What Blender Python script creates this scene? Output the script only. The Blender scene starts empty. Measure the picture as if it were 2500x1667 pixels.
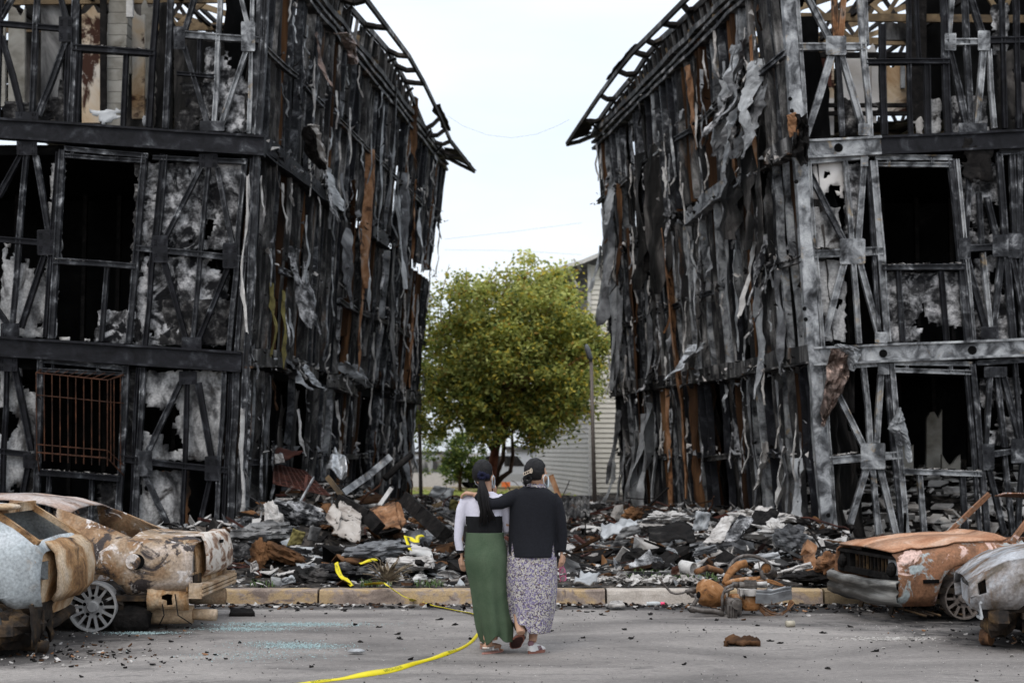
import bpy, bmesh, math, random
from mathutils import Vector, Matrix, noise
random.seed(7)
R = random.random
def U(a, b): return a + (b - a) * random.random()
scene = bpy.context.scene
C = scene.collection

# ------------------------------------------------------------------ camera
FPX = 3472.0
CAMH = 1.65
PITCH = math.atan(267.0 / FPX)
cam_d = bpy.data.cameras.new("camera")
cam_d.lens = 50.0; cam_d.sensor_width = 36.0; cam_d.clip_end = 2000; cam_d.clip_start = 0.1
cam_d.dof.use_dof = True; cam_d.dof.focus_distance = 12.4; cam_d.dof.aperture_fstop = 2.4
cam = bpy.data.objects.new("camera", cam_d); C.objects.link(cam)
cam.location = (0, 0, CAMH); cam.rotation_euler = (math.pi / 2 + PITCH, 0, 0)
scene.camera = cam

# ------------------------------------------------------------------ world: overcast
SUN_EL = math.radians(55); SUN_AZ = math.radians(200)
w = bpy.data.worlds.new("World"); scene.world = w; w.use_nodes = True
nt = w.node_tree; nt.nodes.clear()
def N(nt, t, **k):
    n = nt.nodes.new(t)
    for a, b in k.items(): setattr(n, a, b)
    return n
out = N(nt, 'ShaderNodeOutputWorld'); bg = N(nt, 'ShaderNodeBackground'); bg2 = N(nt, 'ShaderNodeBackground')
sky = N(nt, 'ShaderNodeTexSky', sky_type='NISHITA', sun_disc=False)
sky.sun_elevation = SUN_EL; sky.sun_rotation = SUN_AZ; sky.air_density = 1.0; sky.dust_density = 3.0
nt.links.new(sky.outputs[0], bg.inputs[0]); bg.inputs[1].default_value = 0.05
# cloud deck: even white cover, brighter overhead, faint streaks
tc = N(nt, 'ShaderNodeTexCoord'); sep = N(nt, 'ShaderNodeSeparateXYZ')
nt.links.new(tc.outputs['Generated'], sep.inputs[0])
mp = N(nt, 'ShaderNodeMapping'); mp.inputs['Scale'].default_value = (2.0, 2.0, 7.0)
nt.links.new(tc.outputs['Generated'], mp.inputs[0])
nz = N(nt, 'ShaderNodeTexNoise'); nz.inputs['Scale'].default_value = 1.6; nz.inputs['Detail'].default_value = 5
nt.links.new(mp.outputs[0], nz.inputs['Vector'])
rp = N(nt, 'ShaderNodeValToRGB')
rp.color_ramp.elements[0].position = 0.3; rp.color_ramp.elements[0].color = (0.74, 0.83, 0.93, 1)
rp.color_ramp.elements[1].position = 0.68; rp.color_ramp.elements[1].color = (0.93, 0.95, 0.98, 1)
nt.links.new(nz.outputs[0], rp.inputs[0]); nt.links.new(rp.outputs[0], bg2.inputs[0])
mr = N(nt, 'ShaderNodeMapRange'); mr.inputs[1].default_value = 0.0; mr.inputs[2].default_value = 1.0
mr.inputs[3].default_value = 0.84; mr.inputs[4].default_value = 1.5
nt.links.new(sep.outputs[2], mr.inputs[0]); nt.links.new(mr.outputs[0], bg2.inputs[1])
add = N(nt, 'ShaderNodeAddShader')
nt.links.new(bg.outputs[0], add.inputs[0]); nt.links.new(bg2.outputs[0], add.inputs[1])
nt.links.new(add.outputs[0], out.inputs[0])
sd = bpy.data.lights.new("sun", 'SUN'); sd.energy = 0.9; sd.angle = math.radians(25); sd.color = (1, 0.97, 0.93)
so = bpy.data.objects.new("sun", sd); C.objects.link(so)
so.rotation_euler = (math.radians(35), 0, math.radians(-20))
so.location = (0, 0, 30)
scene.view_settings.view_transform = 'Standard'; scene.view_settings.look = 'None'
scene.view_settings.exposure = 0.0; scene.view_settings.gamma = 1.0
try: scene.view_settings.use_curve_mapping = False
except Exception: pass
scene.render.engine = 'CYCLES'
scene.cycles.max_bounces = 5; scene.cycles.diffuse_bounces = 3; scene.cycles.transparent_max_bounces = 8

# ------------------------------------------------------------------ projection helpers (used to lay things out at their real distance)
cP, sP = math.cos(PITCH), math.sin(PITCH)
def W(px, py, Y):
    """world point seen at photo pixel (px,py) at ground distance Y"""
    a = (px - 1250.0) / FPX; b = -(py - 833.5) / FPX
    d = Vector((a, cP - b * sP, sP + b * cP)); k = Y / d.y
    return Vector((d.x * k, Y, CAMH + d.z * k))
def G(px, py, z=0.0):
    """point on the level z seen at the pixel"""
    a = (px - 1250.0) / FPX; b = -(py - 833.5) / FPX
    d = Vector((a, cP - b * sP, sP + b * cP)); k = (z - CAMH) / d.z
    return Vector((d.x * k, d.y * k, z))
def proj(p):
    x = p[0]; y = p[1]; z = p[2] - CAMH
    f = y * cP + z * sP; u = -y * sP + z * cP
    return 1250 + FPX * x / f, 833.5 - FPX * u / f

# ------------------------------------------------------------------ object helpers
ORG = {}
def tag(o, label=None, cat=None, group=None, kind=None):
    if label: o["label"] = label
    if cat: o["category"] = cat
    if group: o["group"] = group
    if kind: o["kind"] = kind
    return o
def empty(name, loc, label, cat, group=None, rz=0.0):
    o = bpy.data.objects.new(name, None); C.objects.link(o)
    o.location = loc; o.rotation_euler = (0, 0, rz); o.empty_display_size = 0.3
    o["_abs"] = 1 if rz == 0.0 else 0
    return tag(o, label, cat, group)
class MB:
    def __init__(s): s.v = []; s.f = []; s.m = []
    def add(s, vs, fs, m=0):
        b = len(s.v); s.v += [tuple(v) for v in vs]
        s.f += [tuple(b + i for i in f) for f in fs]; s.m += [m] * len(fs)
    def box(s, c, size, rot=None, m=0):
        x, y, z = [q / 2 for q in size]
        vs = [Vector((sx * x, sy * y, sz * z)) for sz in (-1, 1) for sy in (-1, 1) for sx in (-1, 1)]
        if rot is not None: vs = [rot @ v for v in vs]
        c = Vector(c)
        s.add([c + v for v in vs], [(0, 2, 3, 1), (4, 5, 7, 6), (0, 1, 5, 4), (2, 6, 7, 3), (0, 4, 6, 2), (1, 3, 7, 5)], m)
    def bar(s, p, q, wx, wy, m=0, up=Vector((0, 1, 0))):
        p = Vector(p); q = Vector(q); d = (q - p).normalized()
        if abs(d.dot(up)) > 0.95: up = Vector((1, 0, 0))
        a = d.cross(up).normalized() * wx / 2; b = a.cross(d).normalized() * wy / 2
        vs = [p - a - b, p + a - b, p + a + b, p - a + b, q - a - b, q + a - b, q + a + b, q - a + b]
        s.add(vs, [(0, 3, 2, 1), (4, 5, 6, 7), (0, 1, 5, 4), (1, 2, 6, 5), (2, 3, 7, 6), (3, 0, 4, 7)], m)
    def tube(s, pts, r, n=8, m=0, cap=True, flat=1.0):
        pts = [Vector(p) for p in pts]; k = len(pts)
        rr = r if isinstance(r, (list, tuple)) else [r] * k
        t0 = (pts[1] - pts[0]).normalized()
        up = Vector((0, 0, 1)) if abs(t0.z) < 0.9 else Vector((1, 0, 0))
        a = t0.cross(up).normalized(); vs = []
        for i in range(k):
            t = (pts[min(i + 1, k - 1)] - pts[max(i - 1, 0)]).normalized()
            a = (a - t * a.dot(t)).normalized(); b = t.cross(a)
            for j in range(n):
                th = 2 * math.pi * j / n
                vs.append(pts[i] + (a * math.cos(th) + b * math.sin(th) * flat) * rr[i])
        fs = []
        for i in range(k - 1):
            for j in range(n):
                j2 = (j + 1) % n
                fs.append((i * n + j, i * n + j2, (i + 1) * n + j2, (i + 1) * n + j))
        if cap: fs.append(tuple(range(n - 1, -1, -1))); fs.append(tuple((k - 1) * n + j for j in range(n)))
        s.add(vs, fs, m)
    def ell(s, c, r, nu=14, nv=9, rot=None, m=0, fn=None):
        c = Vector(c); vs = []; fs = []
        for i in range(nv + 1):
            ph = math.pi * i / nv
            for j in range(nu):
                th = 2 * math.pi * j / nu
                v = Vector((r[0] * math.sin(ph) * math.cos(th), r[1] * math.sin(ph) * math.sin(th), r[2] * math.cos(ph)))
                if fn: v = fn(v)
                if rot is not None: v = rot @ v
                vs.append(c + v)
        for i in range(nv):
            for j in range(nu):
                j2 = (j + 1) % nu
                fs.append((i * nu + j, (i + 1) * nu + j, (i + 1) * nu + j2, i * nu + j2))
        s.add(vs, fs, m)
    def rings(s, rs, n=24, m=0, cap=True, fold=None):
        """rs: list of (cx,cy,z,rx,ry)"""
        vs = []; fs = []
        for i, (cx, cy, z, rx, ry) in enumerate(rs):
            for j in range(n):
                th = 2 * math.pi * j / n; k = 1.0
                if fold: k += fold(th, i / (len(rs) - 1.0))
                vs.append((cx + rx * math.cos(th) * k, cy + ry * math.sin(th) * k, z))
        for i in range(len(rs) - 1):
            for j in range(n):
                j2 = (j + 1) % n
                fs.append((i * n + j, i * n + j2, (i + 1) * n + j2, (i + 1) * n + j))
        if cap: fs.append(tuple(range(n - 1, -1, -1))); fs.append(tuple((len(rs) - 1) * n + j for j in range(n)))
        s.add(vs, fs, m)
    def mesh(s, name):
        me = bpy.data.meshes.new(name); me.from_pydata(s.v, [], s.f); me.update(); return me
    def build(s, name, mat, parent=None, smooth=False, solid=0.0, label=None):
        me = s.mesh(name)
        mats = mat if isinstance(mat, (list, tuple)) else [mat]
        for q in mats: me.materials.append(q)
        if len(mats) > 1:
            me.polygons.foreach_set('material_index', s.m)
        if smooth: me.polygons.foreach_set('use_smooth', [True] * len(me.polygons))
        o = bpy.data.objects.new(name, me); C.objects.link(o)
        if parent is not None:
            o.parent = parent
            if parent.type == 'EMPTY' and parent.get("_abs"):
                o.matrix_parent_inverse = Matrix.Translation(-Vector(parent.location))
        if solid:
            md = o.modifiers.new('thickness', 'SOLIDIFY'); md.thickness = solid; md.offset = 0
        if label: o["label"] = label
        return o
def fuse(mb, name, mat, parent, voxel=0.012, smooth_it=2, post=None):
    """one continuous surface from overlapping closed shapes"""
    me = mb.mesh(name + '_src'); o = bpy.data.objects.new(name + '_src', me); C.objects.link(o)
    r = o.modifiers.new('r', 'REMESH'); r.mode = 'VOXEL'; r.voxel_size = voxel
    sm = o.modifiers.new('s', 'SMOOTH'); sm.iterations = smooth_it; sm.factor = 0.5
    dg = bpy.context.evaluated_depsgraph_get(); dg.update()
    nm = bpy.data.meshes.new_from_object(o.evaluated_get(dg)); nm.name = name
    bpy.data.objects.remove(o)
    nm.materials.clear()
    mats = mat if isinstance(mat, (list, tuple)) else [mat]
    for q in mats: nm.materials.append(q)
    nm.polygons.foreach_set('use_smooth', [True] * len(nm.polygons))
    if post: post(nm)
    o = bpy.data.objects.new(name, nm); C.objects.link(o); o.parent = parent
    if parent.type == 'EMPTY' and parent.get("_abs"):
        o.matrix_parent_inverse = Matrix.Translation(-Vector(parent.location))
    return o

# ------------------------------------------------------------------ materials
def mottle(name, stops, scale=3.0, detail=8.0, rough=0.7, metal=0.0, bump=0.3, stretch=(1, 1, 1), over=None, over2=None,
           fine=None, dist=0.6, bscale=None, alpha=None, nrough=0.62, spec=0.25):
    """procedural blotchy surface. stops: [(pos,(r,g,b))]; over: (colour, scale, lo, hi) second blotch layer"""
    m = bpy.data.materials.new(name); m.use_nodes = True; nt = m.node_tree
    b = nt.nodes['Principled BSDF']; L = nt.links.new
    tc = N(nt, 'ShaderNodeTexCoord'); oi = N(nt, 'ShaderNodeObjectInfo')
    ml = N(nt, 'ShaderNodeMath', operation='MULTIPLY'); L(oi.outputs['Random'], ml.inputs[0]); ml.inputs[1].default_value = 37.0
    cb = N(nt, 'ShaderNodeCombineXYZ')
    for i in range(3): L(ml.outputs[0], cb.inputs[i])
    mp = N(nt, 'ShaderNodeMapping'); mp.inputs['Scale'].default_value = stretch
    L(tc.outputs['Object'], mp.inputs[0])
    va = N(nt, 'ShaderNodeVectorMath', operation='ADD'); L(mp.outputs[0], va.inputs[0]); L(cb.outputs[0], va.inputs[1])
    n1 = N(nt, 'ShaderNodeTexNoise'); n1.inputs['Scale'].default_value = scale; n1.inputs['Detail'].default_value = detail
    n1.inputs['Roughness'].default_value = nrough; n1.inputs['Distortion'].default_value = dist
    L(va.outputs[0], n1.inputs['Vector'])
    rp = N(nt, 'ShaderNodeValToRGB'); cr = rp.color_ramp
    while len(cr.elements) < len(stops): cr.elements.new(0.5)
    for e, (p, c) in zip(cr.elements, stops): e.position = p; e.color = (c[0], c[1], c[2], 1)
    L(n1.outputs[0], rp.inputs[0]); col = rp.outputs[0]
    for k, ov in enumerate((over, over2)):
        if not ov: continue
        c, s, lo, hi = ov
        n2 = N(nt, 'ShaderNodeTexNoise'); n2.inputs['Scale'].default_value = s; n2.inputs['Detail'].default_value = 7
        n2.inputs['Roughness'].default_value = 0.65; n2.inputs['Distortion'].default_value = 0.8
        vb = N(nt, 'ShaderNodeVectorMath', operation='ADD'); L(va.outputs[0], vb.inputs[0]); vb.inputs[1].default_value = (11.3 + 5 * k, 4.1, 7.7 * (k + 1))
        L(vb.outputs[0], n2.inputs['Vector'])
        mr = N(nt, 'ShaderNodeMapRange'); mr.inputs[1].default_value = lo; mr.inputs[2].default_value = hi
        L(n2.outputs[0], mr.inputs[0])
        mx = N(nt, 'ShaderNodeMixRGB'); L(mr.outputs[0], mx.inputs[0]); L(col, mx.inputs[1]); mx.inputs[2].default_value = (*c, 1)
        col = mx.outputs[0]
    if fine:
        n3 = N(nt, 'ShaderNodeTexNoise'); n3.inputs['Scale'].default_value = fine[0]; n3.inputs['Detail'].default_value = 3
        L(tc.outputs['Object'], n3.inputs['Vector'])
        mr = N(nt, 'ShaderNodeMapRange'); mr.inputs[1].default_value = 0.3; mr.inputs[2].default_value = 0.7
        mr.inputs[3].default_value = 1 - fine[1]; mr.inputs[4].default_value = 1 + fine[1]; L(n3.outputs[0], mr.inputs[0])
        mx = N(nt, 'ShaderNodeMixRGB', blend_type='MULTIPLY'); mx.inputs[0].default_value = 1
        L(col, mx.inputs[1]); L(mr.outputs[0], mx.inputs[2]); col = mx.outputs[0]
    L(col, b.inputs['Base Color'])
    b.inputs['Roughness'].default_value = rough; b.inputs['Metallic'].default_value = metal
    b.inputs['Specular IOR Level'].default_value = spec
    if bump:
        bp = N(nt, 'ShaderNodeBump'); bp.inputs['Strength'].default_value = bump; bp.inputs['Distance'].default_value = 0.02
        n4 = N(nt, 'ShaderNodeTexNoise'); n4.inputs['Scale'].default_value = bscale or scale * 4; n4.inputs['Detail'].default_value = 6
        L(va.outputs[0], n4.inputs['Vector']); L(n4.outputs[0], bp.inputs['Height']); L(bp.outputs[0], b.inputs['Normal'])
    return m
SOOTY = 0.08
def plain(name, c, rough=0.6, metal=0.0, bump=0.1, var=0.12, scale=20):
    d = tuple(x * (1 - var) for x in c); l = tuple(min(1, x * (1 + var)) for x in c)
    return mottle(name, [(0.35, d), (0.65, l)], scale=scale, rough=rough, metal=metal, bump=bump)
K = (0.008, 0.008, 0.009)
M = {}
M['steel_black'] = mottle('sooted_steel', [(0.35, (0.005, 0.005, 0.006)), (0.55, (0.014, 0.014, 0.017)), (0.66, (0.045, 0.047, 0.052)), (0.74, (0.22, 0.225, 0.23))], 3.4, rough=0.62, metal=0.0, bump=0.25, fine=(60, 0.25), spec=0.15)
M['steel_dark'] = mottle('scorched_steel', [(0.32, (0.01, 0.01, 0.012)), (0.5, (0.03, 0.031, 0.034)), (0.6, (0.11, 0.112, 0.118)), (0.7, (0.4, 0.405, 0.41))], 4.0, rough=0.62, metal=0.05, bump=0.25, fine=(60, 0.25), spec=0.15)
M['steel_grey'] = mottle('bare_galvanised_steel', [(0.32, (0.012, 0.012, 0.013)), (0.43, (0.09, 0.092, 0.096)), (0.55, (0.3, 0.305, 0.31)), (0.7, (0.52, 0.525, 0.52))], 3.4, rough=0.48, metal=0.2, bump=0.2, over=((0.36, 0.25, 0.12), 3.0, 0.6, 0.74), fine=(70, 0.2))
M['steel_side'] = mottle('streaked_steel', [(0.3, (0.006, 0.006, 0.007)), (0.48, (0.03, 0.029, 0.029)), (0.57, (0.12, 0.115, 0.11)), (0.68, (0.38, 0.365, 0.35))], 3.0, rough=0.62, metal=0.05, bump=0.25, stretch=(1, 1, 0.35), over=((0.16, 0.08, 0.035), 1.2, 0.6, 0.75), fine=(60, 0.3), spec=0.15)
M['soot'] = mottle('soot_wall', [(0.35, (0.003, 0.003, 0.003)), (0.6, (0.008, 0.008, 0.008)), (0.8, (0.03, 0.028, 0.026))], 1.5, rough=0.95, bump=0.3, spec=0.06)
M['ash_panel'] = mottle('burnt_insulation', [(0.36, (0.008, 0.008, 0.009)), (0.44, (0.05, 0.049, 0.05)), (0.52, (0.22, 0.218, 0.22)), (0.6, (0.5, 0.49, 0.49)), (0.7, (0.68, 0.67, 0.66))], 4.5, detail=12, rough=0.9, bump=0.9, dist=.08, nrough=.68, fine=(50, 0.25), over=((0.006, 0.006, 0.007), 2.2, 0.52, 0.58))
M['ash_sheet'] = mottle('pale_scorched_membrane', [(0.34, (0.02, 0.02, 0.021)), (0.42, (0.12, 0.118, 0.118)), (0.5, (0.32, 0.315, 0.31)), (0.68, (0.5, 0.49, 0.48))], 2.0, detail=10, rough=0.9, bump=0.7, dist=.3, fine=(30, 0.3), over=((0.03, 0.026, 0.024), 1.8, 0.54, 0.64), stretch=(1.3, 1, .8))
M['gypsum'] = mottle('bare_gypsum', [(0.3, (0.46, 0.42, 0.38)), (0.6, (0.68, 0.65, 0.62))], 1.0, rough=0.9, bump=0.1)
M['ash_dark'] = mottle('dark_burnt_insulation', [(0.36, (0.006, 0.006, 0.007)), (0.5, (0.025, 0.024, 0.024)), (0.6, (0.11, 0.106, 0.103)), (0.7, (0.4, 0.38, 0.36))], 5, detail=12, rough=0.9, bump=0.9, dist=.3, nrough=.7, fine=(90, 0.15), spec=0.06)
M['ash_brown'] = mottle('scorched_panel', [(0.36, (0.02, 0.014, 0.01)), (0.5, (0.14, 0.065, 0.028)), (0.62, (0.3, 0.17, 0.08)), (0.74, (0.4, 0.36, 0.32))], 1.1, rough=0.85, bump=0.3, over=(K, 1.3, 0.5, 0.7))
M['board'] = mottle('charred_board', [(0.35, (0.006, 0.006, 0.006)), (0.5, (0.02, 0.019, 0.018)), (0.6, (0.07, 0.064, 0.06)), (0.72, (0.2, 0.185, 0.17))], 2.0, rough=0.8, bump=0.4, stretch=(1, 1, 0.3), spec=0.06)
M['board_brown'] = mottle('scorched_brown_board', [(0.33, (0.008, 0.006, 0.005)), (0.5, (0.05, 0.026, 0.014)), (0.63, (0.17, 0.085, 0.04)), (0.78, (0.33, 0.19, 0.1))], 1.0, rough=0.8, bump=0.3, stretch=(1.4, 1.4, 0.22), spec=0.06)
M['board_grey'] = mottle('scorched_grey_sheet', [(0.33, (0.012, 0.012, 0.013)), (0.46, (0.06, 0.058, 0.057)), (0.58, (0.2, 0.195, 0.19)), (0.7, (0.4, 0.39, 0.37))], 2.2, rough=0.55, metal=0.1, bump=0.25, stretch=(1, 1, 0.3))
M['sheet_pale'] = mottle('peeled_pale_sheet', [(0.3, (0.05, 0.05, 0.05)), (0.42, (0.22, 0.225, 0.23)), (0.6, (0.46, 0.47, 0.475)), (0.8, (0.62, 0.62, 0.61))], 1.6, rough=0.55, metal=0.1, bump=0.35)
M['sheet_grey'] = mottle('peeled_grey_sheet', [(0.3, (0.015, 0.015, 0.016)), (0.45, (0.1, 0.1, 0.104)), (0.6, (0.24, 0.245, 0.25)), (0.78, (0.42, 0.42, 0.41))], 2.0, rough=0.6, bump=0.4)
M['plaster'] = mottle('fallen_plaster', [(0.28, (0.12, 0.11, 0.1)), (0.45, (0.42, 0.4, 0.38)), (0.65, (0.62, 0.6, 0.57))], 3.0, rough=0.9, bump=0.4, over=((0.02, 0.018, 0.016), 3.5, 0.58, 0.72))
M['plaster_warm'] = mottle('smoke_stained_plaster', [(0.3, (0.36, 0.22, 0.11)), (0.45, (0.6, 0.46, 0.31)), (0.65, (0.66, 0.62, 0.56))], 0.9, rough=0.85, bump=0.15, over=((0.05, 0.02, 0.012), 0.8, 0.55, 0.6))
M['block'] = mottle('sooty_concrete_block', [(0.3, (0.14, 0.125, 0.1)), (0.55, (0.34, 0.32, 0.28)), (0.75, (0.44, 0.42, 0.38))], 2.0, rough=0.9, bump=0.3)
M['timber'] = mottle('scorched_truss_steel', [(0.3, (0.03, 0.025, 0.02)), (0.5, (0.16, 0.11, 0.06)), (0.68, (0.36, 0.26, 0.15))], 1.6, rough=0.7, bump=0.2)
M['roofdark'] = mottle('charred_eave', [(0.35, (0.008, 0.007, 0.007)), (0.55, (0.03, 0.026, 0.024)), (0.72, (0.1, 0.085, 0.07))], 2.5, rough=0.6, bump=0.3, spec=0.06)
M['rust_bar'] = mottle('rusty_bar', [(0.35, (0.012, 0.007, 0.005)), (0.6, (0.07, 0.028, 0.014)), (0.75, (0.17, 0.065, 0.028))], 6, rough=0.85, bump=0.2)
M['rust_red'] = mottle('dark_red_rust', [(0.35, (0.02, 0.008, 0.006)), (0.6, (0.075, 0.026, 0.018)), (0.75, (0.14, 0.06, 0.04))], 4, rough=0.85, bump=0.2)
M['rust_orange'] = mottle('orange_rust', [(0.34, (0.06, 0.028, 0.014)), (0.48, (0.22, 0.105, 0.048)), (0.6, (0.34, 0.185, 0.1)), (0.74, (0.36, 0.29, 0.24))], 3.5, rough=0.85, bump=0.35, over=((0.02, 0.015, 0.013), 2.4, 0.54, 0.66))
M['dirty_board'] = mottle('spotted_board', [(0.34, (0.16, 0.13, 0.11)), (0.45, (0.34, 0.3, 0.265)), (0.65, (0.46, 0.42, 0.38))], 4, detail=12, rough=0.9, bump=0.3, over=((0.04, 0.033, 0.028), 7, 0.57, 0.62), over2=((.62, .6, .56), 9, .62, .66))
M['olive'] = mottle('scorched_olive_cloth', [(0.3, (0.05, 0.04, 0.015)), (0.6, (0.2, 0.17, 0.06)), (0.8, (0.3, 0.26, 0.12))], 5, rough=0.9, bump=0.5)
M['foil'] = mottle('crumpled_foil', [(0.3, (0.1, 0.1, 0.1)), (0.5, (0.45, 0.46, 0.47)), (0.7, (0.75, 0.76, 0.77))], 6, rough=0.3, metal=0.6, bump=0.8)
M['foil_brown'] = mottle('scorched_foil', [(0.3, (0.03, 0.022, 0.018)), (0.5, (0.12, 0.085, 0.07)), (0.7, (0.42, 0.3, 0.25))], 4, rough=0.35, metal=0.4, bump=0.8)
M['white_ash'] = mottle('white_ash', [(0.34, (0.12, 0.11, 0.105)), (0.46, (0.36, 0.335, 0.31)), (0.66, (0.6, 0.57, 0.54))], 6, rough=0.9, bump=0.3, over=((0.03, 0.028, 0.026), 5, 0.6, 0.72))
M['char'] = mottle('char', [(0.3, (0.004, 0.004, 0.004)), (0.6, (0.018, 0.016, 0.015)), (0.8, (0.06, 0.055, 0.05))], 6, rough=0.75, bump=0.5, spec=0.06)
M['dirt'] = mottle('burnt_rubble_ground', [(0.34, (0.006, 0.006, 0.006)), (0.48, (0.03, 0.027, 0.025)), (0.6, (0.1, 0.085, 0.072)), (0.74, (0.34, 0.3, 0.27))], 3.2, detail=12, rough=0.95, bump=1.0, bscale=18, dist=1.0, spec=0.06)
# ------------------------------------------------------------------ ground
def sheet_grid(x0, x1, y0, y1, nx, ny, zf):
    b = MB(); vs = []; fs = []
    for j in range(ny + 1):
        for i in range(nx + 1):
            x = x0 + (x1 - x0) * i / nx; y = y0 + (y1 - y0) * j / ny
            vs.append((x, y, zf(x, y)))
    for j in range(ny):
        for i in range(nx):
            a = j * (nx + 1) + i; fs.append((a, a + 1, a + nx + 2, a + nx + 1))
    b.add(vs, fs); return b
def road_mat():
    m = bpy.data.materials.new('worn_asphalt'); m.use_nodes = True; nt = m.node_tree; b = nt.nodes['Principled BSDF']; L = nt.links.new
    tc = N(nt, 'ShaderNodeTexCoord')
    def noi(sc, det, rough=0.6, stretch=None, dist=0.0):
        n = N(nt, 'ShaderNodeTexNoise'); n.inputs['Scale'].default_value = sc; n.inputs['Detail'].default_value = det
        n.inputs['Roughness'].default_value = rough; n.inputs['Distortion'].default_value = dist
        if stretch:
            mp = N(nt, 'ShaderNodeMapping'); mp.inputs['Scale'].default_value = stretch; L(tc.outputs['Object'], mp.inputs[0]); L(mp.outputs[0], n.inputs[0])
        else: L(tc.outputs['Object'], n.inputs[0])
        return n.outputs[0]
    def ramp(v, st):
        r = N(nt, 'ShaderNodeValToRGB'); e = r.color_ramp.elements
        while len(e) < len(st): e.new(0.5)
        for q, (p, c) in zip(e, st): q.position = p; q.color = (*c, 1)
        L(v, r.inputs[0]); return r.outputs[0]
    def mix(a, c, f, bt='MIX'):
        x = N(nt, 'ShaderNodeMixRGB', blend_type=bt)
        for s, v in ((1, a), (2, c)):
            if isinstance(v, tuple): x.inputs[s].default_value = (*v, 1)
            else: L(v, x.inputs[s])
        if isinstance(f, float): x.inputs[0].default_value = f
        else: L(f, x.inputs[0])
        return x.outputs[0]
    c = ramp(noi(0.55, 6, 0.6, (0.7, 1.6, 1), 0.8), [(0.32, (0.13, 0.119, 0.112)), (0.5, (0.215, 0.197, 0.184)), (0.68, (0.31, 0.285, 0.264))])
    g = ramp(noi(160, 3, 0.7), [(0.33, (0.55, 0.55, 0.55)), (0.5, (1, 1, 1)), (0.7, (1.5, 1.48, 1.45))])
    c = mix(c, g, 0.8, 'MULTIPLY')
    g2 = ramp(noi(26, 6, 0.7, (0.7, 1.5, 1)), [(0.3, (0.62, 0.61, 0.6)), (0.5, (1, 1, 1)), (0.66, (1.22, 1.2, 1.18))])
    c = mix(c, g2, 0.9, 'MULTIPLY')
    st = ramp(noi(1.1, 8, 0.7, (0.6, 1.8, 1), 1.2), [(0.56, (0, 0, 0)), (0.7, (1, 1, 1))])
    c = mix(c, (0.05, 0.047, 0.046), mix((0, 0, 0), st, 0.7))
    # soot and oil around each burnt wreck
    for (cx, cy, rx, ry, k) in ((6.6, 14.2, 3.6, 1.9, 1.0), (3.2, 15.2, 2.4, 0.55, 0.9), (-4.4, 13.2, 1.7, 1.1, 0.85), (-4.4, 11.6, 1.3, 0.8, 0.8), (5.2, 12.6, 1.6, 1.0, 0.9), (-0.5, 15.25, 6, 0.28, 0.8)):
        mp = N(nt, 'ShaderNodeMapping', vector_type='POINT'); mp.inputs['Location'].default_value = (-cx / rx, -cy / ry, 0)
        mp.inputs['Scale'].default_value = (1 / rx, 1 / ry, 0); L(tc.outputs['Object'], mp.inputs[0])
        ln = N(nt, 'ShaderNodeVectorMath', operation='LENGTH'); L(mp.outputs[0], ln.inputs[0])
        nn = N(nt, 'ShaderNodeMath', operation='MULTIPLY_ADD'); L(noi(2.5, 8, 0.75, None, 1.0), nn.inputs[0]); nn.inputs[1].default_value = 1.6; nn.inputs[2].default_value = -0.8
        sm = N(nt, 'ShaderNodeMath', operation='ADD'); L(ln.outputs['Value'], sm.inputs[0]); L(nn.outputs[0], sm.inputs[1])
        mr = N(nt, 'ShaderNodeMapRange'); mr.inputs[1].default_value = 1.05; mr.inputs[2].default_value = 0.6; mr.inputs[3].default_value = 0; mr.inputs[4].default_value = k
        L(sm.outputs[0], mr.inputs[0]); c = mix(c, (0.022, 0.02, 0.02), mr.outputs[0])
    L(c, b.inputs['Base Color']); b.inputs['Roughness'].default_value = 0.85; b.inputs['Specular IOR Level'].default_value = 0.25
    bp = N(nt, 'ShaderNodeBump'); bp.inputs['Strength'].default_value = 0.5; bp.inputs['Distance'].default_value = 0.006
    L(noi(120, 4, 0.7), bp.inputs['Height']); L(bp.outputs[0], b.inputs['Normal'])
    return m
b = MB(); b.add([(-400, -60, 0), (400, -60, 0), (400, 1200, 0), (-400, 1200, 0)], [(0, 1, 2, 3)])
tag(b.build('road', road_mat()), kind='structure')
# wall planes at ground level, for the rubble
def wallL(Y): return -4.26 + (Y - 22) / 17.5 * 1.42
def wallR(Y): return 4.9 + (Y - 22) / 13.3 * (-2.19)
def ss(a, b, x):
    t = max(0, min(1, (x - a) / (b - a))); return t * t * (3 - 2 * t)
def HR(x, y):
    """height of the rubble"""
    dl = x - wallL(max(y, 22)); dr = wallR(max(y, 22)) - x
    fl = ss(17.4, 21.5, y) * (1 - ss(36, 41, y)); 
    hl = 1.12 * math.exp(-(max(dl, 0) / 1.9) ** 2) * fl if dl > -1.5 else 1.12 * fl * 0.8
    hr = 0.8 * math.exp(-(max(dr, 0) / 1.7) ** 2) * ss(18.2, 22.5, y) * (.45 + .55 * ss(-.2, 1.3, dr)) * (1 - ss(34, 39, y))
    hl *= .35 + .65 * ss(-.1, 1.1, dl)
    if dl < -0.2: hl = .3 * fl
    if dr < -0.2: hr = 0.26 * ss(19.5, 22.5, y) * max(0.4, 1 + 0.12 * dr)
    n = noise.fractal(Vector((x * 0.9, y * 0.9, 3.1)), 1.0, 2.0, 5)
    fd = 1 - .72 * ss(24.5, 33, y); hl *= fd; hr *= fd
    mid = 0.12 * ss(17, 20, y)
    h = max(hl, hr, mid * 0.6)
    return 0.145 + h * (.84 if x < .5 else .72) * (1 + 0.5 * n) + 0.09 * n * ss(16.2, 18, y) + 0.02 * noise.noise(Vector((x * 6, y * 6, 0)))
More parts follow.
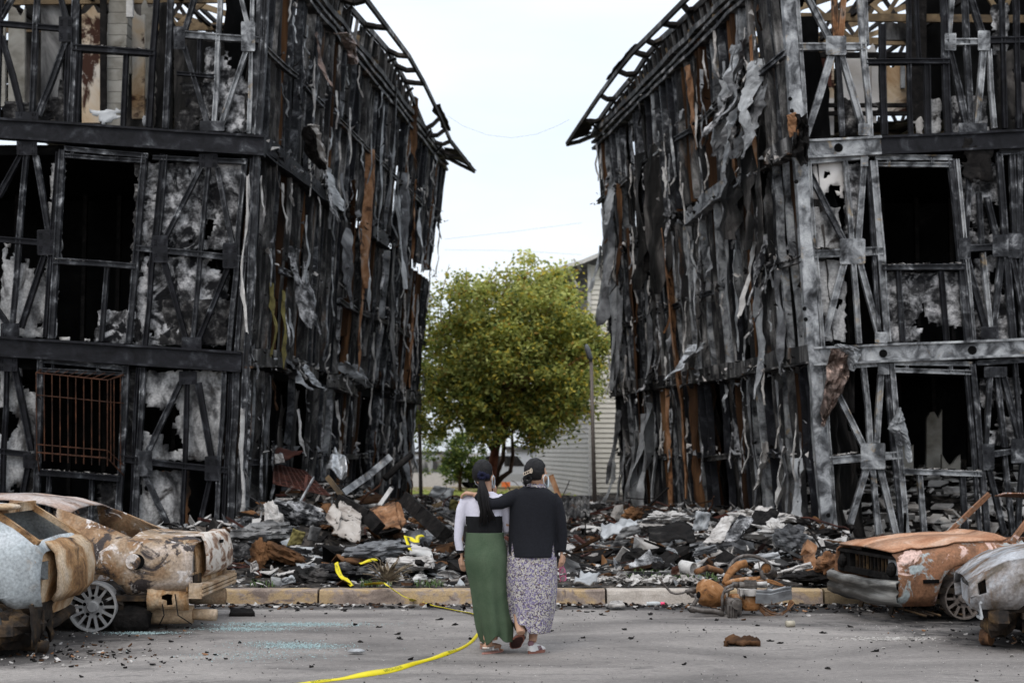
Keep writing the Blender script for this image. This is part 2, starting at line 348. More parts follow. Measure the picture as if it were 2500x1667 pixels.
b = sheet_grid(-14, 15, 15.7, 46, 232, 242, lambda x, y: HR(x, y) if y > 15.9 else 0.14)
tag(b.build('burnt_ground', M['dirt'], smooth=True), kind='structure')
b = sheet_grid(-60, 60, 46, 90, 4, 4, lambda x, y: 0.1)
tag(b.build('far_lawn', mottle('dry_grass', [(0.35, (0.1, 0.1, 0.03)), (0.6, (0.26, 0.2, 0.1)), (0.75, (0.34, 0.3, 0.2))], 0.6, rough=0.95)), kind='structure')
# kerb
kerb_m = mottle('worn_yellow_kerb', [(0.3, (0.16, 0.125, 0.105)), (0.45, (0.28, 0.22, 0.18)), (0.52, (0.38, 0.27, 0.15)), (0.58, (0.4, 0.29, 0.17)), (0.63, (0.3, 0.24, 0.2)), (0.75, (0.38, 0.33, 0.29))], 3.0, detail=12, rough=0.85, bump=0.4, stretch=(1, 1, 1.5), over=((0.17, 0.13, 0.11), 4, 0.56, 0.63), fine=(80, 0.2))
kerb_w = mottle('chipped_white_kerb', [(0.32, (0.22, 0.19, 0.17)), (0.5, (0.42, 0.37, 0.32)), (0.7, (0.55, 0.5, 0.45))], 2.5, detail=12, rough=0.85, bump=0.4, over=((0.08, 0.07, 0.065), 4, 0.62, 0.72), fine=(80, 0.2))
kerb_d = mottle('scorched_kerb', [(0.32, (0.05, 0.04, 0.03)), (0.5, (0.2, 0.15, 0.09)), (0.7, (0.34, 0.27, 0.18))], 2.0, detail=12, rough=0.85, bump=0.4, fine=(80, 0.2))
kr = bpy.data.objects.new('kerb', None); C.objects.link(kr); kr.location = (0, 15.6, 0); kr["kind"] = 'structure'; kr["_abs"] = 1
js = [-14, -12, -10, -8, -6, -4.1, -2.1, -0.42, 1.02, 2.35, 3.38, 5.0, 6.7, 8.4, 10.2, 12, 14]
for i in range(len(js) - 1):
    x0, x1 = js[i] + 0.012, js[i + 1] - 0.012; b = MB(); vs = []; n = 16
    prof = [(0.0, 0.0), (0.012, 0.1), (0.02, 0.135), (0.04, 0.15), (0.2, 0.152), (0.2, 0.0)]
    for k in range(n + 1):
        x = x0 + (x1 - x0) * k / n
        for (dy, z) in prof:
            j = noise.noise(Vector((x * 5, dy * 40, z * 40))) * 0.008
            vs.append((x, 15.57 + dy + j, z + (j if z > 0.1 else 0)))
    fs = [(k * 6 + q, (k + 1) * 6 + q, (k + 1) * 6 + q + 1, k * 6 + q + 1) for k in range(n) for q in range(5)]
    fs += [tuple(range(5, -1, -1)), tuple(n * 6 + q for q in range(6))]
    b.add(vs, fs)
    b.build('kerb_stone', kerb_w if i == 8 else (kerb_d if i in (10,) else kerb_m), kr, smooth=False)

# ------------------------------------------------------------------ burnt buildings
class Face:
    """a wall as a bilinear patch between four corners, each given where it stands"""
    def __init__(s, nb, nt_, fb, ft, inward):
        s.P = (nb, fb, nt_, ft); s.n = inward.normalized()
        s.Wm = (fb - nb).length; s.Hm = ((nt_ - nb).length + (ft - fb).length) / 2
    def pt(s, u, v, d=0.0):
        a, b_, c, e = s.P
        return a * (1 - u) * (1 - v) + b_ * u * (1 - v) + c * (1 - u) * v + e * u * v + s.n * d
    def uv(s, px, py):
        u, v = 0.4, 0.5
        for _ in range(14):
            x, y = proj(s.pt(u, v)); ex, ey = px - x, py - y
            if abs(ex) + abs(ey) < 0.05: break
            h = 1e-3
            xu, yu = proj(s.pt(u + h, v)); xv, yv = proj(s.pt(u, v + h))
            a, b_, c, d = (xu - x) / h, (xv - x) / h, (yu - y) / h, (yv - y) / h
            D = a * d - b_ * c
            if abs(D) < 1e-6: break
            du = (ex * d - b_ * ey) / D; dv = (a * ey - c * ex) / D
            u += max(-0.5, min(0.5, du)); v += max(-0.5, min(0.5, dv))
        return u, v
    def beam(s, b, p, q, w, d0, dep, jit=0.0, groove=True, px=True, segs=None):
        if px: p = s.uv(*p); q = s.uv(*q)
        A = Vector((p[0] * s.Wm, p[1] * s.Hm)); B = Vector((q[0] * s.Wm, q[1] * s.Hm))
        d = B - A; L_ = d.length
        if L_ < 1e-4: return
        d /= L_; nrm = Vector((-d.y, d.x)); n = segs or max(1, int(L_ / 0.6)) if jit else 1
        fl = w * 0.2; g = min(0.03, dep * 0.5)
        prof = [(-w / 2, d0 + dep), (-w / 2, d0), (-w / 2 + fl, d0), (-w / 2 + fl, d0 + g), (w / 2 - fl, d0 + g), (w / 2 - fl, d0), (w / 2, d0), (w / 2, d0 + dep)] if groove else \
               [(-w / 2, d0 + dep), (-w / 2, d0), (w / 2, d0), (w / 2, d0 + dep)]
        m = len(prof); vs = []; 
        for i in range(n + 1):
            j1 = U(-jit, jit) if 0 < i < n else 0; j2 = U(-jit, jit) if 0 < i < n else 0
            c = A + d * (L_ * i / n) + nrm * j1
            wf = 1 + (U(-0.12, 0.12) if jit else 0)
            for (o, dd) in prof:
                q_ = c + nrm * o * wf
                vs.append(s.pt(q_.x / s.Wm, q_.y / s.Hm, dd + j2))
        fs = [(i * m + k, i * m + (k + 1) % m, (i + 1) * m + (k + 1) % m, (i + 1) * m + k) for i in range(n) for k in range(m)]
        fs += [tuple(range(m - 1, -1, -1)), tuple(n * m + k for k in range(m))]
        b.add(vs, fs)
def part_beam(face, name, mat, parent, p, q, w, d0=0.0, dep=0.1, jit=0.012, groove=True, px=True):
    b = MB(); face.beam(b, p, q, w, d0, dep, jit, groove, px); return b.build(name, mat, parent)
PXM = 22 / FPX  # metres per photo pixel on the street fronts
def plate(face, parent, cx, cy, w, h, mat, d0=-0.012):
    """gusset plate with its rows of screws"""
    b = MB(); c = [face.uv(cx + sx * w / 2, cy + sy * h / 2) for sx, sy in ((-1, 1), (1, 1), (1, -1), (-1, -1))]
    k = 0.05; o = []
    for i in range(4):
        a = Vector(c[i]); n_ = Vector(c[(i + 1) % 4]); p_ = Vector(c[(i + 3) % 4]); o += [a.lerp(p_, k), a.lerp(n_, k)]
    o = [Vector(q) for q in o]
    f1 = [face.pt(q.x, q.y, d0 + U(-.006, .006)) for q in o]; f2 = [face.pt(q.x, q.y, d0 + 0.01) for q in o]
    b.add(f1 + f2, [tuple(range(8)), tuple(range(15, 7, -1))] + [(i, (i + 1) % 8, 8 + (i + 1) % 8, 8 + i) for i in range(8)])
    if min(w, h) > 24:
        for a in (0.14, 0.25, 0.75, 0.86):
            for e in (0.15, 0.24, 0.33, 0.67, 0.76, 0.85):
                q = Vector(c[0]).lerp(Vector(c[1]), a).lerp(Vector(c[3]).lerp(Vector(c[2]), a), e)
                P0 = face.pt(q.x, q.y, d0 - 0.008); b.box(P0, (0.016, 0.01, 0.016))
    return b.build('gusset_plate', mat, parent)
def infill(face, parent, quad, d, mat, name='infill_panel', amp=0.05, hole=0.36, rag=0.05, res=0.05, px=True, seed=None, freq=1.6):
    """ragged lumpy sheet between members; quad = 4 points (bl, br, tr, tl)"""
    sd = seed if seed is not None else R() * 100
    c = [Vector(face.uv(*q)) if px else Vector(q) for q in quad]
    Wd = abs(c[1].x - c[0].x) * face.Wm; Hd = abs(c[3].y - c[0].y) * face.Hm
    nx = max(3, int(Wd / res)); ny = max(3, int(Hd / res)); nx = min(nx, 70); ny = min(ny, 90)
    vs = []; fs = []
    for j in range(ny + 1):
        for i in range(nx + 1):
            a = i / nx; e = j / ny
            q = c[0].lerp(c[1], a).lerp(c[3].lerp(c[2], a), e)
            X = q.x * face.Wm; Z = q.y * face.Hm
            n1 = noise.fractal(Vector((X * freq, Z * freq, sd)), 0.9, 2.0, 4)
            dd = d - .0 + amp * n1 + 0.25 * amp * noise.noise(Vector((X * 9, Z * 9, sd)))
            if i in (0, nx) or j in (0, ny):
                q = q + Vector((U(-rag, rag) * 0.5 / face.Wm, U(-rag, rag) * 0.5 / face.Hm))
            elif hole < .7: q = q + Vector((U(-.4, .4) * res / face.Wm, U(-.4, .4) * res / face.Hm))
            vs.append(face.pt(q.x, q.y, dd))
    for j in range(ny):
        for i in range(nx):
            q = c[0].lerp(c[1], (i + .5) / nx).lerp(c[3].lerp(c[2], (i + .5) / nx), (j + .5) / ny)
            hn = noise.fractal(Vector((q.x * face.Wm * 1.3, q.y * face.Hm * 1.3, sd + 40)), 0.8, 2.0, 4)
            if hn > hole: continue
            a = j * (nx + 1) + i; fs.append((a, a + 1, a + nx + 2, a + nx + 1))
    if not fs: return None
    par_ = list(range(len(vs)))
    def fd_(a):
        while par_[a] != a: par_[a] = par_[par_[a]]; a = par_[a]
        return a
    for f in fs:
        for k in (1, 2, 3): par_[fd_(f[k])] = fd_(f[0])
    cnt = {}
    for f in fs: r_ = fd_(f[0]); cnt[r_] = cnt.get(r_, 0) + 1
    mxc = max(cnt.values()); fs = [f for f in fs if cnt[fd_(f[0])] > .3 * mxc]
    b = MB(); b.add(vs, fs); return b.build(name, mat, parent, smooth=True, solid=0.012)

nbL, ntL = W(578, 1337, 22), W(655, -170, 22)
LF = Face(nbL, ntL, W(-420, 1337, 22.0), W(-330, -235, 22.0), Vector((0, 1, 0)))
LS = Face(nbL, ntL, W(1000, 1232, 39.5), W(1095, 387, 39.5), Vector((-1, 0.1, 0)))
nbR, ntR = W(2022, 1337, 22), W(1893, -130, 22)
RF = Face(nbR, ntR, W(2950, 1337, 22), W(2850, -190, 22), Vector((0, 1, 0)))
RS = Face(nbR, ntR, W(1517, 1247, 35.3), W(1445, 333, 35.3), Vector((1, 0.1, 0)))
bL = empty('burnt_building', (-6, 26, 0.15), 'burnt out three storey steel framed block on the left behind the rusty sedan', 'building', 'two burnt apartment blocks')
bR = empty('burnt_building', (7, 26, 0.15), 'burnt out three storey steel framed block on the right behind the fallen motorcycle', 'building', 'two burnt apartment blocks')

def front(face, par, items, steel, wmul=1.0):
    for it in items:
        t = it[0]
        if t in ('stud', 'brace', 'rail', 'sill', 'header', 'cripple', 'jamb'):
            _, x0, y0, x1, y1, w = it[:6]; mt = it[6] if len(it) > 6 else steel
            dd = {'stud': 0.0, 'jamb': -0.01, 'brace': 0.012, 'rail': -0.005, 'sill': -0.03, 'header': -0.006, 'cripple': 0.006}[t] + U(0, .004)
            part_beam(face, t, M[mt], par, (x0, y0), (x1, y1), w * PXM * wmul, dd, 0.1 if t != 'sill' else 0.16, jit=0.014 if t in ('stud', 'brace', 'cripple') else 0.008)
        elif t == 'g':
            _, cx, cy, w_, h_ = it[:5]; plate(face, par, cx, cy, w_, h_, M[it[5] if len(it) > 5 else steel])
        elif t == 'p':
            _, quad, d, mt = it[:4]; kw = it[4] if len(it) > 4 else {}
            infill(face, par, quad, d, M[mt], **kw)
def q4(x0, y0, x1, y1, s=0): return [(x0 - s, y1), (x1 - s, y1), (x1, y0), (x0, y0)]

D, B_, Gy = 'steel_dark', 'steel_black', 'steel_grey'
left_items = [
 # third storey
 ('stud', 92, -60, 75, 285, 12), ('rail', -20, 55, 160, 70, 15, B_), ('g', 160, 72, 32, 62, B_), ('brace', 138, -40, 158, 45, 12), ('brace', 40, -30, 0, 40, 12),
 ('brace', 158, 100, 90, 280, 13), ('brace', 0, 85, 52, 280, 13, B_), ('g', 66, 286, 56, 26, B_), ('stud', 186, -60, 170, 310, 14), ('stud', 166, 110, 160, 305, 10, B_),
 ('stud', 2, -60, -10, 285, 12, B_), ('sill', 178, 116, 378, 130, 15, B_), ('cripple', 306, 130, 298, 308, 12, B_), ('jamb', 384, -60, 362, 310, 13, B_), ('cripple', 193, 125, 184, 305, 10, B_),
 ('stud', 416, -60, 402, 312, 13), ('g', 438, 93, 28, 55), ('rail', 448, 83, 645, 98, 17, Gy), ('g', 606, 90, 34, 72, Gy), ('brace', 586, -10, 604, 60, 11, Gy), ('brace', 474, -10, 450, 72, 11),
 ('brace', 448, 112, 505, 300, 12, D), ('brace', 601, 120, 538, 304, 12, Gy), ('stud', 539, -60, 521, 310, 10, Gy), ('stud', 617, -60, 607, 325, 9, Gy), ('stud', 645, -60, 630, 330, 12, D), ('g', 518, 308, 60, 24, D),
 ('rail', 430, 178, 525, 186, 9, B_), ('stud', 486, 90, 484, 182, 8, B_),
 # second storey
 ('g', 66, 362, 50, 34, B_), ('brace', 48, 378, -8, 480, 12, B_), ('brace', 84, 378, 116, 570, 12), ('stud', 62, 378, 27, 800, 12), ('g', 113, 592, 44, 62, B_), ('rail', -20, 582, 100, 592, 15, B_),
 ('brace', 106, 622, 48, 800, 13, B_), ('g', 25, 806, 46, 34, B_), ('brace', -20, 740, 16, 792, 12, B_), ('jamb', 151, 365, 124, 826, 14), ('stud', 140, 370, 108, 822, 9, B_),
 ('header', 156, 362, 360, 380, 12), ('header', 158, 379, 357, 393, 10), ('cripple', 176, 366, 174, 384, 6), ('cripple', 285, 374, 284, 392, 6), ('jamb', 352, 374, 312, 838, 13),
 ('sill', 132, 636, 332, 650, 14), ('cripple', 260, 650, 245, 832, 10), ('stud', 396, 376, 352, 842, 11, B_), ('stud', 404, 378, 384, 600, 8), ('g', 391, 608, 38, 66, B_),
 ('g', 509, 392, 46, 34, B_), ('g', 562, 624, 36, 62, B_), ('rail', 332, 605, 605, 633, 16), ('brace', 489, 408, 402, 580, 12), ('brace', 529, 408, 566, 596, 12), ('stud', 508, 404, 470, 830, 10),
 ('brace', 398, 636, 452, 826, 12, B_), ('brace', 556, 650, 482, 830, 12, B_), ('g', 468, 838, 48, 30, B_), ('stud', 598, 388, 558, 856, 12), ('stud', 616, 388, 577, 858, 11), ('header', 372, 384, 600, 394, 12),
 # ground storey
 ('g', 18, 889, 50, 35, B_), ('brace', 33, 896, 74, 1100, 13, B_), ('stud', 14, 905, 0, 1310, 10, B_), ('g', 73, 1124, 32, 36, B_), ('rail', -20, 1098, 70, 1110, 14, B_), ('brace', 66, 1138, 34, 1300, 12, B_),
 ('jamb', 98, 876, 84, 1310, 14), ('header', 98, 880, 306, 899, 11), ('header', 96, 902, 306, 913, 10), ('cripple', 128, 884, 127, 904, 6), ('cripple', 238, 893, 237, 910, 6),
 ('sill', 94, 1152, 292, 1168, 14, B_), ('jamb', 307, 892, 285, 1320, 15), ('cripple', 222, 1166, 218, 1320, 10), ('cripple', 118, 1158, 112, 1320, 9),
 ('stud', 348, 896, 326, 1330, 13), ('stud', 336, 896, 314, 1330, 7, B_), ('brace', 440, 932, 358, 1104, 13), ('g', 355, 1131, 34, 62, D), ('g', 459, 922, 44, 32, B_),
 ('stud', 455, 934, 442, 1334, 10, B_), ('brace', 482, 934, 514, 1116, 13, B_), ('rail', 291, 1118, 558, 1148, 16, B_), ('g', 518, 1143, 36, 60, B_),
 ('brace', 352, 1160, 416, 1300, 12), ('brace', 511, 1172, 474, 1334, 12, B_), ('stud', 547, 908, 524, 1336, 11), ('stud', 576, 908, 558, 1337, 16, D), ('stud', 562, 912, 542, 1336, 8, B_),
 # insulation and boards behind
 ('p', q4(355, 392, 590, 605, 15), 0.16, 'ash_panel', dict(hole=0.5)), ('p', q4(340, 625, 560, 842, 20), 0.16, 'ash_panel', dict(hole=0.5)), ('p', q4(395, 730, 560, 842, 12), 0.125, 'ash_dark', dict(hole=0.5)),
 ('p', q4(350, 905, 550, 1125, 10), 0.15, 'ash_sheet', dict(hole=0.45, seed=11)), ('p', q4(326, 1150, 440, 1335, 10), 0.16, 'ash_sheet', dict(hole=0.4)), ('p', q4(300, 900, 340, 1120, 8), 0.17, 'ash_dark'),
 ('p', q4(385, 1150, 455, 1300, 4), 0.24, 'ash_brown', dict(hole=0.8, amp=0.02)), ('p', q4(0, 590, 130, 820, 15), 0.17, 'ash_sheet'), ('p', q4(118, 390, 152, 820, 22), 0.15, 'ash_sheet'),
 ('p', q4(325, 390, 358, 835, 20), 0.17, 'ash_dark', dict(hole=0.6)), ('p', q4(495, 110, 612, 318, 8), 0.15, 'ash_panel', dict(hole=0.35, seed=22)), ('p', q4(425, 195, 500, 318, 4), 0.17, 'ash_dark'),
 ('p', q4(380, 0, 420, 310, 10), 0.2, 'board', dict(hole=0.8, amp=0.02)), ('p', q4(-10, 900, 90, 1310, 10), 0.17, 'ash_sheet', dict(hole=0.3)), ('p', q4(110, 1180, 290, 1320, 5), 0.17, 'ash_dark', dict(hole=0.3)),
 ('p', q4(232, 755, 325, 836, 8), 0.15, 'ash_panel', dict(hole=0.9, seed=3)), ('p', q4(145, 770, 245, 832, 6), 0.15, 'plaster', dict(hole=0.25)), ('p', q4(95, 190, 160, 300, 8), 0.17, 'ash_dark'),
 ('p', q4(195, 262, 296, 310, 3), 0.15, 'sheet_pale', dict(hole=0.16, seed=5)), ('p', q4(300, 260, 362, 300, 3), 0.15, 'sheet_pale', dict(hole=0.2, seed=9)), ('p', q4(0, 240, 165, 300, 3), 0.2, 'ash_dark'),
]
front(LF, bL, left_items, D)
right_items = [
 ('rail', 1935, 114, 2118, 113, 20, Gy), ('g', 2041, 112, 50, 46, Gy), ('brace', 1968, -20, 2026, 90, 15, Gy), ('stud', 2037, -60, 2041, 90, 12, 'rust_orange'), ('brace', 2063, -20, 2054, 90, 13, 'rust_orange'),
 ('brace', 2031, 135, 1969, 335, 15, Gy), ('stud', 2046, 135, 2058, 332, 12), ('brace', 2057, 135, 2108, 308, 15, Gy), ('g', 2109, 317, 28, 28, Gy), ('stud', 2096, -60, 2127, 334, 12, Gy), ('stud', 2110, -60, 2118, 110, 10, Gy),
 ('sill', 2116, 151, 2318, 150, 13, B_), ('cripple', 2156, 57, 2162, 328, 14, B_), ('cripple', 2265, 156, 2268, 328, 14, B_), ('stud', 2218, -60, 2226, 330, 9, B_), ('stud', 2238, -60, 2246, 150, 8, B_), ('jamb', 2302, -60, 2318, 328, 15, B_),
 ('g', 2320, 103, 28, 42, Gy), ('rail', 2328, 102, 2400, 101, 16, Gy), ('rail', 2408, 98, 2530, 96, 16, B_), ('g', 2402, 100, 30, 48, Gy), ('brace', 2328, -20, 2319, 85, 11, Gy), ('brace', 2368, -20, 2402, 84, 13), ('stud', 2352, -60, 2373, 312, 12),
 ('brace', 2322, 124, 2364, 312, 13), ('brace', 2403, 124, 2386, 312, 14, Gy), ('stud', 2417, 120, 2430, 312, 9, Gy), ('stud', 2446, -60, 2456, 312, 10, B_), ('g', 2375, 314, 70, 26, D), ('stud', 2480, -60, 2490, 312, 12, B_),
 ('jamb', 1966, 380, 1990, 848, 12, Gy), ('header', 1972, 394, 2120, 381, 14, Gy), ('header', 2138, 384, 2325, 385, 12, Gy), ('header', 2140, 401, 2322, 402, 11, Gy), ('cripple', 2170, 386, 2171, 402, 7, Gy), ('cripple', 2277, 385, 2278, 402, 7, Gy),
 ('brace', 1977, 418, 2063, 588, 14, D), ('stud', 2064, 390, 2099, 838, 11, Gy), ('brace', 2111, 396, 2097, 585, 14, Gy), ('g', 2081, 614, 62, 62, Gy), ('g', 2110, 394, 18, 26, Gy), ('rail', 1978, 621, 2156, 611, 20, Gy), ('brace', 2062, 642, 2015, 822, 15, Gy),
 ('brace', 2101, 642, 2148, 815, 15, Gy), ('g', 2151, 824, 30, 26, Gy), ('jamb', 2133, 392, 2168, 834, 18, Gy), ('stud', 2119, 396, 2150, 834, 8, D), ('sill', 2154, 653, 2355, 651, 14, D), ('jamb', 2322, 388, 2366, 834, 15, D), ('stud', 2338, 388, 2380, 834, 8, Gy),
 ('cripple', 2195, 660, 2206, 832, 11, D), ('cripple', 2300, 660, 2314, 832, 11, B_), ('g', 2355, 607, 28, 52, D), ('rail', 2360, 606, 2430, 602, 16, D), ('g', 2442, 600, 38, 54, D), ('g', 2478, 600, 36, 60, D),
 ('jamb', 2440, 372, 2476, 834, 14, D), ('stud', 2472, 372, 2480, 580, 13, D), ('stud', 2492, 372, 2500, 834, 12, D), ('brace', 2364, 634, 2410, 804, 13, D), ('stud', 2401, 616, 2420, 800, 11, Gy), ('brace', 2448, 626, 2428, 802, 13, D), ('g', 2416, 812, 42, 28, D),
 ('brace', 2412, 480, 2437, 580, 12, D), ('stud', 2392, 470, 2399, 600, 10, D), ('brace', 2370, 404, 2360, 590, 10, D), ('brace', 2474, 626, 2510, 800, 13, D), ('header', 2440, 372, 2540, 368, 14, D),
 ('header', 2011, 896, 2150, 888, 13, Gy), ('header', 2183, 885, 2374, 888, 11, Gy), ('header', 2183, 903, 2372, 909, 11, Gy), ('cripple', 2215, 886, 2216, 903, 7, Gy), ('cripple', 2322, 888, 2323, 908, 7, Gy), ('g', 2157, 900, 28, 28, Gy),
 ('brace', 2042, 950, 2110, 1088, 16, Gy), ('stud', 2109, 892, 2150, 1330, 13, Gy), ('brace', 2153, 910, 2142, 1080, 14, Gy), ('g', 2131, 1113, 60, 64, Gy), ('rail', 2022, 1124, 2200, 1110, 18, Gy), ('brace', 2118, 1142, 2062, 1330, 15, Gy), ('brace', 2150, 1142, 2196, 1330, 15, Gy),
 ('jamb', 2178, 886, 2216, 1330, 13, Gy), ('stud', 2165, 900, 2204, 1330, 9, D), ('sill', 2204, 1150, 2395, 1156, 14, Gy), ('jamb', 2375, 888, 2414, 1330, 13, D), ('stud', 2361, 900, 2398, 1330, 8, D), ('cripple', 2247, 1158, 2261, 1330, 12, Gy), ('cripple', 2352, 1160, 2362, 1330, 11, D),
 ('g', 2413, 1115, 28, 64, D), ('rail', 2426, 1108, 2480, 1100, 14, D), ('g', 2488, 1100, 40, 60, D), ('g', 2430, 908, 56, 26, D), ('brace', 2420, 916, 2410, 1086, 11, D), ('brace', 2436, 916, 2457, 1092, 11, D), ('brace', 2452, 916, 2494, 1076, 12, D),
 ('brace', 2416, 1142, 2462, 1330, 12, D), ('stud', 2455, 1112, 2478, 1330, 10, D), ('brace', 2500, 1125, 2486, 1330, 12, D), ('stud', 2480, 880, 2496, 1080, 9, D), ('header', 2386, 886, 2540, 876, 12, D),
 ('p', q4(1990, 392, 2068, 480, 5), 0.15, 'gypsum', dict(hole=0.5)), ('p', q4(1988, 500, 2056, 612, 0), 0.17, 'ash_sheet', dict(hole=0.5, seed=4)), ('p', q4(1992, 632, 2070, 830, 0), 0.17, 'ash_sheet', dict(hole=0.6, seed=8)), ('p', q4(2066, 395, 2108, 590, 0), 0.16, 'ash_panel', dict(hole=0.6)),
 ('p', q4(2160, 662, 2350, 832, -10), 0.14, 'ash_panel', dict(hole=0.6, seed=17)), ('p', q4(2345, 395, 2445, 600, -6), 0.16, 'ash_panel', dict(hole=0.4)), ('p', q4(2385, 620, 2475, 830, -5), 0.17, 'ash_panel', dict(hole=0.35)), ('p', q4(2400, 920, 2500, 1090, -6), 0.17, 'ash_panel', dict(hole=0.1)),
 ('p', q4(2130, 245, 2165, 325, 0), 0.16, 'ash_dark'), ('p', q4(2060, 235, 2100, 325, 0), 0.18, 'ash_dark'), ('p', q4(2270, 235, 2306, 322, 0), 0.17, 'ash_sheet', dict(hole=0.5)), ('p', q4(2325, 230, 2420, 322, 0), 0.17, 'ash_panel', dict(hole=0.3)), ('p', q4(2430, 0, 2470, 130, 0), 0.15, 'ash_panel', dict(hole=0.3)),
 ('p', q4(2170, 280, 2262, 326, 0), 0.18, 'plaster', dict(hole=0.3)), ('p', q4(2035, 1245, 2120, 1332, 0), 0.5, 'plaster', dict(hole=0.4, seed=2)), ('p', q4(2030, 1270, 2180, 1335, 0), 0.42, 'plaster', dict(hole=0.15, amp=0.15)),
 ('p', q4(2440, 120, 2510, 330, 0), 0.1, 'board', dict(hole=0.4)), ('p', q4(2350, 340, 2420, 470, 0), -0.03, 'char', dict(hole=0.1)),
]
front(RF, bR, right_items, D)
def fbeam(face, par, x0, y0, x1, y1, w_, mat, u0=-0.0, holes=()):
    """deep floor beam with a top and a bottom flange"""
    b = MB(); face.beam(b, (x0, y0), (x1, y1), w_ * PXM, -0.03, 0.18, 0.01, False); o = b.build('floor_beam', mat, par)
    for s_ in (-1, 1):
        b = MB(); face.beam(b, (x0, y0 + s_ * w_ * 0.5), (x1, y1 + s_ * w_ * 0.5), 0.035, -0.07, 0.2, 0.006, False); b.build('flange', mat, o)
    for hx, hy, r in holes:
        b = MB(); u, v = face.uv(hx, hy); P0 = face.pt(u, v, -0.034); b.tube([P0, P0 + Vector((0, 0.012, 0))], r * PXM, 18); b.build('service_hole', M['soot'], o)
fbeam(LF, bL, -420, 285, 645, 357, 44, M['steel_black'])
fbeam(LF, bL, -420, 818, 590, 884, 44, M['steel_black'])
fbeam(RF, bR, 1955, 366, 2150, 356, 40, M['steel_grey'], holes=[(2046, 362, 11)])
fbeam(RF, bR, 2150, 356, 2940, 320, 40, M['steel_black'])
fbeam(RF, bR, 1985, 870, 2940, 828, 40, M['steel_grey'], holes=[(2155, 863, 10), (2372, 855, 11)])
# corner posts
b = MB(); RF.beam(b, (1918, -90), (2024, 1337), 30 * PXM, -0.03, 0.2, 0.012, False); o = b.build('corner_post', M['steel_grey'], bR)
for (hx, hy) in ((1943, 445), (1928, 243), (1932, 272), (1963, 754), (1966, 780), (1990, 950), (2021, 1257), (2023, 1283)):
    b = MB(); u, v = RF.uv(hx, hy); P0 = RF.pt(u, v, -0.036); b.tube([P0, P0 + Vector((0, .01, 0))], 0.034, 10); b.build('bolt_slot', M['soot'], o)
part_beam(RF, 'corner_post', M['steel_grey'], bR, (1942, -60), (2044, 1337), 0.06, -0.02, 0.12)
part_beam(LF, 'corner_post', M['steel_dark'], bL, (652, -90), (578, 1337), 0.1, -0.02, 0.14)
# side faces ----------------------------------------------------------
def level(face, v0): return v0
LB = (0.300, 0.650); RB = (0.316, 0.663)
def side(face, par, bands, n, seed, pale, brownlist, missing):
    random.seed(seed)
    st = [(0.0, bands[0]), bands, (bands[1], 1.0)]
    lev = [0.0, bands[0], bands[1], 1.0]
    for s_ in range(3):
        v0, v1 = lev[s_] + 0.014, lev[s_ + 1] - 0.014
        u = 0.006
        while u < 0.995:
            # broken stud or whole
            du = 0.27 / face.Wm * U(0.75, 1.3); lean = U(-0.006, 0.006)
            mt = random.choice(['steel_side'] * 6 + ['steel_dark'] * 3 + ['steel_black'] * 2 + ['board_brown'] * 2 + (['steel_grey'] * pale))
            cut = 0 if R() < 0.72 else U(0.1, 0.6)
            skip = any(a < u < b_ and s_ == k for a, b_, k in missing)
            if not skip or R() < 0.2:
                vb = v0 + cut * (v1 - v0) * (1 if R() < 0.5 else 0)
                wdt = U(0.045, 0.1)
                part_beam(face, 'stud', M[mt], par, (u, vb), (u + lean, v1), wdt, U(0, .1), U(0.1, 0.18), jit=0.03, px=False)
            # backing boards between studs
            if R() < (0.5 if not skip else 0.2):
                k = R(); mt = 'board' if k < 0.55 else ('board_grey' if k < 0.7 else ('board_brown' if k < 0.84 else ('ash_dark' if k < .94 else 'ash_panel')))
                vb = v0 + (U(0, 0.3) * (v1 - v0) if R() < 0.4 else 0); vt = v1 - (U(0, 0.15) * (v1 - v0) if R() < 0.3 else 0)
                infill(face, par, [(u, vb), (u + du, vb), (u + du + lean, vt), (u + lean, vt)], U(0.2, 0.4), M[mt], 'backing_board', amp=0.06, hole=0.55, rag=0.12, res=0.22, px=False)
            u += du
        # added near-black sheets behind the studs, standing in for shade in the gaps
        for q in range(10):
            a = q / 10 + .012; infill(face, par, [(a, v0 - .02), (a + .1, v0 - .02), (a + .1, v1 + .02), (a, v1 + .02)], U(0.62, 0.8), M['soot'] if R() < .75 else M['board'], 'gap_shade_sheet', amp=0.12, hole=0.62 if s_ == 2 else .9, rag=0.1, res=0.3, px=False)
        # doubled middle rail, broken in runs
        vm = v0 + (v1 - v0) * 0.46; u = 0.0
        while u < 0.97:
            l = U(0.05, 0.16)
            if R() < 0.72: part_beam(face, 'rail', M[random.choice(['steel_side', 'steel_dark'])], par, (u, vm + U(-.004, .004)), (min(u + l, 1), vm + U(-.006, .004)), 0.1, -0.02, 0.08, jit=0.02, px=False)
            u += l + U(0, 0.03)
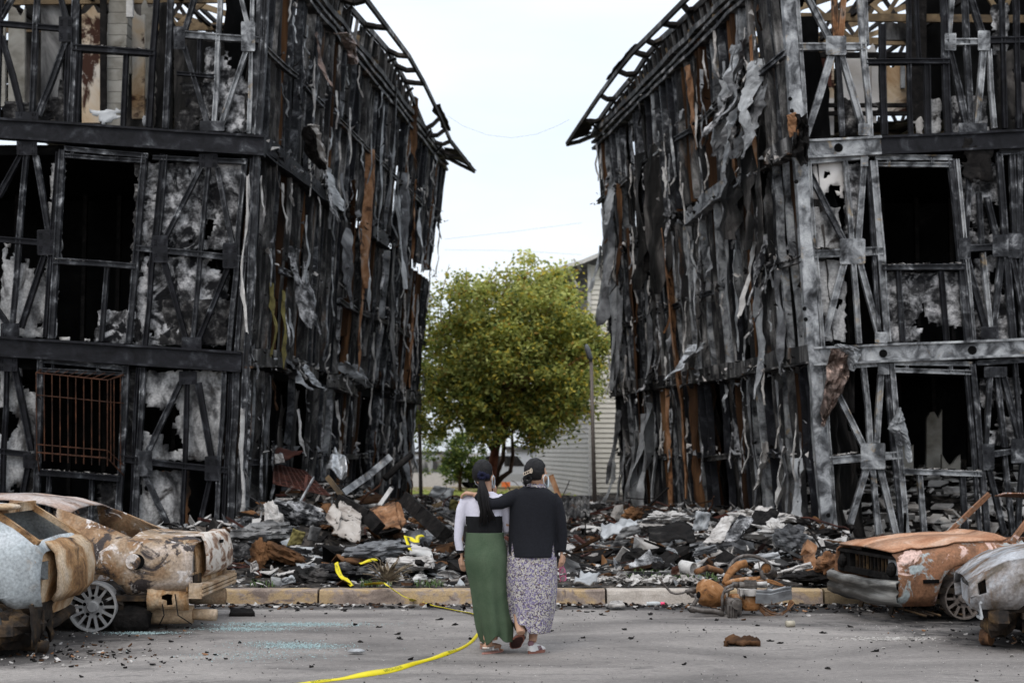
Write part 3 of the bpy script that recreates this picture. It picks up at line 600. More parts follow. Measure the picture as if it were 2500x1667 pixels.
def ribbon(face, par, u, v, ln, w_, mat, name='torn_strip', out=0.12, twist=1.5, curl=0.15, seg=12, drift=0.0, crump=0.0):
    """a strip of cladding hanging from one end and curling away from the wall"""
    b = MB(); vs = []; fs = []; sd = R() * 99; th = U(-0.8, 0.8)
    nn = 4
    if name == 'torn_strip' and w_ < .8: w_ *= .75
    if name == 'crumpled_sheet': nn = 10; seg = 18; crump = .3
    for i in range(seg + 1):
        a = i / seg; th2 = th + twist * noise.noise(Vector((a * 1.6, sd, 0)))
        ww = w_ * max(.12, 0.62 + 0.5 * noise.noise(Vector((a * 2.3, sd, 5))) + U(-.2, .2)) * (1 if a < .8 else (1 - a) / .2 * 0.5 + U(.2, .5))
        dx = drift * a + 0.12 * noise.noise(Vector((a * 2, sd, 9)))
        dd = -out * (a ** 1.3) - curl * noise.noise(Vector((a * 2.5, sd, 2))) * a - 0.03
        for k in range(nn + 1):
            o = (k / nn - 0.5) * ww
            cx = o * math.cos(th2) + U(-.012, .012); cd = o * math.sin(th2) + 0.12 * ww * math.cos(k / nn * math.pi * 2) + U(-.022, .022) * (1 if not crump else .5) + crump * ww * noise.fractal(Vector((k / nn * 3, a * 5, sd)), .8, 2.2, 3)
            vs.append(face.pt(u + (cx + dx) / face.Wm, v - a * ln / face.Hm + U(-.003, .003), dd + cd * 0.8))
    for i in range(seg):
        for k in range(nn):
            q = i * (nn + 1) + k; fs.append((q, q + 1, q + nn + 2, q + nn + 1))
    b.add(vs, fs); return b.build(name, mat, par, smooth=False, solid=0.006)
side(LS, bL, LB, 46, 3, 1, None, [(0.12, 0.34, 0), (0.55, 0.75, 0)])
side(RS, bR, RB, 38, 5, 3, None, [(0.62, 0.8, 2), (0.3, 0.42, 0)])
random.seed(21)
# floor beams on the side walls, buckled and broken
for face, par, bands, runs in ((LS, bL, LB, {0: [(0, .1, 0, .012), (.1, .2, .012, .004), (.2, .27, .0, -.01), (.36, .48, -.004, -.012), (.8, .98, -.0, -.0)], 1: [(0, .1, 0, 0), (.1, .22, 0, -.003), (.22, .3, -.003, -.004), (.5, .6, -.003, -.003)]}),
                               (RS, bR, RB, {0: [(0, .15, 0, -.002), (.16, .34, -.002, -.004), (.36, .52, -.002, -.002), (.55, .8, 0, .001), (.8, 1, 0, 0)], 1: [(0, .1, 0, 0), (.13, .3, .0, -.004), (.3, .44, -.004, -.02)]})):
    for k, rr in runs.items():
        for (a, c, da, dc) in rr:
            mt = M['steel_black'] if face is LS and k == 1 else (M['steel_grey'] if (face is RS and k == 1 and a > .1) else M['steel_side'])
            vv = bands[k]
            b = MB(); face.beam(b, (a, vv + da), (c, vv + dc), 0.27, -0.05, 0.2, 0.05, False, False); o = b.build('floor_beam', mt, par)
            b = MB(); face.beam(b, (a, vv + da - 0.0145), (c, vv + dc - 0.0145), 0.03, -0.09, 0.2, 0.02, False, False); b.build('flange', mt, o)
    # top plate, doubled
    for dv, w_ in ((0.0, 0.1), (-0.017, 0.06), (-0.034, 0.06)):
        b = MB(); face.beam(b, (0, 1 + dv), (1, 1 + dv), w_, -0.03, 0.2, 0.02, False, False); b.build('top_plate', M['steel_side'], par)
# strips traced from the photograph's most visible ones, then a scatter
def S(face, par, px, py, ln, w_, mat, **k):
    u, v = face.uv(px, py); return ribbon(face, par, u, v, ln, w_, M[mat], **k)
for a in ((905, 365, 3.0, .55, 'rust_orange', dict(out=.1, twist=.3, name='scorched_plank')), (862, 440, 1.5, .35, 'board_brown', dict(out=.1, twist=.3, name='scorched_plank')), (893, 560, 3.2, .35, 'rust_orange', dict(out=.12, twist=.3, name='scorched_plank', drift=-.3)),
          (965, 200, 3.4, .5, 'sheet_grey', {}), (935, 260, 3.0, .35, 'sheet_pale', {}), (985, 420, 2.6, .6, 'sheet_grey', dict(out=.3)), (970, 480, 2.2, .6, 'sheet_pale', dict(out=.35)), (1020, 510, 1.6, .6, 'sheet_pale', dict(out=.3)), (892, 580, 1.6, .3, 'sheet_pale', dict(out=.25)),
          (960, 600, 3.2, .5, 'board_grey', dict(out=.3)), (1012, 440, 2.0, .3, 'rust_orange', {}), (1010, 720, 2.4, .3, 'rust_orange', {}), (715, 605, 1.4, .6, 'ash_panel', dict(out=.3)), (742, 640, 1.3, .7, 'ash_panel', dict(out=.35)), (800, 412, .8, .7, 'sheet_pale', dict(out=.3)), (790, 425, .9, .5, 'ash_panel', dict(out=.3)),
          (850, 560, 1.6, .5, 'sheet_grey', {}), (870, 520, 1.4, .4, 'ash_dark', {}), (688, 710, 1.3, .3, 'olive', {}), (660, 690, 1.2, .25, 'olive', {}), (1015, 240, 1.6, .4, 'board_brown', {}), (1000, 1000, 1.6, .6, 'sheet_pale', dict(out=.3)), (985, 1030, 1.8, .5, 'sheet_grey', dict(out=.4)),
          (1000, 1060, 2.0, .25, 'rust_orange', dict(out=.2)), (770, 80, 1.0, .3, 'foil_brown', dict(out=.3)), (600, 430, 2.4, .25, 'plaster', dict(out=.04)), (615, 640, 2.0, .25, 'ash_panel', dict(out=.05)), (605, 930, 2.4, .3, 'ash_panel', dict(out=.05)), (640, 940, 2.6, .3, 'ash_panel', dict(out=.06)), (590, 1000, 2.2, .25, 'plaster', dict(out=.05)), (655, 920, 2.6, .25, 'sheet_grey', dict(out=.05)),
          (700, 880, .5, .8, 'sheet_grey', dict(out=.4)), (740, 885, .5, .7, 'foil', dict(out=.4)), (840, 885, .5, .8, 'sheet_pale', dict(out=.5)), (870, 890, .5, .6, 'sheet_grey', dict(out=.4))):
    S(LS, bL, *a[:4], a[4], **a[5])
for a in ((1800, 110, 1.7, .7, 'sheet_pale', dict(out=.5, curl=.5, name='crumpled_sheet')), (1825, 90, 1.5, .6, 'sheet_grey', dict(out=.5, curl=.5, name='crumpled_sheet')), (1850, 150, 1.3, .6, 'sheet_pale', dict(out=.4, curl=.4, name='crumpled_sheet')), (1785, 190, 1.4, .6, 'sheet_grey', dict(out=.3, curl=.4, name='crumpled_sheet')), (1835, 230, 1.1, .5, 'sheet_grey', dict(out=.3, name='crumpled_sheet')), (1812, 165, 1.2, .7, 'ash_panel', dict(out=.6, curl=.5, name='crumpled_sheet')), (1795, 215, 1.5, .55, 'sheet_pale', dict(out=.3, name='crumpled_sheet')), (1840, 185, 1.3, .5, 'ash_dark', dict(out=.5, name='crumpled_sheet')), (1860, 210, 1.2, .45, 'sheet_grey', dict(out=.4, name='crumpled_sheet')),
          (1835, 90, 2.4, .35, 'rust_orange', dict(out=.1, twist=.3, name='scorched_plank')), (1795, 270, 1.2, .35, 'rust_orange', dict(out=.12, twist=.3, name='scorched_plank')), (1681, 165, 1.6, .5, 'rust_orange', dict(out=-.05, curl=0, twist=.2, name='scorched_plank')), (1860, 300, 2.2, .8, 'board', dict(out=.2)), (1790, 340, 1.8, .9, 'board', dict(out=.25)), (1830, 330, 2.0, .9, 'board', dict(out=.25)),
          (1490, 480, 2.2, .9, 'sheet_grey', dict(out=.2)), (1480, 540, 2.6, .9, 'sheet_grey', dict(out=.25)), (1500, 650, 3.0, .6, 'sheet_pale', dict(out=.3)), (1470, 600, 1.2, .6, 'sheet_pale', dict(out=.4)), (1515, 700, 2.6, .5, 'sheet_grey', dict(out=.3)), (1495, 430, 1.2, .6, 'sheet_pale', dict(out=.2)),
          (1510, 450, 2.4, .4, 'board_brown', dict(name='scorched_plank', twist=.3)), (1535, 560, 6.0, .7, 'board_brown', dict(out=.15, twist=.3, name='scorched_plank')), (1620, 560, 5.6, .45, 'rust_orange', dict(out=.2, twist=.2, name='scorched_plank', drift=-1.0)), (1560, 380, 3.0, 1.2, 'board', dict(out=.2)), (1600, 350, 3.2, 1.0, 'board', dict(out=.2)), (1575, 620, 3.0, .35, 'sheet_grey', {}),
          (1800, 610, 1.8, .5, 'sheet_pale', dict(out=.15)), (1770, 480, 2.6, .3, 'sheet_grey', dict(out=.1)), (1868, 570, 1.2, .5, 'ash_panel', dict(out=.4)), (1845, 590, 1.3, .4, 'plaster', dict(out=.4)), (1875, 640, 1.0, .4, 'ash_panel', dict(out=.3)), (1900, 660, 1.7, .4, 'sheet_grey', {}), (1850, 700, 1.9, .45, 'sheet_pale', {}),
          (1690, 840, .7, .7, 'foil', dict(out=.5)), (1720, 835, .4, .6, 'sheet_pale', dict(out=.4)), (1600, 890, .6, .8, 'ash_panel', dict(out=.4)), (1575, 1010, 2.6, 1.0, 'sheet_pale', dict(out=.6, curl=.4)), (1590, 985, 2.6, .9, 'sheet_pale', dict(out=.5, curl=.4)), (1560, 1050, 2.2, .9, 'sheet_grey', dict(out=.6)), (1605, 1060, 2.4, .5, 'sheet_pale', dict(out=.4)),
          (1512, 1000, 1.8, .7, 'sheet_grey', dict(out=.5)), (1505, 1060, 1.9, .6, 'sheet_pale', dict(out=.45)), (1518, 1100, 1.8, .5, 'sheet_grey', dict(out=.3)), (1630, 950, 3.0, .4, 'rust_orange', dict(out=.2, twist=.2, name='scorched_plank')), (1690, 900, 3.4, .35, 'board_brown', dict(out=.1, twist=.2, name='scorched_plank')),
          (1900, 930, 2.6, .4, 'sheet_grey', dict(out=.05)), (1830, 930, 2.6, .3, 'sheet_grey', dict(out=.05)), (1945, 1120, 1.6, .5, 'sheet_pale', dict(out=.2)), (1915, 1090, 1.0, .6, 'plaster', dict(out=.2)), (1870, 1080, .8, .6, 'plaster', dict(out=.2)), (1600, 500, 1.5, .7, 'char', dict(out=.3))):
    S(RS, bR, *a[:4], a[4], **a[5])
for face, par, n in ((LS, bL, 40), (RS, bR, 40)):
    for i in range(n):
        u = R() ** 0.8; v = U(0.12, 0.97)
        mt = random.choice(['ash_panel', 'sheet_grey', 'sheet_grey', 'board_grey', 'ash_dark', 'ash_dark', 'board', 'board', 'steel_side', 'board_brown', 'plaster'])
        ribbon(face, par, u, v, U(0.3, 1.3), U(0.08, 0.24), M[mt], out=U(.02, .2), seg=7)
    for i in range(115):
        ribbon(face, par, R() ** .8, U(.15, .97), U(0.3, 1.3), U(0.04, 0.14), M[random.choice(['sheet_pale', 'ash_panel', 'steel_grey', 'plaster', 'white_ash'])], out=U(.02, .1), seg=7)
# small debris clinging along the floor lines of the side walls: one mass each
for face, par in ((LS, bL), (RS, bR)):
    b = MB(); random.seed(55)
    for i in range(900):
        lv = random.choice((0.3, 0.3, 0.65, 0.65, 0.15, 0.48, 0.82, U(0.05, 0.98)))
        u = R(); v = lv + U(-.012, .02); P0 = face.pt(u, v, U(-0.16, 0.05)); s_ = U(.015, .075) * (1.3 if R() < .2 else 1)
        b.add([P0 + Vector((U(-s_, s_), U(-s_, s_), U(-s_, s_))) for _ in range(4)], [(0, 1, 2), (0, 2, 3), (0, 3, 1), (1, 3, 2)], random.choice((0, 1, 1, 2, 2, 2)))
    o = b.build('clinging_debris', [M['white_ash'], M['sheet_grey'], M['char']], par); o["kind"] = 'stuff'

# ash and scraps lying on the window sills
for face, par, segs in ((LF, bL, ((138, 634, 330, 646), (185, 110, 375, 123), (100, 1148, 288, 1161))), (RF, bR, ((2156, 646, 2350, 645), (2206, 1144, 2390, 1150), (1985, 610, 2050, 607), (2028, 1114, 2095, 1106)))):
    b = MB()
    for (x0, y0, x1, y1) in segs:
        for k in range(60):
            t = R(); u, v = face.uv(x0 + (x1 - x0) * t, y0 + (y1 - y0) * t); p = face.pt(u, v, U(-.02, .1)); s_ = U(.01, .05)
            b.add([p + Vector((U(-s_, s_) * 1.6, U(-s_, s_), U(0, s_ * .7))) for _ in range(4)], [(0, 1, 2), (0, 2, 3), (0, 3, 1), (1, 3, 2)], random.choice((0, 0, 1)))
    o = b.build('sill_debris', [M['white_ash'], M['char']], par); o["kind"] = 'stuff'
# interiors: sooted floors, partitions, far walls
random.seed(31)
def quad_slab(pts, th, name, mat, par):
    b = MB(); n = len(pts); top = [Vector(p) for p in pts]; bot = [p - Vector((0, 0, th)) for p in top]
    b.add(top + bot, [tuple(range(n)), tuple(range(2 * n - 1, n - 1, -1))] + [(i, n + i, n + (i + 1) % n, (i + 1) % n) for i in range(n)])
    return b.build(name, mat, par)
for face, ff, par, sx, bands, Yf in ((LS, LF, bL, -1, LB, 39.5), (RS, RF, bR, 1, RB, 35.3)):
    xo = sx * 17.0
    for v in bands:
        a = face.pt(0, v, 0.4); c = face.pt(1, v, 0.3)
        quad_slab([(a.x, 22.25, a.z), (c.x, Yf, a.z), (xo, Yf, a.z), (xo, 22.25, a.z)], 0.16, 'floor_slab', M['soot'], par)
    zt = ff.pt(0, 0.98).z; z2 = face.pt(0, bands[1]).z
    # far wall and outer wall (third storey is torn open to the sky above 1.6 m)
    fx = face.pt(1, 0.3, 0.3).x
    b = MB(); b.box(((fx + xo) / 2, Yf, z2 / 2 + 0.4), (abs(xo - fx), 0.15, z2 + 0.8)); b.build('back_wall', M['soot'], par)
    b = MB(); b.box((xo, 31, z2 / 2 + 0.3), (0.15, 18, z2 + 0.6)); b.build('outer_wall', M['soot'], par)
    # cross partitions
    for k, Yp in enumerate((26.2, 31.0)):
        for s_ in range(2):
            z0 = [0.1, face.pt(0, bands[0]).z][s_]; z1 = [face.pt(0, bands[0]).z - .2, z2 - .2][s_]
            x0 = face.pt((Yp - 22) / (Yf - 22), [.1, .45][s_], 0.5).x
            b = MB(); b.box(((x0 + xo) / 2, Yp, (z0 + z1) / 2), (abs(xo - x0), 0.12, z1 - z0)); b.build('partition', M['soot'], par)
            for q in range(9):
                x = x0 + sx * (0.5 + q * 0.62); b = MB(); b.box((x, Yp - 0.6, (z0 + z1) / 2), (0.07, 0.09, z1 - z0)); b.build('inner_stud', M['char'], par)
def hpan(par, x0, y0, x1, y1, Y, mat, name, th=0.08, rag=0.12, cuts=0.0):
    """a standing interior panel with a broken top"""
    b = MB(); n = max(3, int(abs(x1 - x0) / 8)); vs = []; a0 = W(x0, y1, Y); 
    for i in range(n + 1):
        x = x0 + (x1 - x0) * i / n
        p = W(x, y1, Y); t = W(x, y0, Y); t.z += U(-rag, rag); t.x = p.x + (t.x - p.x)
        vs += [p, t, p + Vector((0, th, 0)), t + Vector((0, th, 0))]
    fs = []
    for i in range(n):
        q = i * 4; fs += [(q, q + 4, q + 5, q + 1), (q + 2, q + 3, q + 7, q + 6), (q + 1, q + 5, q + 7, q + 3)]
    fs += [(0, 1, 3, 2), (n * 4, n * 4 + 2, n * 4 + 3, n * 4 + 1)]
    b.add(vs, fs); return b.build(name, M[mat], par)
# left third storey: standing panels and the block pier seen through the window
hpan(bL, 200, 20, 246, 300, 24.4, 'plaster_warm', 'standing_panel'); hpan(bL, 244, -40, 258, 300, 24.0, 'char', 'standing_panel'); hpan(bL, 256, 80, 264, 300, 24.3, 'white_ash', 'standing_panel')
hpan(bL, 300, 60, 320, 180, 24.8, 'block', 'standing_panel'); hpan(bL, 322, 30, 352, 290, 24.9, 'plaster_warm', 'standing_panel'); hpan(bL, 345, 10, 378, 240, 25.2, 'block', 'standing_panel'); hpan(bL, 20, 30, 60, 260, 24.8, 'block', 'standing_panel'); hpan(bL, 100, 0, 150, 260, 25.4, 'board_grey', 'standing_panel'); hpan(bL, -5, 60, 12, 260, 24.2, 'block', 'standing_panel')
hpan(bL, 425, 95, 610, 330, 24.6, 'board', 'standing_panel'); hpan(bL, 60, -60, 420, 330, 27.0, 'board', 'standing_panel'); hpan(bL, 150, -100, 196, 320, 25.5, 'soot', 'standing_panel')
hpan(bL, 308, -20, 324, 42, 24.0, 'plaster', 'standing_panel')
p0 = W(275, 268, 24.2); 
for k in range(26):
    z = p0.z - 0.3 + k * 0.2
    if z > p0.z + 4.4: break
    b = MB(); b.box((p0.x + (k * 0.008), 24.3, z + 0.1), (0.34, 0.3, 0.192)); b.build('block', M['block'], bL)
# right third storey: pale rooms
hpan(bR, 1945, 128, 1975, 250, 25.0, 'soot', 'standing_panel'); hpan(bR, 1955, 140, 2036, 300, 25.2, 'plaster_warm', 'standing_panel'); hpan(bR, 1968, 138, 2030, 212, 25.0, 'rust_red', 'standing_panel', rag=.15)
hpan(bR, 1950, 232, 2036, 330, 24.9, 'gypsum', 'standing_panel', rag=.1); hpan(bR, 2054, 120, 2140, 300, 25.2, 'gypsum', 'standing_panel'); hpan(bR, 2128, 150, 2152, 270, 25.1, 'gypsum', 'standing_panel'); hpan(bR, 2166, 150, 2216, 280, 25.4, 'plaster_warm', 'standing_panel')
hpan(bR, 2200, 160, 2210, 215, 25.3, 'sheet_pale', 'standing_panel'); hpan(bR, 2160, 55, 2218, 98, 25.5, 'board_grey', 'standing_panel', rag=.03); hpan(bR, 2216, -60, 2262, 290, 25.2, 'char', 'standing_panel'); hpan(bR, 2262, -60, 2330, 290, 26, 'soot', 'standing_panel'); hpan(bR, 2325, -60, 2560, 330, 25.6, 'soot', 'standing_panel')
for y in (252, 272): hpan(bR, 1950, y, 2220, y + 9, 24.7, 'char', 'inner_rail', rag=0)
hpan(bR, 1950, 128, 2220, 140, 24.8, 'char', 'inner_rail', rag=0)
# plaster rubble inside the right ground floor
b = MB()
for i in range(420):
    x = U(5.0, 9.5); y = U(22.6, 25.6); z = 0.2 + (y - 22.5) * 0.32 + U(0, .35); s_ = U(.05, .24)
    rt = Matrix.Rotation(U(0, 6.28), 3, 'Z') @ Matrix.Rotation(U(-.9, .9), 3, 'X'); b.box((x, y, z), (s_ * 1.6, s_ * 1.2, U(.01, .04)), rt, random.choice((0, 0, 1, 2)))
o = b.build('fallen_plaster', [M['plaster'], M['white_ash'], M['char']], bR); o["kind"] = 'stuff'
b = sheet_grid(4.8, 10, 22.4, 26.1, 20, 14, lambda x, y: 0.15 + (y - 22.4) * 0.34 + 0.2 * noise.noise(Vector((x * 2, y * 2, 0)))); b.build('rubble_bed', M['dirt'], bR, smooth=True)
for q in ((2190, 1080, 2230, 1160, 24.3), (2262, 1010, 2300, 1150, 24.6), (2300, 1120, 2345, 1160, 24.4)): hpan(bR, q[0], q[1], q[2], q[3], q[4], 'block', 'standing_panel')
# roof: open trusses crossing each block
for face, par, sx, ys in ((LS, bL, -1, (22.9, 24.1, 25.3, 26.8, 28.4, 30.2, 32.2, 34.5, 37)), (RS, bR, 1, (22.9, 24.1, 25.3, 26.8, 28.4, 30.2, 32.2, 34.4))):
    Yf = 39.5 if sx < 0 else 35.3
    for Yt in ys:
        u = (Yt - 22) / (Yf - 22); e = face.pt(u, 1.0, 0.0); x0 = e.x; z0 = e.z + U(-.12, .05); x1 = x0 + sx * 9.5
        b = MB(); b.bar((x0, Yt, z0), (x1, Yt, z0 - 0.1), 0.14, 0.07); o = b.build('roof_truss', M['timber'], par)
        px_ = [x0 + sx * k * 1.05 for k in range(9)]
        zt_ = lambda x: z0 + 0.25 + abs(x - x0) * 0.32
        b = MB(); b.bar((x0, Yt, z0 + 0.12), (x1, Yt, zt_(x1)), 0.12, 0.07); b.build('top_chord', M['timber'], o)
        for k in range(8):
            b = MB()
            if k % 2: b.bar((px_[k], Yt, z0), (px_[k + 1], Yt, zt_(px_[k + 1])), 0.08, 0.05)
            else: b.bar((px_[k], Yt, zt_(px_[k])), (px_[k + 1], Yt, z0), 0.08, 0.05)
            b.build('truss_web', M['timber'] if Yt < 27 else M['roofdark'], o)
    for k in range(7):
        x = k * 1.2 + 0.6; a = face.pt(0.05, 1.0, x); c = face.pt(0.97, 1.0, x); dz = 0.32 * x + 0.35
        if sx < 0 or k > 0:
            b = MB(); b.bar(a + Vector((0, 0, dz)), c + Vector((0, 0, dz)), 0.09, 0.07); b.build('purlin', M['roofdark'], par)
    random.seed(8)
    Yq = 26.6
    while Yq < Yf - .5:
        for q in range(9):
            if R() < (.12 if Yq > 28.5 else (.3 if sx < 0 else 1)): continue
            xw = face.pt((Yq - 22) / (Yf - 22), .98, .2).x; zc = face.pt((Yq - 22) / (Yf - 22), .98, .2).z
            b = MB(); b.box((xw + sx * (q * 1.1 + .55), Yq + .55, zc + U(.05, .12)), (1.12, 1.14, .02), Matrix.Rotation(U(-.03, .03), 3, 'Y')); b.build('ceiling_board', M['board'] if R() < .7 else M['soot'], par)
        Yq += 1.12
    for k in range(5):
        x = k * 1.6 + 0.9; a = face.pt(0.05, 1.0, x); c = face.pt(0.97, 1.0, x)
        b = MB(); b.bar(a + Vector((0, 0, -.05)), c + Vector((0, 0, -.15)), 0.07, 0.07); b.build('ceiling_tie', M['roofdark'], par)
# eaves over the gap: wall line, outriggers and fascia, following the sagged line seen in the photograph
eL_f = [(860, -60), (894, 0), (998, 138), (1036, 205), (1075, 287), (1100, 345), (1158, 419)]; eL_w = [(770, -60), (837, 0), (946, 123), (990, 200), (1038, 316), (1062, 348), (1095, 387)]
eR_f = [(1740, -66), (1674, 0), (1588, 86), (1534, 138), (1456, 244), (1384, 353)]; eR_w = [(1790, -62), (1714, 6), (1654, 63), (1594, 115), (1551, 181), (1473, 273), (1445, 333)]
def along(pl, t):
    n = len(pl) - 1; k = min(int(t * n), n - 1); a = t * n - k
    return pl[k][0] * (1 - a) + pl[k + 1][0] * a, pl[k][1] * (1 - a) + pl[k + 1][1] * a
for face, par, ef, ew, Ys, nr in ((LS, bL, eL_f, eL_w, (25.5, 39.5), 12), (RS, bR, eR_f, eR_w, (25.0, 35.3), 9)):
    def Yat(px, py):
        u, v = face.uv(px, py + 3); return max(21.5, min(face.P[1].y, face.pt(u, v).y))
    fp = []; wp = []
    for i in range(nr + 1):
        t = i / nr; wx, wy = along(ew, t); Y = 22 + (Yat(wx, wy) - 22); fx, fy = along(ef, t)
        wp.append(W(wx, wy, Y)); fp.append(W(fx, fy, Y - 0.05))
    for i in range(nr):
        for P_, nm, w1 in ((fp, 'fascia', 0.11), (wp, 'wall_plate', 0.13)):
            b = MB(); b.bar(P_[i], P_[i + 1], 0.06, w1, up=Vector((0, 0, 1))); b.build(nm, M['roofdark'] if i % 3 else M['steel_side'], par)
    for i in range(0, nr + 1):
        if i in ((7,) if par is bL else ()): continue
        b = MB(); a = wp[i]; c = fp[i]; m_ = a.lerp(c, .5) - Vector((0, 0, U(0, .08)))
        b.bar(a, m_, 0.07, 0.24); b.bar(m_, c, 0.07, 0.2); b.build('eave_outrigger', M['roofdark'], par)
        if i < nr and i % 2 == 0:
            b = MB(); b.bar(a + Vector((0, .1, -.25)), c.lerp(a, .6) + Vector((0, .1, -.1)), 0.05, 0.06); b.build('eave_strut', M['roofdark'], par)
    # short studs and charred boards closing the band between wall top and upper plate
    for i in range(nr):
        for q in range(3):
            t = (i + q / 3) / nr; A = wp[i].lerp(wp[i + 1], q / 3); u = (A.y - face.P[0].y) / (face.P[1].y - face.P[0].y)
            if not -.2 < u < 1: continue
            Bt = face.pt(u, 1.0, .05); b = MB(); b.bar(Bt, A, .06, .08); b.build('cripple', M['steel_side'], par)
            if q < 2 or R() < .7:
                A2 = wp[i].lerp(wp[i + 1], (q + 1) / 3); B2 = face.pt((A2.y - face.P[0].y) / (face.P[1].y - face.P[0].y), 1.0, .05); o_ = Vector((-.1 if par is bL else .1, 0, 0)); b = MB()
                b.add([Bt + o_, B2 + o_, A2 + o_, A + o_], [(0, 1, 2, 3)]); b.build('eave_board', M[random.choice(['board', 'board', 'roofdark', 'board_brown'])], par, solid=.02)
    # torn roofing left on the eave
    for (t0, t1, o0, o1) in (((.62, .78, .75, 1.25), (.9, 1.0, .1, 1.05)) if par is bL else ((.52, .72, .9, 1.2), (.9, 1.0, .1, .95), (.1, .16, .9, 1.2))):
        vs = []; n = 12
        for i in range(n + 1):
            t = t0 + (t1 - t0) * i / n; k = min(int(t * nr), nr - 1); a = t * nr - k
            f_ = fp[k].lerp(fp[k + 1], a); w_ = wp[k].lerp(wp[k + 1], a)
            vs += [w_.lerp(f_, o0 + U(-.1, .1)) + Vector((0, 0, .06)), w_.lerp(f_, (o0 + o1) / 2) + Vector((0, 0, .08)), w_.lerp(f_, o1 + U(-.04, .04)) + Vector((0, 0, .05))]
        b = MB(); b.add(vs, [(i * 3 + k, i * 3 + k + 1, i * 3 + k + 4, i * 3 + k + 3) for i in range(n) for k in range(2)])
        b.build('torn_roofing', M['roofdark'], par, solid=0.02)
# window grille standing off the left ground floor window
gr = []
def gp(px, py, d): u, v = LF.uv(px, py); return LF.pt(u, v, d)
b = MB(); 
a, c, d_, e = gp(104, 912, -.3), gp(276, 930, -.3), gp(276, 1118, -.3), gp(106, 1104, -.3)
a2, c2, d2, e2 = gp(100, 905, 0), gp(302, 916, 0), gp(302, 1160, 0), gp(96, 1150, 0)
b.tube([a2, a, c, c2], 0.012, 5)
go = b.build('window_grille', M['rust_bar'], bL)
b = MB(); b.tube([e2, e, d_, d2], 0.012, 5); b.build('bottom_bar', M['rust_bar'], go)
for i in range(10):
    t = i / 9; b = MB(); p = a.lerp(c, t); q = e.lerp(d_, t); q.z -= 0.12
    b.tube([a2.lerp(c2, t) + Vector((0, 0, .02)), p, q], 0.009, 5); b.build('bar', M['rust_bar'], go)
for t in (.2, .4, .8):
    b = MB(); p = c.lerp(c2, .3); q = d_.lerp(d2, .3); b.tube([c.lerp(c2, t), d_.lerp(d2, t)], 0.009, 5); b.build('bar', M['rust_bar'], go)
for t in (.28, .9):
    b = MB(); b.tube([a2.lerp(e2, t), a.lerp(e, t), c.lerp(d_, t), c2.lerp(d2, t)], 0.009, 5); b.build('bar', M['rust_bar'], go)
# pieces hanging on the right front
def dens(rows, n=4):
    o = []
    for i in range(len(rows) - 1):
        for k in range(n): t = k / n; o.append(tuple(a_ * (1 - t) + b_ * t for a_, b_ in zip(rows[i], rows[i + 1])))
    return o + [rows[-1]]
def hang(face, par, pts, mat, name, d=-0.12, solid=0.015, amp=.06, n=9):
    """pts: pixel outline rows [(xl,y,xr)]"""
    vs = []; fs = []; k = 11; sd = R() * 50
    pts = dens([tuple(float(q) for q in p_) for p_ in pts], 3)
    for i, (xl, y, xr) in enumerate(pts):
        for j in range(k):
            t = j / (k - 1); u, v = face.uv(xl + (xr - xl) * t + U(-1, 1), y + U(-2, 2)); 
            vs.append(face.pt(u, v, d - 0.12 * math.sin(t * 3.1) + amp * 1.3 * noise.fractal(Vector((t * 2.6, i * .28, sd)), .7, 2.2, 4)))
    for i in range(len(pts) - 1):
        for j in range(k - 1): q = i * k + j; fs.append((q, q + 1, q + k + 1, q + k))
    b = MB(); b.add(vs, fs); return b.build(name, mat, par, smooth=False, solid=solid)
hang(RF, bR, [(2022, 852, 2088), (2018, 875, 2078), (2014, 900, 2070), (2010, 930, 2062), (2006, 960, 2048), (2003, 990, 2032), (2001, 1020, 2016), (2000, 1042, 2004)], M['foil_brown'], 'hanging_foil', amp=.12)
hang(RF, bR, [(2028, 845, 2050), (2040, 856, 2090), (2055, 870, 2090), (2062, 890, 2082), (2066, 908, 2074)], M['sheet_pale'], 'hanging_foil', d=-.26, amp=.1)
hang(RF, bR, [(2188, 997, 2191), (2180, 1015, 2199), (2172, 1030, 2204), (2162, 1048, 2210), (2184, 1062, 2212), (2203, 1085, 2216), (2208, 1110, 2220), (2213, 1128, 2217)], M['sheet_pale'], 'hanging_sheet', d=-.1)
hang(RF, bR, [(2178, 1050, 2192), (2182, 1070, 2198), (2190, 1088, 2202)], M['sheet_grey'], 'hanging_sheet', d=-.05)
hang(RF, bR, [(1918, 285, 1948), (1920, 300, 1950), (1922, 320, 1950), (1926, 338, 1948)], M['rust_orange'], 'scorched_plank', d=-.1)
hang(RF, bR, [(1930, 290, 1965), (1932, 320, 1972), (1930, 350, 1968), (1935, 380, 1966), (1950, 410, 1966)], M['char'], 'hanging_char', d=-.14, amp=.2)
hang(LS, bL, [(700, 306, 706), (703, 330, 722), (712, 355, 730), (722, 380, 736), (732, 405, 738)], M['white_ash'], 'peeled_panel', d=-.35)
hang(LS, bL, [(696, 310, 702), (700, 340, 712), (710, 370, 722), (724, 400, 732), (736, 415, 742)], M['char'], 'peeled_panel', d=-.3)
hang(LS, bL, [(752, 84, 775), (762, 90, 790), (775, 110, 796), (782, 135, 798), (786, 158, 796)], M['foil_brown'], 'peeled_panel', d=-.5)
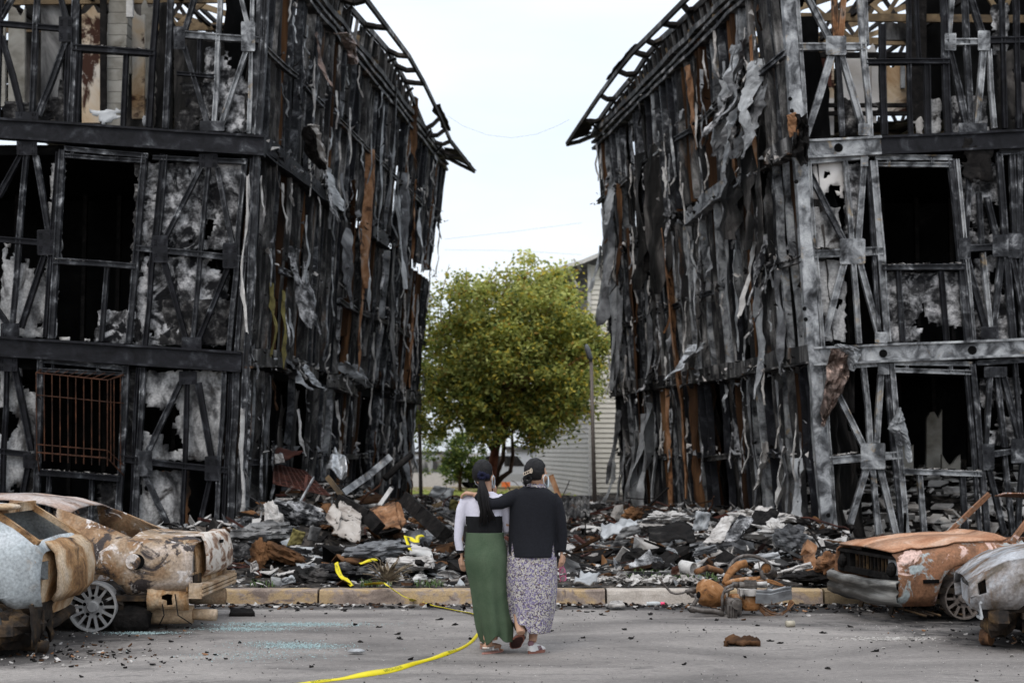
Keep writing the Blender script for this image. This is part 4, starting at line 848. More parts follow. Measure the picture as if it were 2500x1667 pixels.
# ------------------------------------------------------------------ fallen debris
random.seed(77)
def flake(b, c, s_, th, m, flatness=0.5, bend=0.25, asp=1.6):
    """an irregular bent scrap with real thickness (6 outline points, ridge across the middle)"""
    rt = Matrix.Rotation(U(0, 6.28), 3, 'Z') @ Matrix.Rotation(random.gauss(0, flatness), 3, 'X') @ Matrix.Rotation(random.gauss(0, flatness), 3, 'Y')
    o = []; n = 6
    for i in range(n):
        t = 2 * math.pi * i / n; r = s_ * U(0.55, 1.15); o.append(Vector((math.cos(t) * r * asp, math.sin(t) * r, (bend * s_ if i in (0, 3) else -bend * s_ * U(0, 1)))))
    vs = [rt @ v + c for v in o] + [rt @ (v - Vector((0, 0, th))) + c for v in o]
    b.add(vs, [(0, 1, 2, 3), (0, 3, 4, 5), (9, 8, 7, 6), (11, 10, 9, 6)] + [(i, 6 + i, 6 + (i + 1) % 6, (i + 1) % 6) for i in range(6)], m)
pal = [M['white_ash'], M['sheet_grey'], M['char'], M['plaster'], M['board_grey'], M['board_brown'], M['sheet_pale']]
wts = [3.4, 1.5, 6.5, 1.5, 1.7, 1.9, .8]
def rpos():
    while True:
        y = 16.0 + 27 * R() ** 1.5; x = U(-7.2, 7.4) 
        if y > 40 and R() < .5: continue
        if x < wallL(max(y, 22)) - 0.2 and y > 21.6: continue
        if x > wallR(max(y, 22)) + 0.2 and y > 21.6: continue
        dens = 0.25 + 0.75 * ss(16.3, 18.5, y)
        if abs(x - 0.6) < 1.2 and y < 20: dens *= .6
        if R() < dens: return x, y
b = MB()
for i in range(19000):
    x, y = rpos(); z = HR(x, y); k = random.choices(range(7), wts)[0]
    s_ = U(.012, .04) if R() < .7 else (U(.04, .1) if R() < .9 else U(.1, .2))
    if y < 17.2: s_ *= .55
    if k in (1, 3, 6) and s_ > .12: s_ *= .75
    flake(b, Vector((x, y, z + s_ * U(-.05, .35))), s_, U(.004, .02), k, flatness=U(.1, .75), asp=U(1, 2.4))
o = b.build('rubble_scraps', pal, None); tag(o, kind='stuff')
# laths, studs and bars in the heaps
b = MB()
for i in range(420):
    x, y = rpos()
    if y < 17: continue
    z = HR(x, y); L_ = U(.3, 1.5); a = U(0, 6.28); e = random.gauss(0.12, .25)
    d = Vector((math.cos(a) * math.cos(e), math.sin(a) * math.cos(e), math.sin(e))) * L_ / 2; c = Vector((x, y, z + .06))
    b.bar(c - d, c + d, U(.02, .08), U(.01, .05), random.choices(range(5), [4, 2, 2, 1, 1])[0], up=Vector((0, 0, 1)))
o = b.build('burnt_laths', [M['char'], M['steel_side'], M['board_brown'], M['steel_grey'], M['rust_red']], None); tag(o, kind='stuff')
# crumpled lumps, bent wire and pipe through the heaps
b = MB()
for i in range(420):
    x, y = rpos()
    if y < 16.6: continue
    s_ = U(.06, .26) * (.5 if y < 17.5 else 1); sd_ = R() * 50; am = U(.3, .9)
    def fl(v): return v * (1 + am * noise.fractal(v * (2.2 / s_) + Vector((sd_, 0, 0)), .8, 2.1, 3))
    b.ell((x, y, HR(x, y) + s_ * .15), (s_ * U(.7, 1.5), s_ * U(.6, 1.2), s_ * U(.25, .6)), 14, 8, Matrix.Rotation(U(0, 6.28), 3, 'Z') @ Matrix.Rotation(U(-.6, .6), 3, 'X'), random.choices(range(6), [5, 3, 2, 1.5, 1, .8])[0], fl)
tag(b.build('crumpled_rubble', [M['char'], M['ash_dark'], M['board_brown'], M['ash_panel'], M['sheet_grey'], M['plaster']], None, smooth=False), kind='stuff')
b = MB()
for i in range(230):
    x, y = rpos()
    if y < 16.8: continue
    p = Vector((x, y, HR(x, y) + .03)); pts = [p]; d = Vector((U(-1, 1), U(-1, 1), U(-.1, .6))).normalized()
    for k in range(6): d = (d + Vector((U(-.6, .6), U(-.6, .6), U(-.5, .35)))).normalized(); p = p + d * U(.05, .2); p.z = max(p.z, HR(p.x, p.y)); pts.append(p)
    b.tube(pts, U(.004, .018), 5, random.randrange(4))
tag(b.build('bent_wire_and_pipe', [M['char'], M['rust_bar'], M['steel_side'], M['rust_red']], None), kind='stuff')
# matted wool, cloth and slumped insulation
def lump(px, py, Y, wx, hz, mat, name, label, cat, dy=None, seed=0, amp=.35, rot=0.0, group=None, flat=False):
    """crumpled mass, centre at the pixel; wx,hz in metres"""
    c = W(px, py, Y); b = MB(); dy = dy or wx * .6
    def fn(v):
        n = noise.fractal(Vector((v.x * 5 / wx + seed, v.y * 4 / wx, v.z * 4 / hz)), .9, 2.0, 4); k = 1 + amp * n
        r = (noise.fractal(Vector((v.x * 14 + seed, v.y * 14, v.z * 18)), .8, 2.1, 3)) * .3 * amp
        return v * (k + r)
    b.ell(c, (wx / 2, dy / 2, hz / 2), 44, 24, Matrix.Rotation(rot, 3, 'Y'), 0, fn)
    o = b.build(name, M[mat], None, smooth=False); return tag(o, label, cat, group)
def scrap(quad, Y, mat, name, label, cat, th=.02, bend=.12, seed=0, ny=10, nx=12, rag=.02, tilt=0.0, rib=0.0, group=None):
    """bent plate; quad = pixel corners bl,br,tr,tl; Y one distance or four"""
    Ys = Y if isinstance(Y, (list, tuple)) else [Y, Y, Y + tilt, Y + tilt]
    c = [W(q[0], q[1], yy) for q, yy in zip(quad, Ys)]; nm = (c[1] - c[0]).cross(c[3] - c[0]).normalized(); vs = []
    sz = ((c[1] - c[0]).length + (c[3] - c[0]).length) / 2
    for j in range(ny + 1):
        for i in range(nx + 1):
            a, e = i / nx, j / ny; p = c[0].lerp(c[1], a).lerp(c[3].lerp(c[2], a), e)
            n1 = noise.fractal(Vector((a * 2.2 + seed, e * 2.2, seed)), .9, 2, 3)
            p = p + nm * (bend * sz * n1 + rib * math.sin(a * nx * 1.57))
            if i in (0, nx) or j in (0, ny): p += Vector((U(-rag, rag), 0, U(-rag, rag))) * sz
            vs.append(p)
    b = MB(); b.add(vs, [(j * (nx + 1) + i, j * (nx + 1) + i + 1, (j + 1) * (nx + 1) + i + 1, (j + 1) * (nx + 1) + i) for j in range(ny) for i in range(nx)])
    o = b.build(name, M[mat], None, smooth=True, solid=th); return tag(o, label, cat, group)
def rod(pts, Y, r, mat, name, label, cat, box=False, group=None):
    Ys = Y if isinstance(Y, (list, tuple)) else [Y] * len(pts)
    P = [W(p[0], p[1], y) for p, y in zip(pts, Ys)]; b = MB()
    if box:
        for i in range(len(P) - 1): b.bar(P[i], P[i + 1], r * 2, r * 1.4)
    else: b.tube(P, r, 8)
    return tag(b.build(name, M[mat], None, smooth=not box), label, cat, group)
# left heap
scrap([(812, 1304), (878, 1322), (882, 1256), (830, 1222)], [19.3, 19.2, 19.9, 20.1], 'dirty_board', 'pale_board', 'large pale spotted board standing up out of the left rubble heap', 'board', bend=.05, seed=3)
scrap([(795, 1262), (822, 1300), (834, 1250), (812, 1230)], [19.5, 19.3, 19.7, 19.9], 'dirty_board', 'pale_board', 'narrow folded pale board leaning left of the large spotted one', 'board', bend=.1, seed=8)
scrap([(922, 1285), (978, 1292), (962, 1222), (902, 1240)], [20.4, 20.2, 20.9, 21.0], 'rust_orange', 'rusty_sheet', 'orange rusty curved metal panel on top of the left rubble heap', 'metal panel', bend=.12, seed=5)
scrap([(965, 1293), (992, 1276), (978, 1232), (955, 1224)], [20.3, 20.5, 20.9, 20.9], 'rust_orange', 'rusty_sheet', 'small folded end of rusty panel beside the orange curved one', 'metal panel', bend=.12, seed=6)
lump(722, 1252, 19.8, .75, .3, 'ash_panel', 'matted_insulation', 'long grey roll of matted burnt insulation high on the left heap', 'insulation', seed=3, rot=.2)
lump(668, 1262, 19.4, .22, .42, 'white_ash', 'matted_insulation', 'pale upright fold of ash at the left end of the grey insulation roll', 'insulation', seed=5, rot=-.3)
scrap([(702, 1332), (735, 1328), (746, 1300), (716, 1290)], 18.6, 'olive', 'cloth_rag', 'olive yellow scorched cloth sticking up from the left heap', 'cloth', bend=.3, seed=9)
lump(645, 1298, 18.8, .75, .26, 'board_grey', 'burnt_mattress', 'long dark grey slumped bundle low at the left end of the heap', 'bundle', seed=11, rot=-.1)
lump(690, 1352, 18.0, .6, .2, 'board_brown', 'charred_roll', 'brown ridged charred roll with orange end in front of the left heap', 'roll', seed=13, rot=.35)
lump(633, 1350, 17.9, .22, .34, 'board_brown', 'charred_roll', 'brown upright end of a charred roll nearest the sedan trunk', 'roll', seed=15)
scrap([(640, 1300), (700, 1315), (708, 1285), (640, 1272)], 18.9, 'board_brown', 'charred_sheet', 'brown wavy charred sheet under the grey insulation roll', 'sheet', bend=.2, seed=17)
lump(920, 1340, 17.9, .7, .2, 'sheet_grey', 'matted_insulation', 'grey long lumpy bundle lying right behind the yellow tape corner', 'insulation', seed=19, rot=-.1)
lump(1000, 1375, 17.3, .6, .16, 'white_ash', 'matted_insulation', 'pale ash covered mat lying right of the spiky dry plant', 'insulation', seed=21)
lump(830, 1398, 16.8, .85, .2, 'ash_dark', 'matted_insulation', 'dark grey slumped mat just behind the kerb by the upright tape', 'insulation', seed=23)
lump(760, 1408, 16.5, .42, .22, 'board', 'charred_lump', 'black faceted charred lump behind the kerb left of the tape', 'charred lump', seed=25, flat=True)
scrap([(682, 1428), (722, 1420), (716, 1404), (690, 1412)], 16.2, 'sheet_pale', 'crumpled_sheet', 'white crumpled scrap at the kerb edge left of the tape', 'scrap', bend=.4, seed=27)
scrap([(612, 1398), (632, 1388), (625, 1368), (612, 1375)], 16.8, 'white_ash', 'crumpled_sheet', 'white curled ash flake near the sedan trunk behind the kerb', 'scrap', bend=.4, seed=28)
scrap([(750, 1318), (772, 1322), (785, 1288), (758, 1282)], 18.8, 'board_grey', 'dark_board', 'small dark grey panel standing beside the olive cloth', 'panel', bend=.1, seed=29)
scrap([(840, 1362), (872, 1356), (872, 1332), (842, 1330)], 17.9, 'board', 'dark_board', 'small square dark panel below the large spotted board', 'panel', bend=.1, seed=30)
scrap([(1000, 1352), (1058, 1362), (1050, 1340), (1002, 1328)], [18.4, 18.3, 18.8, 18.9], 'plaster', 'fallen_plank', 'flat grey brown plank lying left of the woman in the green skirt', 'plank', bend=.03, seed=31)
rod([(827, 1222), (900, 1262), (925, 1290)], [20.3, 19.9, 19.7], .09, 'char', 'charred_beam', 'thick black charred beam lying over the top of the large spotted board', 'beam', box=True)
rod([(990, 1218), (1030, 1256), (1085, 1305)], [21.2, 20.4, 19.8], .1, 'char', 'charred_beam', 'black charred beam sloping down to the right behind the women', 'beam', box=True)
rod([(838, 1203), (900, 1160), (952, 1116)], [24.5, 24.8, 25.2], .06, 'steel_grey', 'bent_stud', 'long grey steel stud leaning up to the right against the left block', 'steel stud', box=True)
rod([(940, 1168), (975, 1135), (1004, 1110)], [24, 24.2, 24.4], .06, 'char', 'bent_stud', 'short black curved strip with pale tip rising above the left heap', 'metal strip')
rod([(880, 1238), (935, 1232), (958, 1190)], [21.5, 21.6, 22], .035, 'steel_side', 'bent_stud', 'thin forked rod between the silver foil and the orange panel', 'rod')
rod([(800, 1165), (835, 1210)], [23, 22.6], .04, 'timber', 'thin_lath', 'brown lath leaning below the silver foil sheet', 'lath', box=True)
rod([(925, 1235), (955, 1192)], [21.3, 21.6], .03, 'plaster', 'thin_lath', 'pale yellow lath standing behind the orange rusty panel', 'lath', box=True)
scrap([(1000, 1258), (1036, 1262), (1020, 1222), (990, 1218)], [20.9, 20.6, 21.2, 21.4], 'sheet_grey', 'corrugated_sheet', 'grey corrugated metal sheet right of the orange rusty panel', 'metal sheet', bend=.02, rib=.025, nx=20, seed=2)
scrap([(795, 1150), (845, 1160), (850, 1122), (818, 1096)], [23.8, 23.6, 24.2, 24.4], 'foil', 'foil_sheet', 'crumpled silver foil sheet glinting low on the left side wall', 'foil', bend=.3, seed=4)
scrap([(670, 1130), (700, 1122), (739, 1104), (668, 1092)], [23.6, 23.6, 23.6, 24.4], 'rust_red', 'red_awning', 'dark red sheet with bent pointed edge low on the left side wall', 'metal sheet', bend=.06, seed=7)
scrap([(672, 1132), (695, 1128), (690, 1108), (670, 1108)], 23.5, 'white_ash', 'plaster_scrap', 'white plaster scrap hanging under the dark red pointed sheet', 'plaster')
e = empty('fallen_grille', tuple(W(735, 1170, 23)), 'dark red fallen window grille lying on the left rubble heap', 'window grille')
gb = [W(668, 1180, 22.2), W(806, 1210, 21.6), W(745, 1150, 24.0), W(668, 1132, 24.4)]
for t in range(13):
    b = MB(); b.tube([gb[0].lerp(gb[3], t / 12), gb[1].lerp(gb[2], t / 12)], .012, 5); b.build('bar', M['rust_red'], e)
for t in range(9):
    b = MB(); b.tube([gb[0].lerp(gb[1], t / 8), gb[3].lerp(gb[2], t / 8)], .012, 5); b.build('cross_bar', M['rust_red'], e)
# right heap
scrap([(1762, 1322), (1800, 1320), (1838, 1266), (1806, 1256)], [18.4, 18.3, 19, 19.1], 'ash_panel', 'mottled_board', 'grey mottled board leaning at a slant in front of the right heap', 'board', bend=.08, seed=33)
scrap([(1716, 1325), (1768, 1322), (1792, 1262), (1762, 1266)], [18.5, 18.4, 19.1, 19.2], 'white_ash', 'mottled_board', 'pale mottled narrow board left of the slanted grey one on the right heap', 'board', bend=.1, seed=35)
scrap([(1790, 1322), (1900, 1258), (1885, 1240), (1800, 1285)], [18.3, 19.4, 19.6, 19.2], 'char', 'charred_board', 'long black slanting board on the right heap below the steel corner', 'board', bend=.08, seed=36)
scrap([(1690, 1298), (1728, 1292), (1735, 1252), (1700, 1246)], 19.4, 'sheet_pale', 'crumpled_sheet', 'pale green grey crumpled sheet hanging in the middle of the right heap', 'sheet metal', bend=.35, seed=37)
scrap([(1585, 1318), (1700, 1322), (1688, 1278), (1580, 1282)], [19, 18.9, 19.8, 19.8], 'char', 'charred_table', 'black burnt cabinet top sagging in the left of the right heap', 'furniture', bend=.1, seed=38)
scrap([(1466, 1305), (1560, 1300), (1552, 1268), (1472, 1280)], [19.5, 19.3, 20, 20.2], 'sheet_pale', 'curved_sheet', 'pale curved sheet panel at the left foot of the right heap', 'sheet metal', bend=.2, seed=40)
scrap([(1500, 1318), (1565, 1300), (1560, 1280), (1520, 1288)], 18.9, 'board_grey', 'folded_sheet', 'folded grey sheet wedge in front of the pale curved panel', 'sheet metal', bend=.2, seed=41)
lump(1545, 1255, 21.5, .3, .22, 'board_brown', 'charred_log', 'round charred stump with pinkish face behind the right heap', 'stump', seed=42)
lump(1850, 1262, 20.5, .75, .22, 'white_ash', 'plaster_heap', 'white heap of broken plaster flakes left of the steel corner post', 'plaster', seed=43, amp=.8, flat=True)
lump(1900, 1300, 18.8, .6, .24, 'plaster', 'plaster_heap', 'grey heap of plaster flakes at the foot of the steel corner post', 'plaster', seed=44, amp=.9, flat=True)
lump(1630, 1262, 20.6, .55, .14, 'plaster', 'plaster_heap', 'long pale plaster heap on top of the burnt cabinet', 'plaster', seed=45, amp=.7, flat=True)
lump(1930, 1310, 18.0, .4, .3, 'sheet_grey', 'crumpled_sheet', 'grey crumpled sheet beside the foot of the steel corner post', 'sheet metal', seed=46, flat=True)
scrap([(1800, 1375), (1905, 1362), (1900, 1348), (1812, 1356)], 16.9, 'sheet_pale', 'flat_ash_sheet', 'long pale sheet lying flat behind the motorcycle', 'sheet', bend=.12, seed=47)
scrap([(1888, 1402), (1985, 1385), (1978, 1372), (1912, 1392)], 16.3, 'white_ash', 'flat_ash_sheet', 'white torn sheet lying behind the kerb by the motorcycle exhaust', 'sheet', bend=.2, seed=48)
scrap([(1690, 1358), (1752, 1345), (1748, 1330), (1700, 1338)], 17.3, 'sheet_grey', 'curled_sheet', 'grey curled sheet on the black ash in front of the right heap', 'sheet', bend=.35, seed=49)
scrap([(1625, 1340), (1655, 1352), (1650, 1342), (1630, 1336)], 17.2, 'sheet_pale', 'curled_sheet', 'small pale green curled scrap behind the grass on the right', 'scrap', bend=.2, seed=50)
rod([(1985, 1400), (1972, 1355), (1978, 1330)], [16.7, 16.8, 17], .07, 'rust_orange', 'rusty_pipe', 'rusty upright bent plate at the kerb beside the rusty car bumper', 'metal plate', box=True)
lump(2025, 1378, 15.9, .3, .26, 'rust_orange', 'rusty_can', 'round rusty can between the kerb and the rusty car', 'can', seed=52)
lump(1985, 1408, 16.0, .6, .14, 'char', 'charred_lump', 'row of black charred lumps on the kerb left of the rusty car', 'charred lump', seed=53, flat=True)
b = MB(); P0 = W(1693, 1388, 16.2); b.tube([P0 + Vector((-.12, .12, .02)), P0], .07, 16, cap=False); P1 = P0
o = b.build('metal_can', M['plaster'], None, smooth=True, solid=.008); tag(o, 'open grey metal can lying behind the kerb near the motorcycle tank', 'can')
rod([(1700, 1395), (1728, 1385), (1762, 1395)], [16.2, 16.4, 16.5], .035, 'rust_orange', 'rusty_pipe', 'brown rusty pipe lying right of the open grey can', 'pipe')
scrap([(1400, 1424), (1452, 1420), (1466, 1400), (1418, 1398)], [15.68, 15.68, 15.9, 15.9], 'sheet_pale', 'plastic_bag', 'white crumpled plastic bag on the kerb right of the women', 'bag', bend=.25, seed=60)
scrap([(1638, 1402), (1660, 1402), (1655, 1380), (1640, 1385)], 16.0, 'plaster_warm', 'paper_scrap', 'small cream paper scrap standing behind the kerb', 'paper', bend=.15, seed=61)
for k, (x, y, l) in enumerate(((1480, 1413, 'pale flakes heaped on the kerb top left of the motorcycle handlebar'), (1560, 1420, 'white flaked paint pile on the kerb right of the handlebar tip'))):
    b = MB()
    c = G(x + 60, y + 6, .16)
    for i in range(70): flake(b, c + Vector((U(-.5, .5), U(-.02, .12), U(0, .05))), U(.02, .07), .004, 0, .4)
    tag(b.build('paint_flakes', [M['white_ash']], None), l, 'flakes', kind='stuff')
scrap([(1340, 1262), (1440, 1262), (1440, 1212), (1352, 1218)], [26, 26, 27, 27], 'steel_side', 'corrugated_sheet', 'dark corrugated sheet lying behind the woman in the cardigan', 'metal sheet', bend=.05, rib=.03, nx=24, seed=62)
rod([(1375, 1240), (1345, 1160)], [27, 27.2], .05, 'rust_orange', 'rusty_post', 'short rusty orange post standing behind the woman in the cardigan', 'post', box=True)
scrap([(1045, 1210), (1100, 1222), (1110, 1192), (1060, 1185)], 33, 'sheet_pale', 'pale_tarp', 'pale tarp heap in the gap left of the two women', 'tarp', bend=.3, seed=63)
scrap([(1052, 1262), (1078, 1258), (1080, 1222), (1045, 1235)], 30, 'timber', 'brown_box', 'brown cardboard piece in the gap beside the pale tarp', 'cardboard', bend=.08, seed=64)
scrap([(1095, 1248), (1128, 1252), (1130, 1225), (1100, 1218)], 32, 'olive', 'green_bag', 'green bag lying in the gap left of the striped top', 'bag', bend=.3, seed=65)
# plants
def tuft(x0, x1, n, label, y0=15.9, y1=16.3, h=.1):
    b = MB()
    for i in range(n):
        x = U(x0, x1); y = U(y0, y1); z = HR(x, y) - .01; a = U(0, 6.28); l = U(.4, 1) * h; d = Vector((math.cos(a), math.sin(a), 0)); s_ = d.cross(Vector((0, 0, 1))) * .004
        p = Vector((x, y, z)); q = p + d * l * .3 + Vector((0, 0, l * .7)); r = p + d * l * .8 + Vector((0, 0, l * .8))
        b.add([p - s_, p + s_, q + s_, q - s_, r], [(0, 1, 2, 3), (3, 2, 4)])
    tag(b.build('grass_tuft', M_grass, None), label, 'grass', kind='stuff')
M_grass = plain('fresh_grass', (0.09, 0.14, 0.045), .8, var=.5)
tuft(-2.95, -2.6, 60, 'fresh grass blades behind the kerb near the sedan'); tuft(-1.7, -1.35, 90, 'fresh grass blades between tape and dry plant'); tuft(-1.1, -.75, 80, 'fresh grass blades under the dry spiky plant')
tuft(1.35, 2.4, 320, 'green weeds behind the kerb left of the grey can', 16.4, 17.6, .12)
e = empty('spiky_plant', (G(945, 1425, .15)), 'dry brown spiky agave plant behind the kerb beside the tape', 'plant')
ml_ = mottle('dry_leaf', [(0.3, (0.03, 0.022, 0.015)), (0.5, (0.16, 0.12, 0.08)), (0.7, (0.36, 0.3, 0.2))], 8, rough=.8, bump=.2)
c = G(945, 1424, .15) + Vector((0, .12, 0))
for i in range(54):
    a = U(0, 6.28); el = U(.15, 1.45); L_ = U(.2, .36) * (1.1 if el > .7 else .95); b = MB(); n = 5; vs = []
    d = Vector((math.cos(a), math.sin(a) * .6, 0)).normalized(); s_ = d.cross(Vector((0, 0, 1)))
    for k in range(n + 1):
        t = k / n; p = c + d * (L_ * t * math.cos(el - .5 * t * U(0, .6))) + Vector((0, 0, L_ * t * math.sin(el) - .06 * t * t)); w_ = .03 * (1 - t) ** .6
        vs += [p - s_ * w_, p - Vector((0, 0, .006)), p + s_ * w_]
    b.add(vs, [(k * 3 + j, k * 3 + j + 1, k * 3 + j + 4, k * 3 + j + 3) for k in range(n) for j in (0, 1)]); b.build('leaf', ml_, e, solid=.003)
# tape --------------------------------------------------------------
M['tape'] = mottle('barrier_tape', [(0.3, (0.62, 0.5, 0.01)), (0.7, (0.8, 0.68, 0.02))], 3, rough=.35, bump=.15, bscale=30)
M['tape_print'] = plain('tape_print', (0.1, 0.13, 0.01), .5)
def tape(name, pts, ws, label, letters=()):
    """pts world points, ws ribbon widths"""
    dense = []; 
    for i in range(len(pts) - 1):
        p0 = pts[max(i - 1, 0)]; p1 = pts[i]; p2 = pts[i + 1]; p3 = pts[min(i + 2, len(pts) - 1)]
        for k in range(8):
            t = k / 8; q = 0.5 * ((2 * p1) + (p2 - p0) * t + (2 * p0 - 5 * p1 + 4 * p2 - p3) * t * t + (3 * p1 - p0 - 3 * p2 + p3) * t ** 3)
            dense.append((q, ws[i] * (1 - t) + ws[i + 1] * t))
    dense.append((pts[-1], ws[-1])); b = MB(); vs = []
    for i, (p, w_) in enumerate(dense):
        d = (dense[min(i + 1, len(dense) - 1)][0] - dense[max(i - 1, 0)][0]).normalized(); s_ = d.cross(Vector((0, 0, 1))).normalized()
        tw = 0.45 + .5 * noise.noise(Vector((i * .12, 3, len(pts)))); up = Vector((0, 0, 1))
        n_ = s_ * math.cos(tw) - up * math.sin(tw)
        for t in (-.5, -.17, .17, .5): vs.append(p + n_ * t * w_ + up * (abs(math.sin(tw)) * w_ * .5 + .006 + .004 * math.cos(t * 6)))
    b.add(vs, [(i * 4 + j, i * 4 + j + 1, i * 4 + j + 5, i * 4 + j + 4) for i in range(len(dense) - 1) for j in range(3)])
    o = b.build(name, M['tape'], None, smooth=True, solid=.0012); tag(o, label, 'barrier tape')
    for (i0, txt, size) in letters:
        i0 = int(i0 * (len(dense) - 2)); 
        cu = bpy.data.curves.new('print', 'FONT'); cu.body = txt; cu.size = size; cu.align_x = 'CENTER'; cu.align_y = 'CENTER'; cu.resolution_u = 1
        to = bpy.data.objects.new('print', cu); C.objects.link(to); dg = bpy.context.evaluated_depsgraph_get(); dg.update()
        me = bpy.data.meshes.new_from_object(to.evaluated_get(dg)); bpy.data.objects.remove(to)
        seg = [(dense[j + 1][0] - dense[j][0]).length for j in range(len(dense) - 1)]
        for v in me.vertices:
            s = v.co.x; j = i0
            while s > seg[j] and j < len(seg) - 1: s -= seg[j]; j += 1
            while s < 0 and j > 0: j -= 1; s += seg[j]
            t = max(0, min(1, s / seg[j])); q = [Vector(vs[j * 4 + k]).lerp(Vector(vs[(j + 1) * 4 + k]), t) for k in range(4)]
            f = max(0, min(.999, (v.co.y / dense[j][1]) + .5)) * 3; k = int(f); P = q[k].lerp(q[k + 1], f - k); nm = (q[3] - q[0]).cross(Vector(vs[(j + 1) * 4]) - Vector(vs[j * 4])).normalized()
            if nm.dot(Vector((0, -1, 1))) < 0: nm = -nm
            v.co = P + nm * .0025
        me.materials.clear(); me.materials.append(M['tape_print']); to = bpy.data.objects.new('lettering', me); C.objects.link(to); to.parent = o
    return o
g = lambda x, y, z=0: G(x, y, z)
tape('barrier_tape', [g(640, 1690), g(770, 1667), g(860, 1655), g(950, 1641), g(1030, 1617), g(1090, 1598), g(1140, 1576), g(1165, 1552), g(1177, 1530), g(1172, 1512), g(1150, 1500), g(1105, 1491), g(1062, 1481), g(1022, 1471), W(1003, 1466, 15.38), W(985, 1458, 15.46), W(968, 1448, 15.5), W(950, 1436, 15.52), W(940, 1428, 15.6), W(915, 1427, 15.8), W(890, 1430, 15.9)],
     [.03, .035, .05, .06, .035, .045, .028, .03, .03, .03, .035, .035, .04, .045, .05, .05, .06, .06, .06, .06, .06, .03],
     'yellow barrier tape trailing over the kerb and round the women to the front', [(.16, 'PRECAUCION', .04), (.06, 'PRECAUCION', .03), (.27, 'PRECAUCION', .032), (.73, 'PRECAUCION', .035), (.80, 'PRECAUCION', .036)])
tape('barrier_tape', [W(821, 1376, 16.3), W(824, 1392, 16.25), W(836, 1412, 16.1), W(848, 1420, 16.0), W(860, 1432, 15.85)], [.05, .06, .05, .05, .04], 'short yellow tape end standing up behind the kerb left of the agave', [(.35, 'PRECAUCION', .03)])
tape('barrier_tape', [W(878, 1378, 16.6), W(895, 1372, 16.7), W(920, 1368, 16.9)], [.04, .045, .04], 'short yellow tape piece behind the spiky plant')
tape('barrier_tape', [W(1002, 1346, 18.0), W(996, 1330, 18.1), W(990, 1312, 18.2), W(1000, 1316, 18.3), W(1018, 1324, 18.2), W(1020, 1312, 18.4), W(1034, 1310, 18.6)], [.05, .06, .05, .07, .06, .05, .04], 'looped yellow tape caught on the rubble left of the women')
# litter on the road ------------------------------------------------
random.seed(5)
chips = [(1020 - 153, 1525), (925, 1531), (970, 1548), (975, 1559), (880, 1567), (1003, 1609), (1110, 1525), (795, 1498), (1470, 1501), (1423, 1557), (1540, 1559), (1590, 1511), (1588, 1500), (1749, 1514), (1719, 1538), (1850, 1527), (1905, 1570), (1880, 1565), (1662, 1479), (1820, 1605), (1670, 1622), (2010, 1545), (2076, 1530), (2020, 1632), (2135, 1590), (1525, 1537), (760, 1628), (1340, 1540), (1150, 1560), (2385, 1662), (1555, 1484), (1075, 1512)]
for i, (x, y) in enumerate(chips):
    b = MB(); c = G(x, y); s_ = U(.013, .03); flake(b, c + Vector((0, 0, .008)), s_, .008, 0, .12, .15, 1.8)
    flake(b, c + Vector((U(-.012, .012), U(-.012, .012), .014)), s_ * .6, .007, 0, .2, .2, 1.5)
    o = b.build('charred_chip', M['char'], None)
    tag(o, 'small dark charred chip lying on the bare grey road', 'charred chip', 'charred chips scattered on the road')
scrap([(1770, 1572), (1850, 1571), (1848, 1556), (1775, 1555)], [12.2, 12.2, 12.5, 12.5], 'board_brown', 'charred_slab', 'dark brown charred slab lying on the road front right', 'charred slab', th=.02, bend=.16, rag=.09, seed=70)
scrap([(560, 1500), (622, 1499), (615, 1489), (566, 1486)], [14.4, 14.4, 14.7, 14.7], 'char', 'charred_slab', 'dark charred scrap on the road by the sedan bumper', 'charred slab', th=.04, bend=.05, seed=71)
lump(870, 1588, 11.75, .14, .035, 'sheet_pale', 'plastic_scrap', 'small clear plastic scrap on the road left of the tape', 'plastic', dy=.07, seed=3, amp=.1)
b = MB(); c = G(1590, 1479); b.tube([c + Vector((-.05, 0, .025)), c + Vector((.06, -.01, .028)), c + Vector((.085, -.01, .028)), c + Vector((.1, -.01, .028))], [.022, .025, .02, .01], 10, 0); b.tube([c + Vector((.1, -.01, .028)), c + Vector((.14, -.01, .028))], .018, 10, 1)
tag(b.build('plastic_bottle', [plain('clear_plastic', (.5, .52, .52), .2), plain('pink_cap', (.9, .08, .2), .4)], None, smooth=True), 'small clear plastic bottle with pink cap lying before the kerb', 'bottle')
b = MB(); c = G(1929, 1530); b.tube([c + Vector((-.035, 0, .03)), c + Vector((.04, .02, .03))], .03, 14); tag(b.build('glass_jar', plain('dusty_jar', (.4, .36, .28), .3), None, smooth=True), 'small dusty jar lying on the road below the motorcycle', 'jar')
scrap([(1486, 1478), (1525, 1477), (1520, 1468), (1492, 1469)], [14.95, 14.95, 15.15, 15.15], 'white_ash', 'plaster_scrap', 'white flat scrap on the road against the kerb', 'scrap', th=.03, bend=.08, seed=72)
def scatter(name, cx, cy, rx, ry, n, mat, s0, s1, z=0.0, gauss=True, kind='stuff', lab=None):
    b = MB()
    for i in range(n):
        x = cx + (random.gauss(0, rx / 2) if gauss else U(-rx, rx)); y = cy + (random.gauss(0, ry / 2) if gauss else U(-ry, ry)); s_ = U(s0, s1); a = U(0, 6.28)
        p = Vector((x, y, z)); vs = [p + Vector((math.cos(a + t) * s_, math.sin(a + t) * s_, U(0, s_))) for t in (0, 1.9, 4.0)] + [p + Vector((0, 0, s_ * U(.6, 1.2)))]
        b.add(vs, [(0, 1, 2), (0, 3, 1), (1, 3, 2), (2, 3, 0)])
    return tag(b.build(name, mat, None), kind=kind)
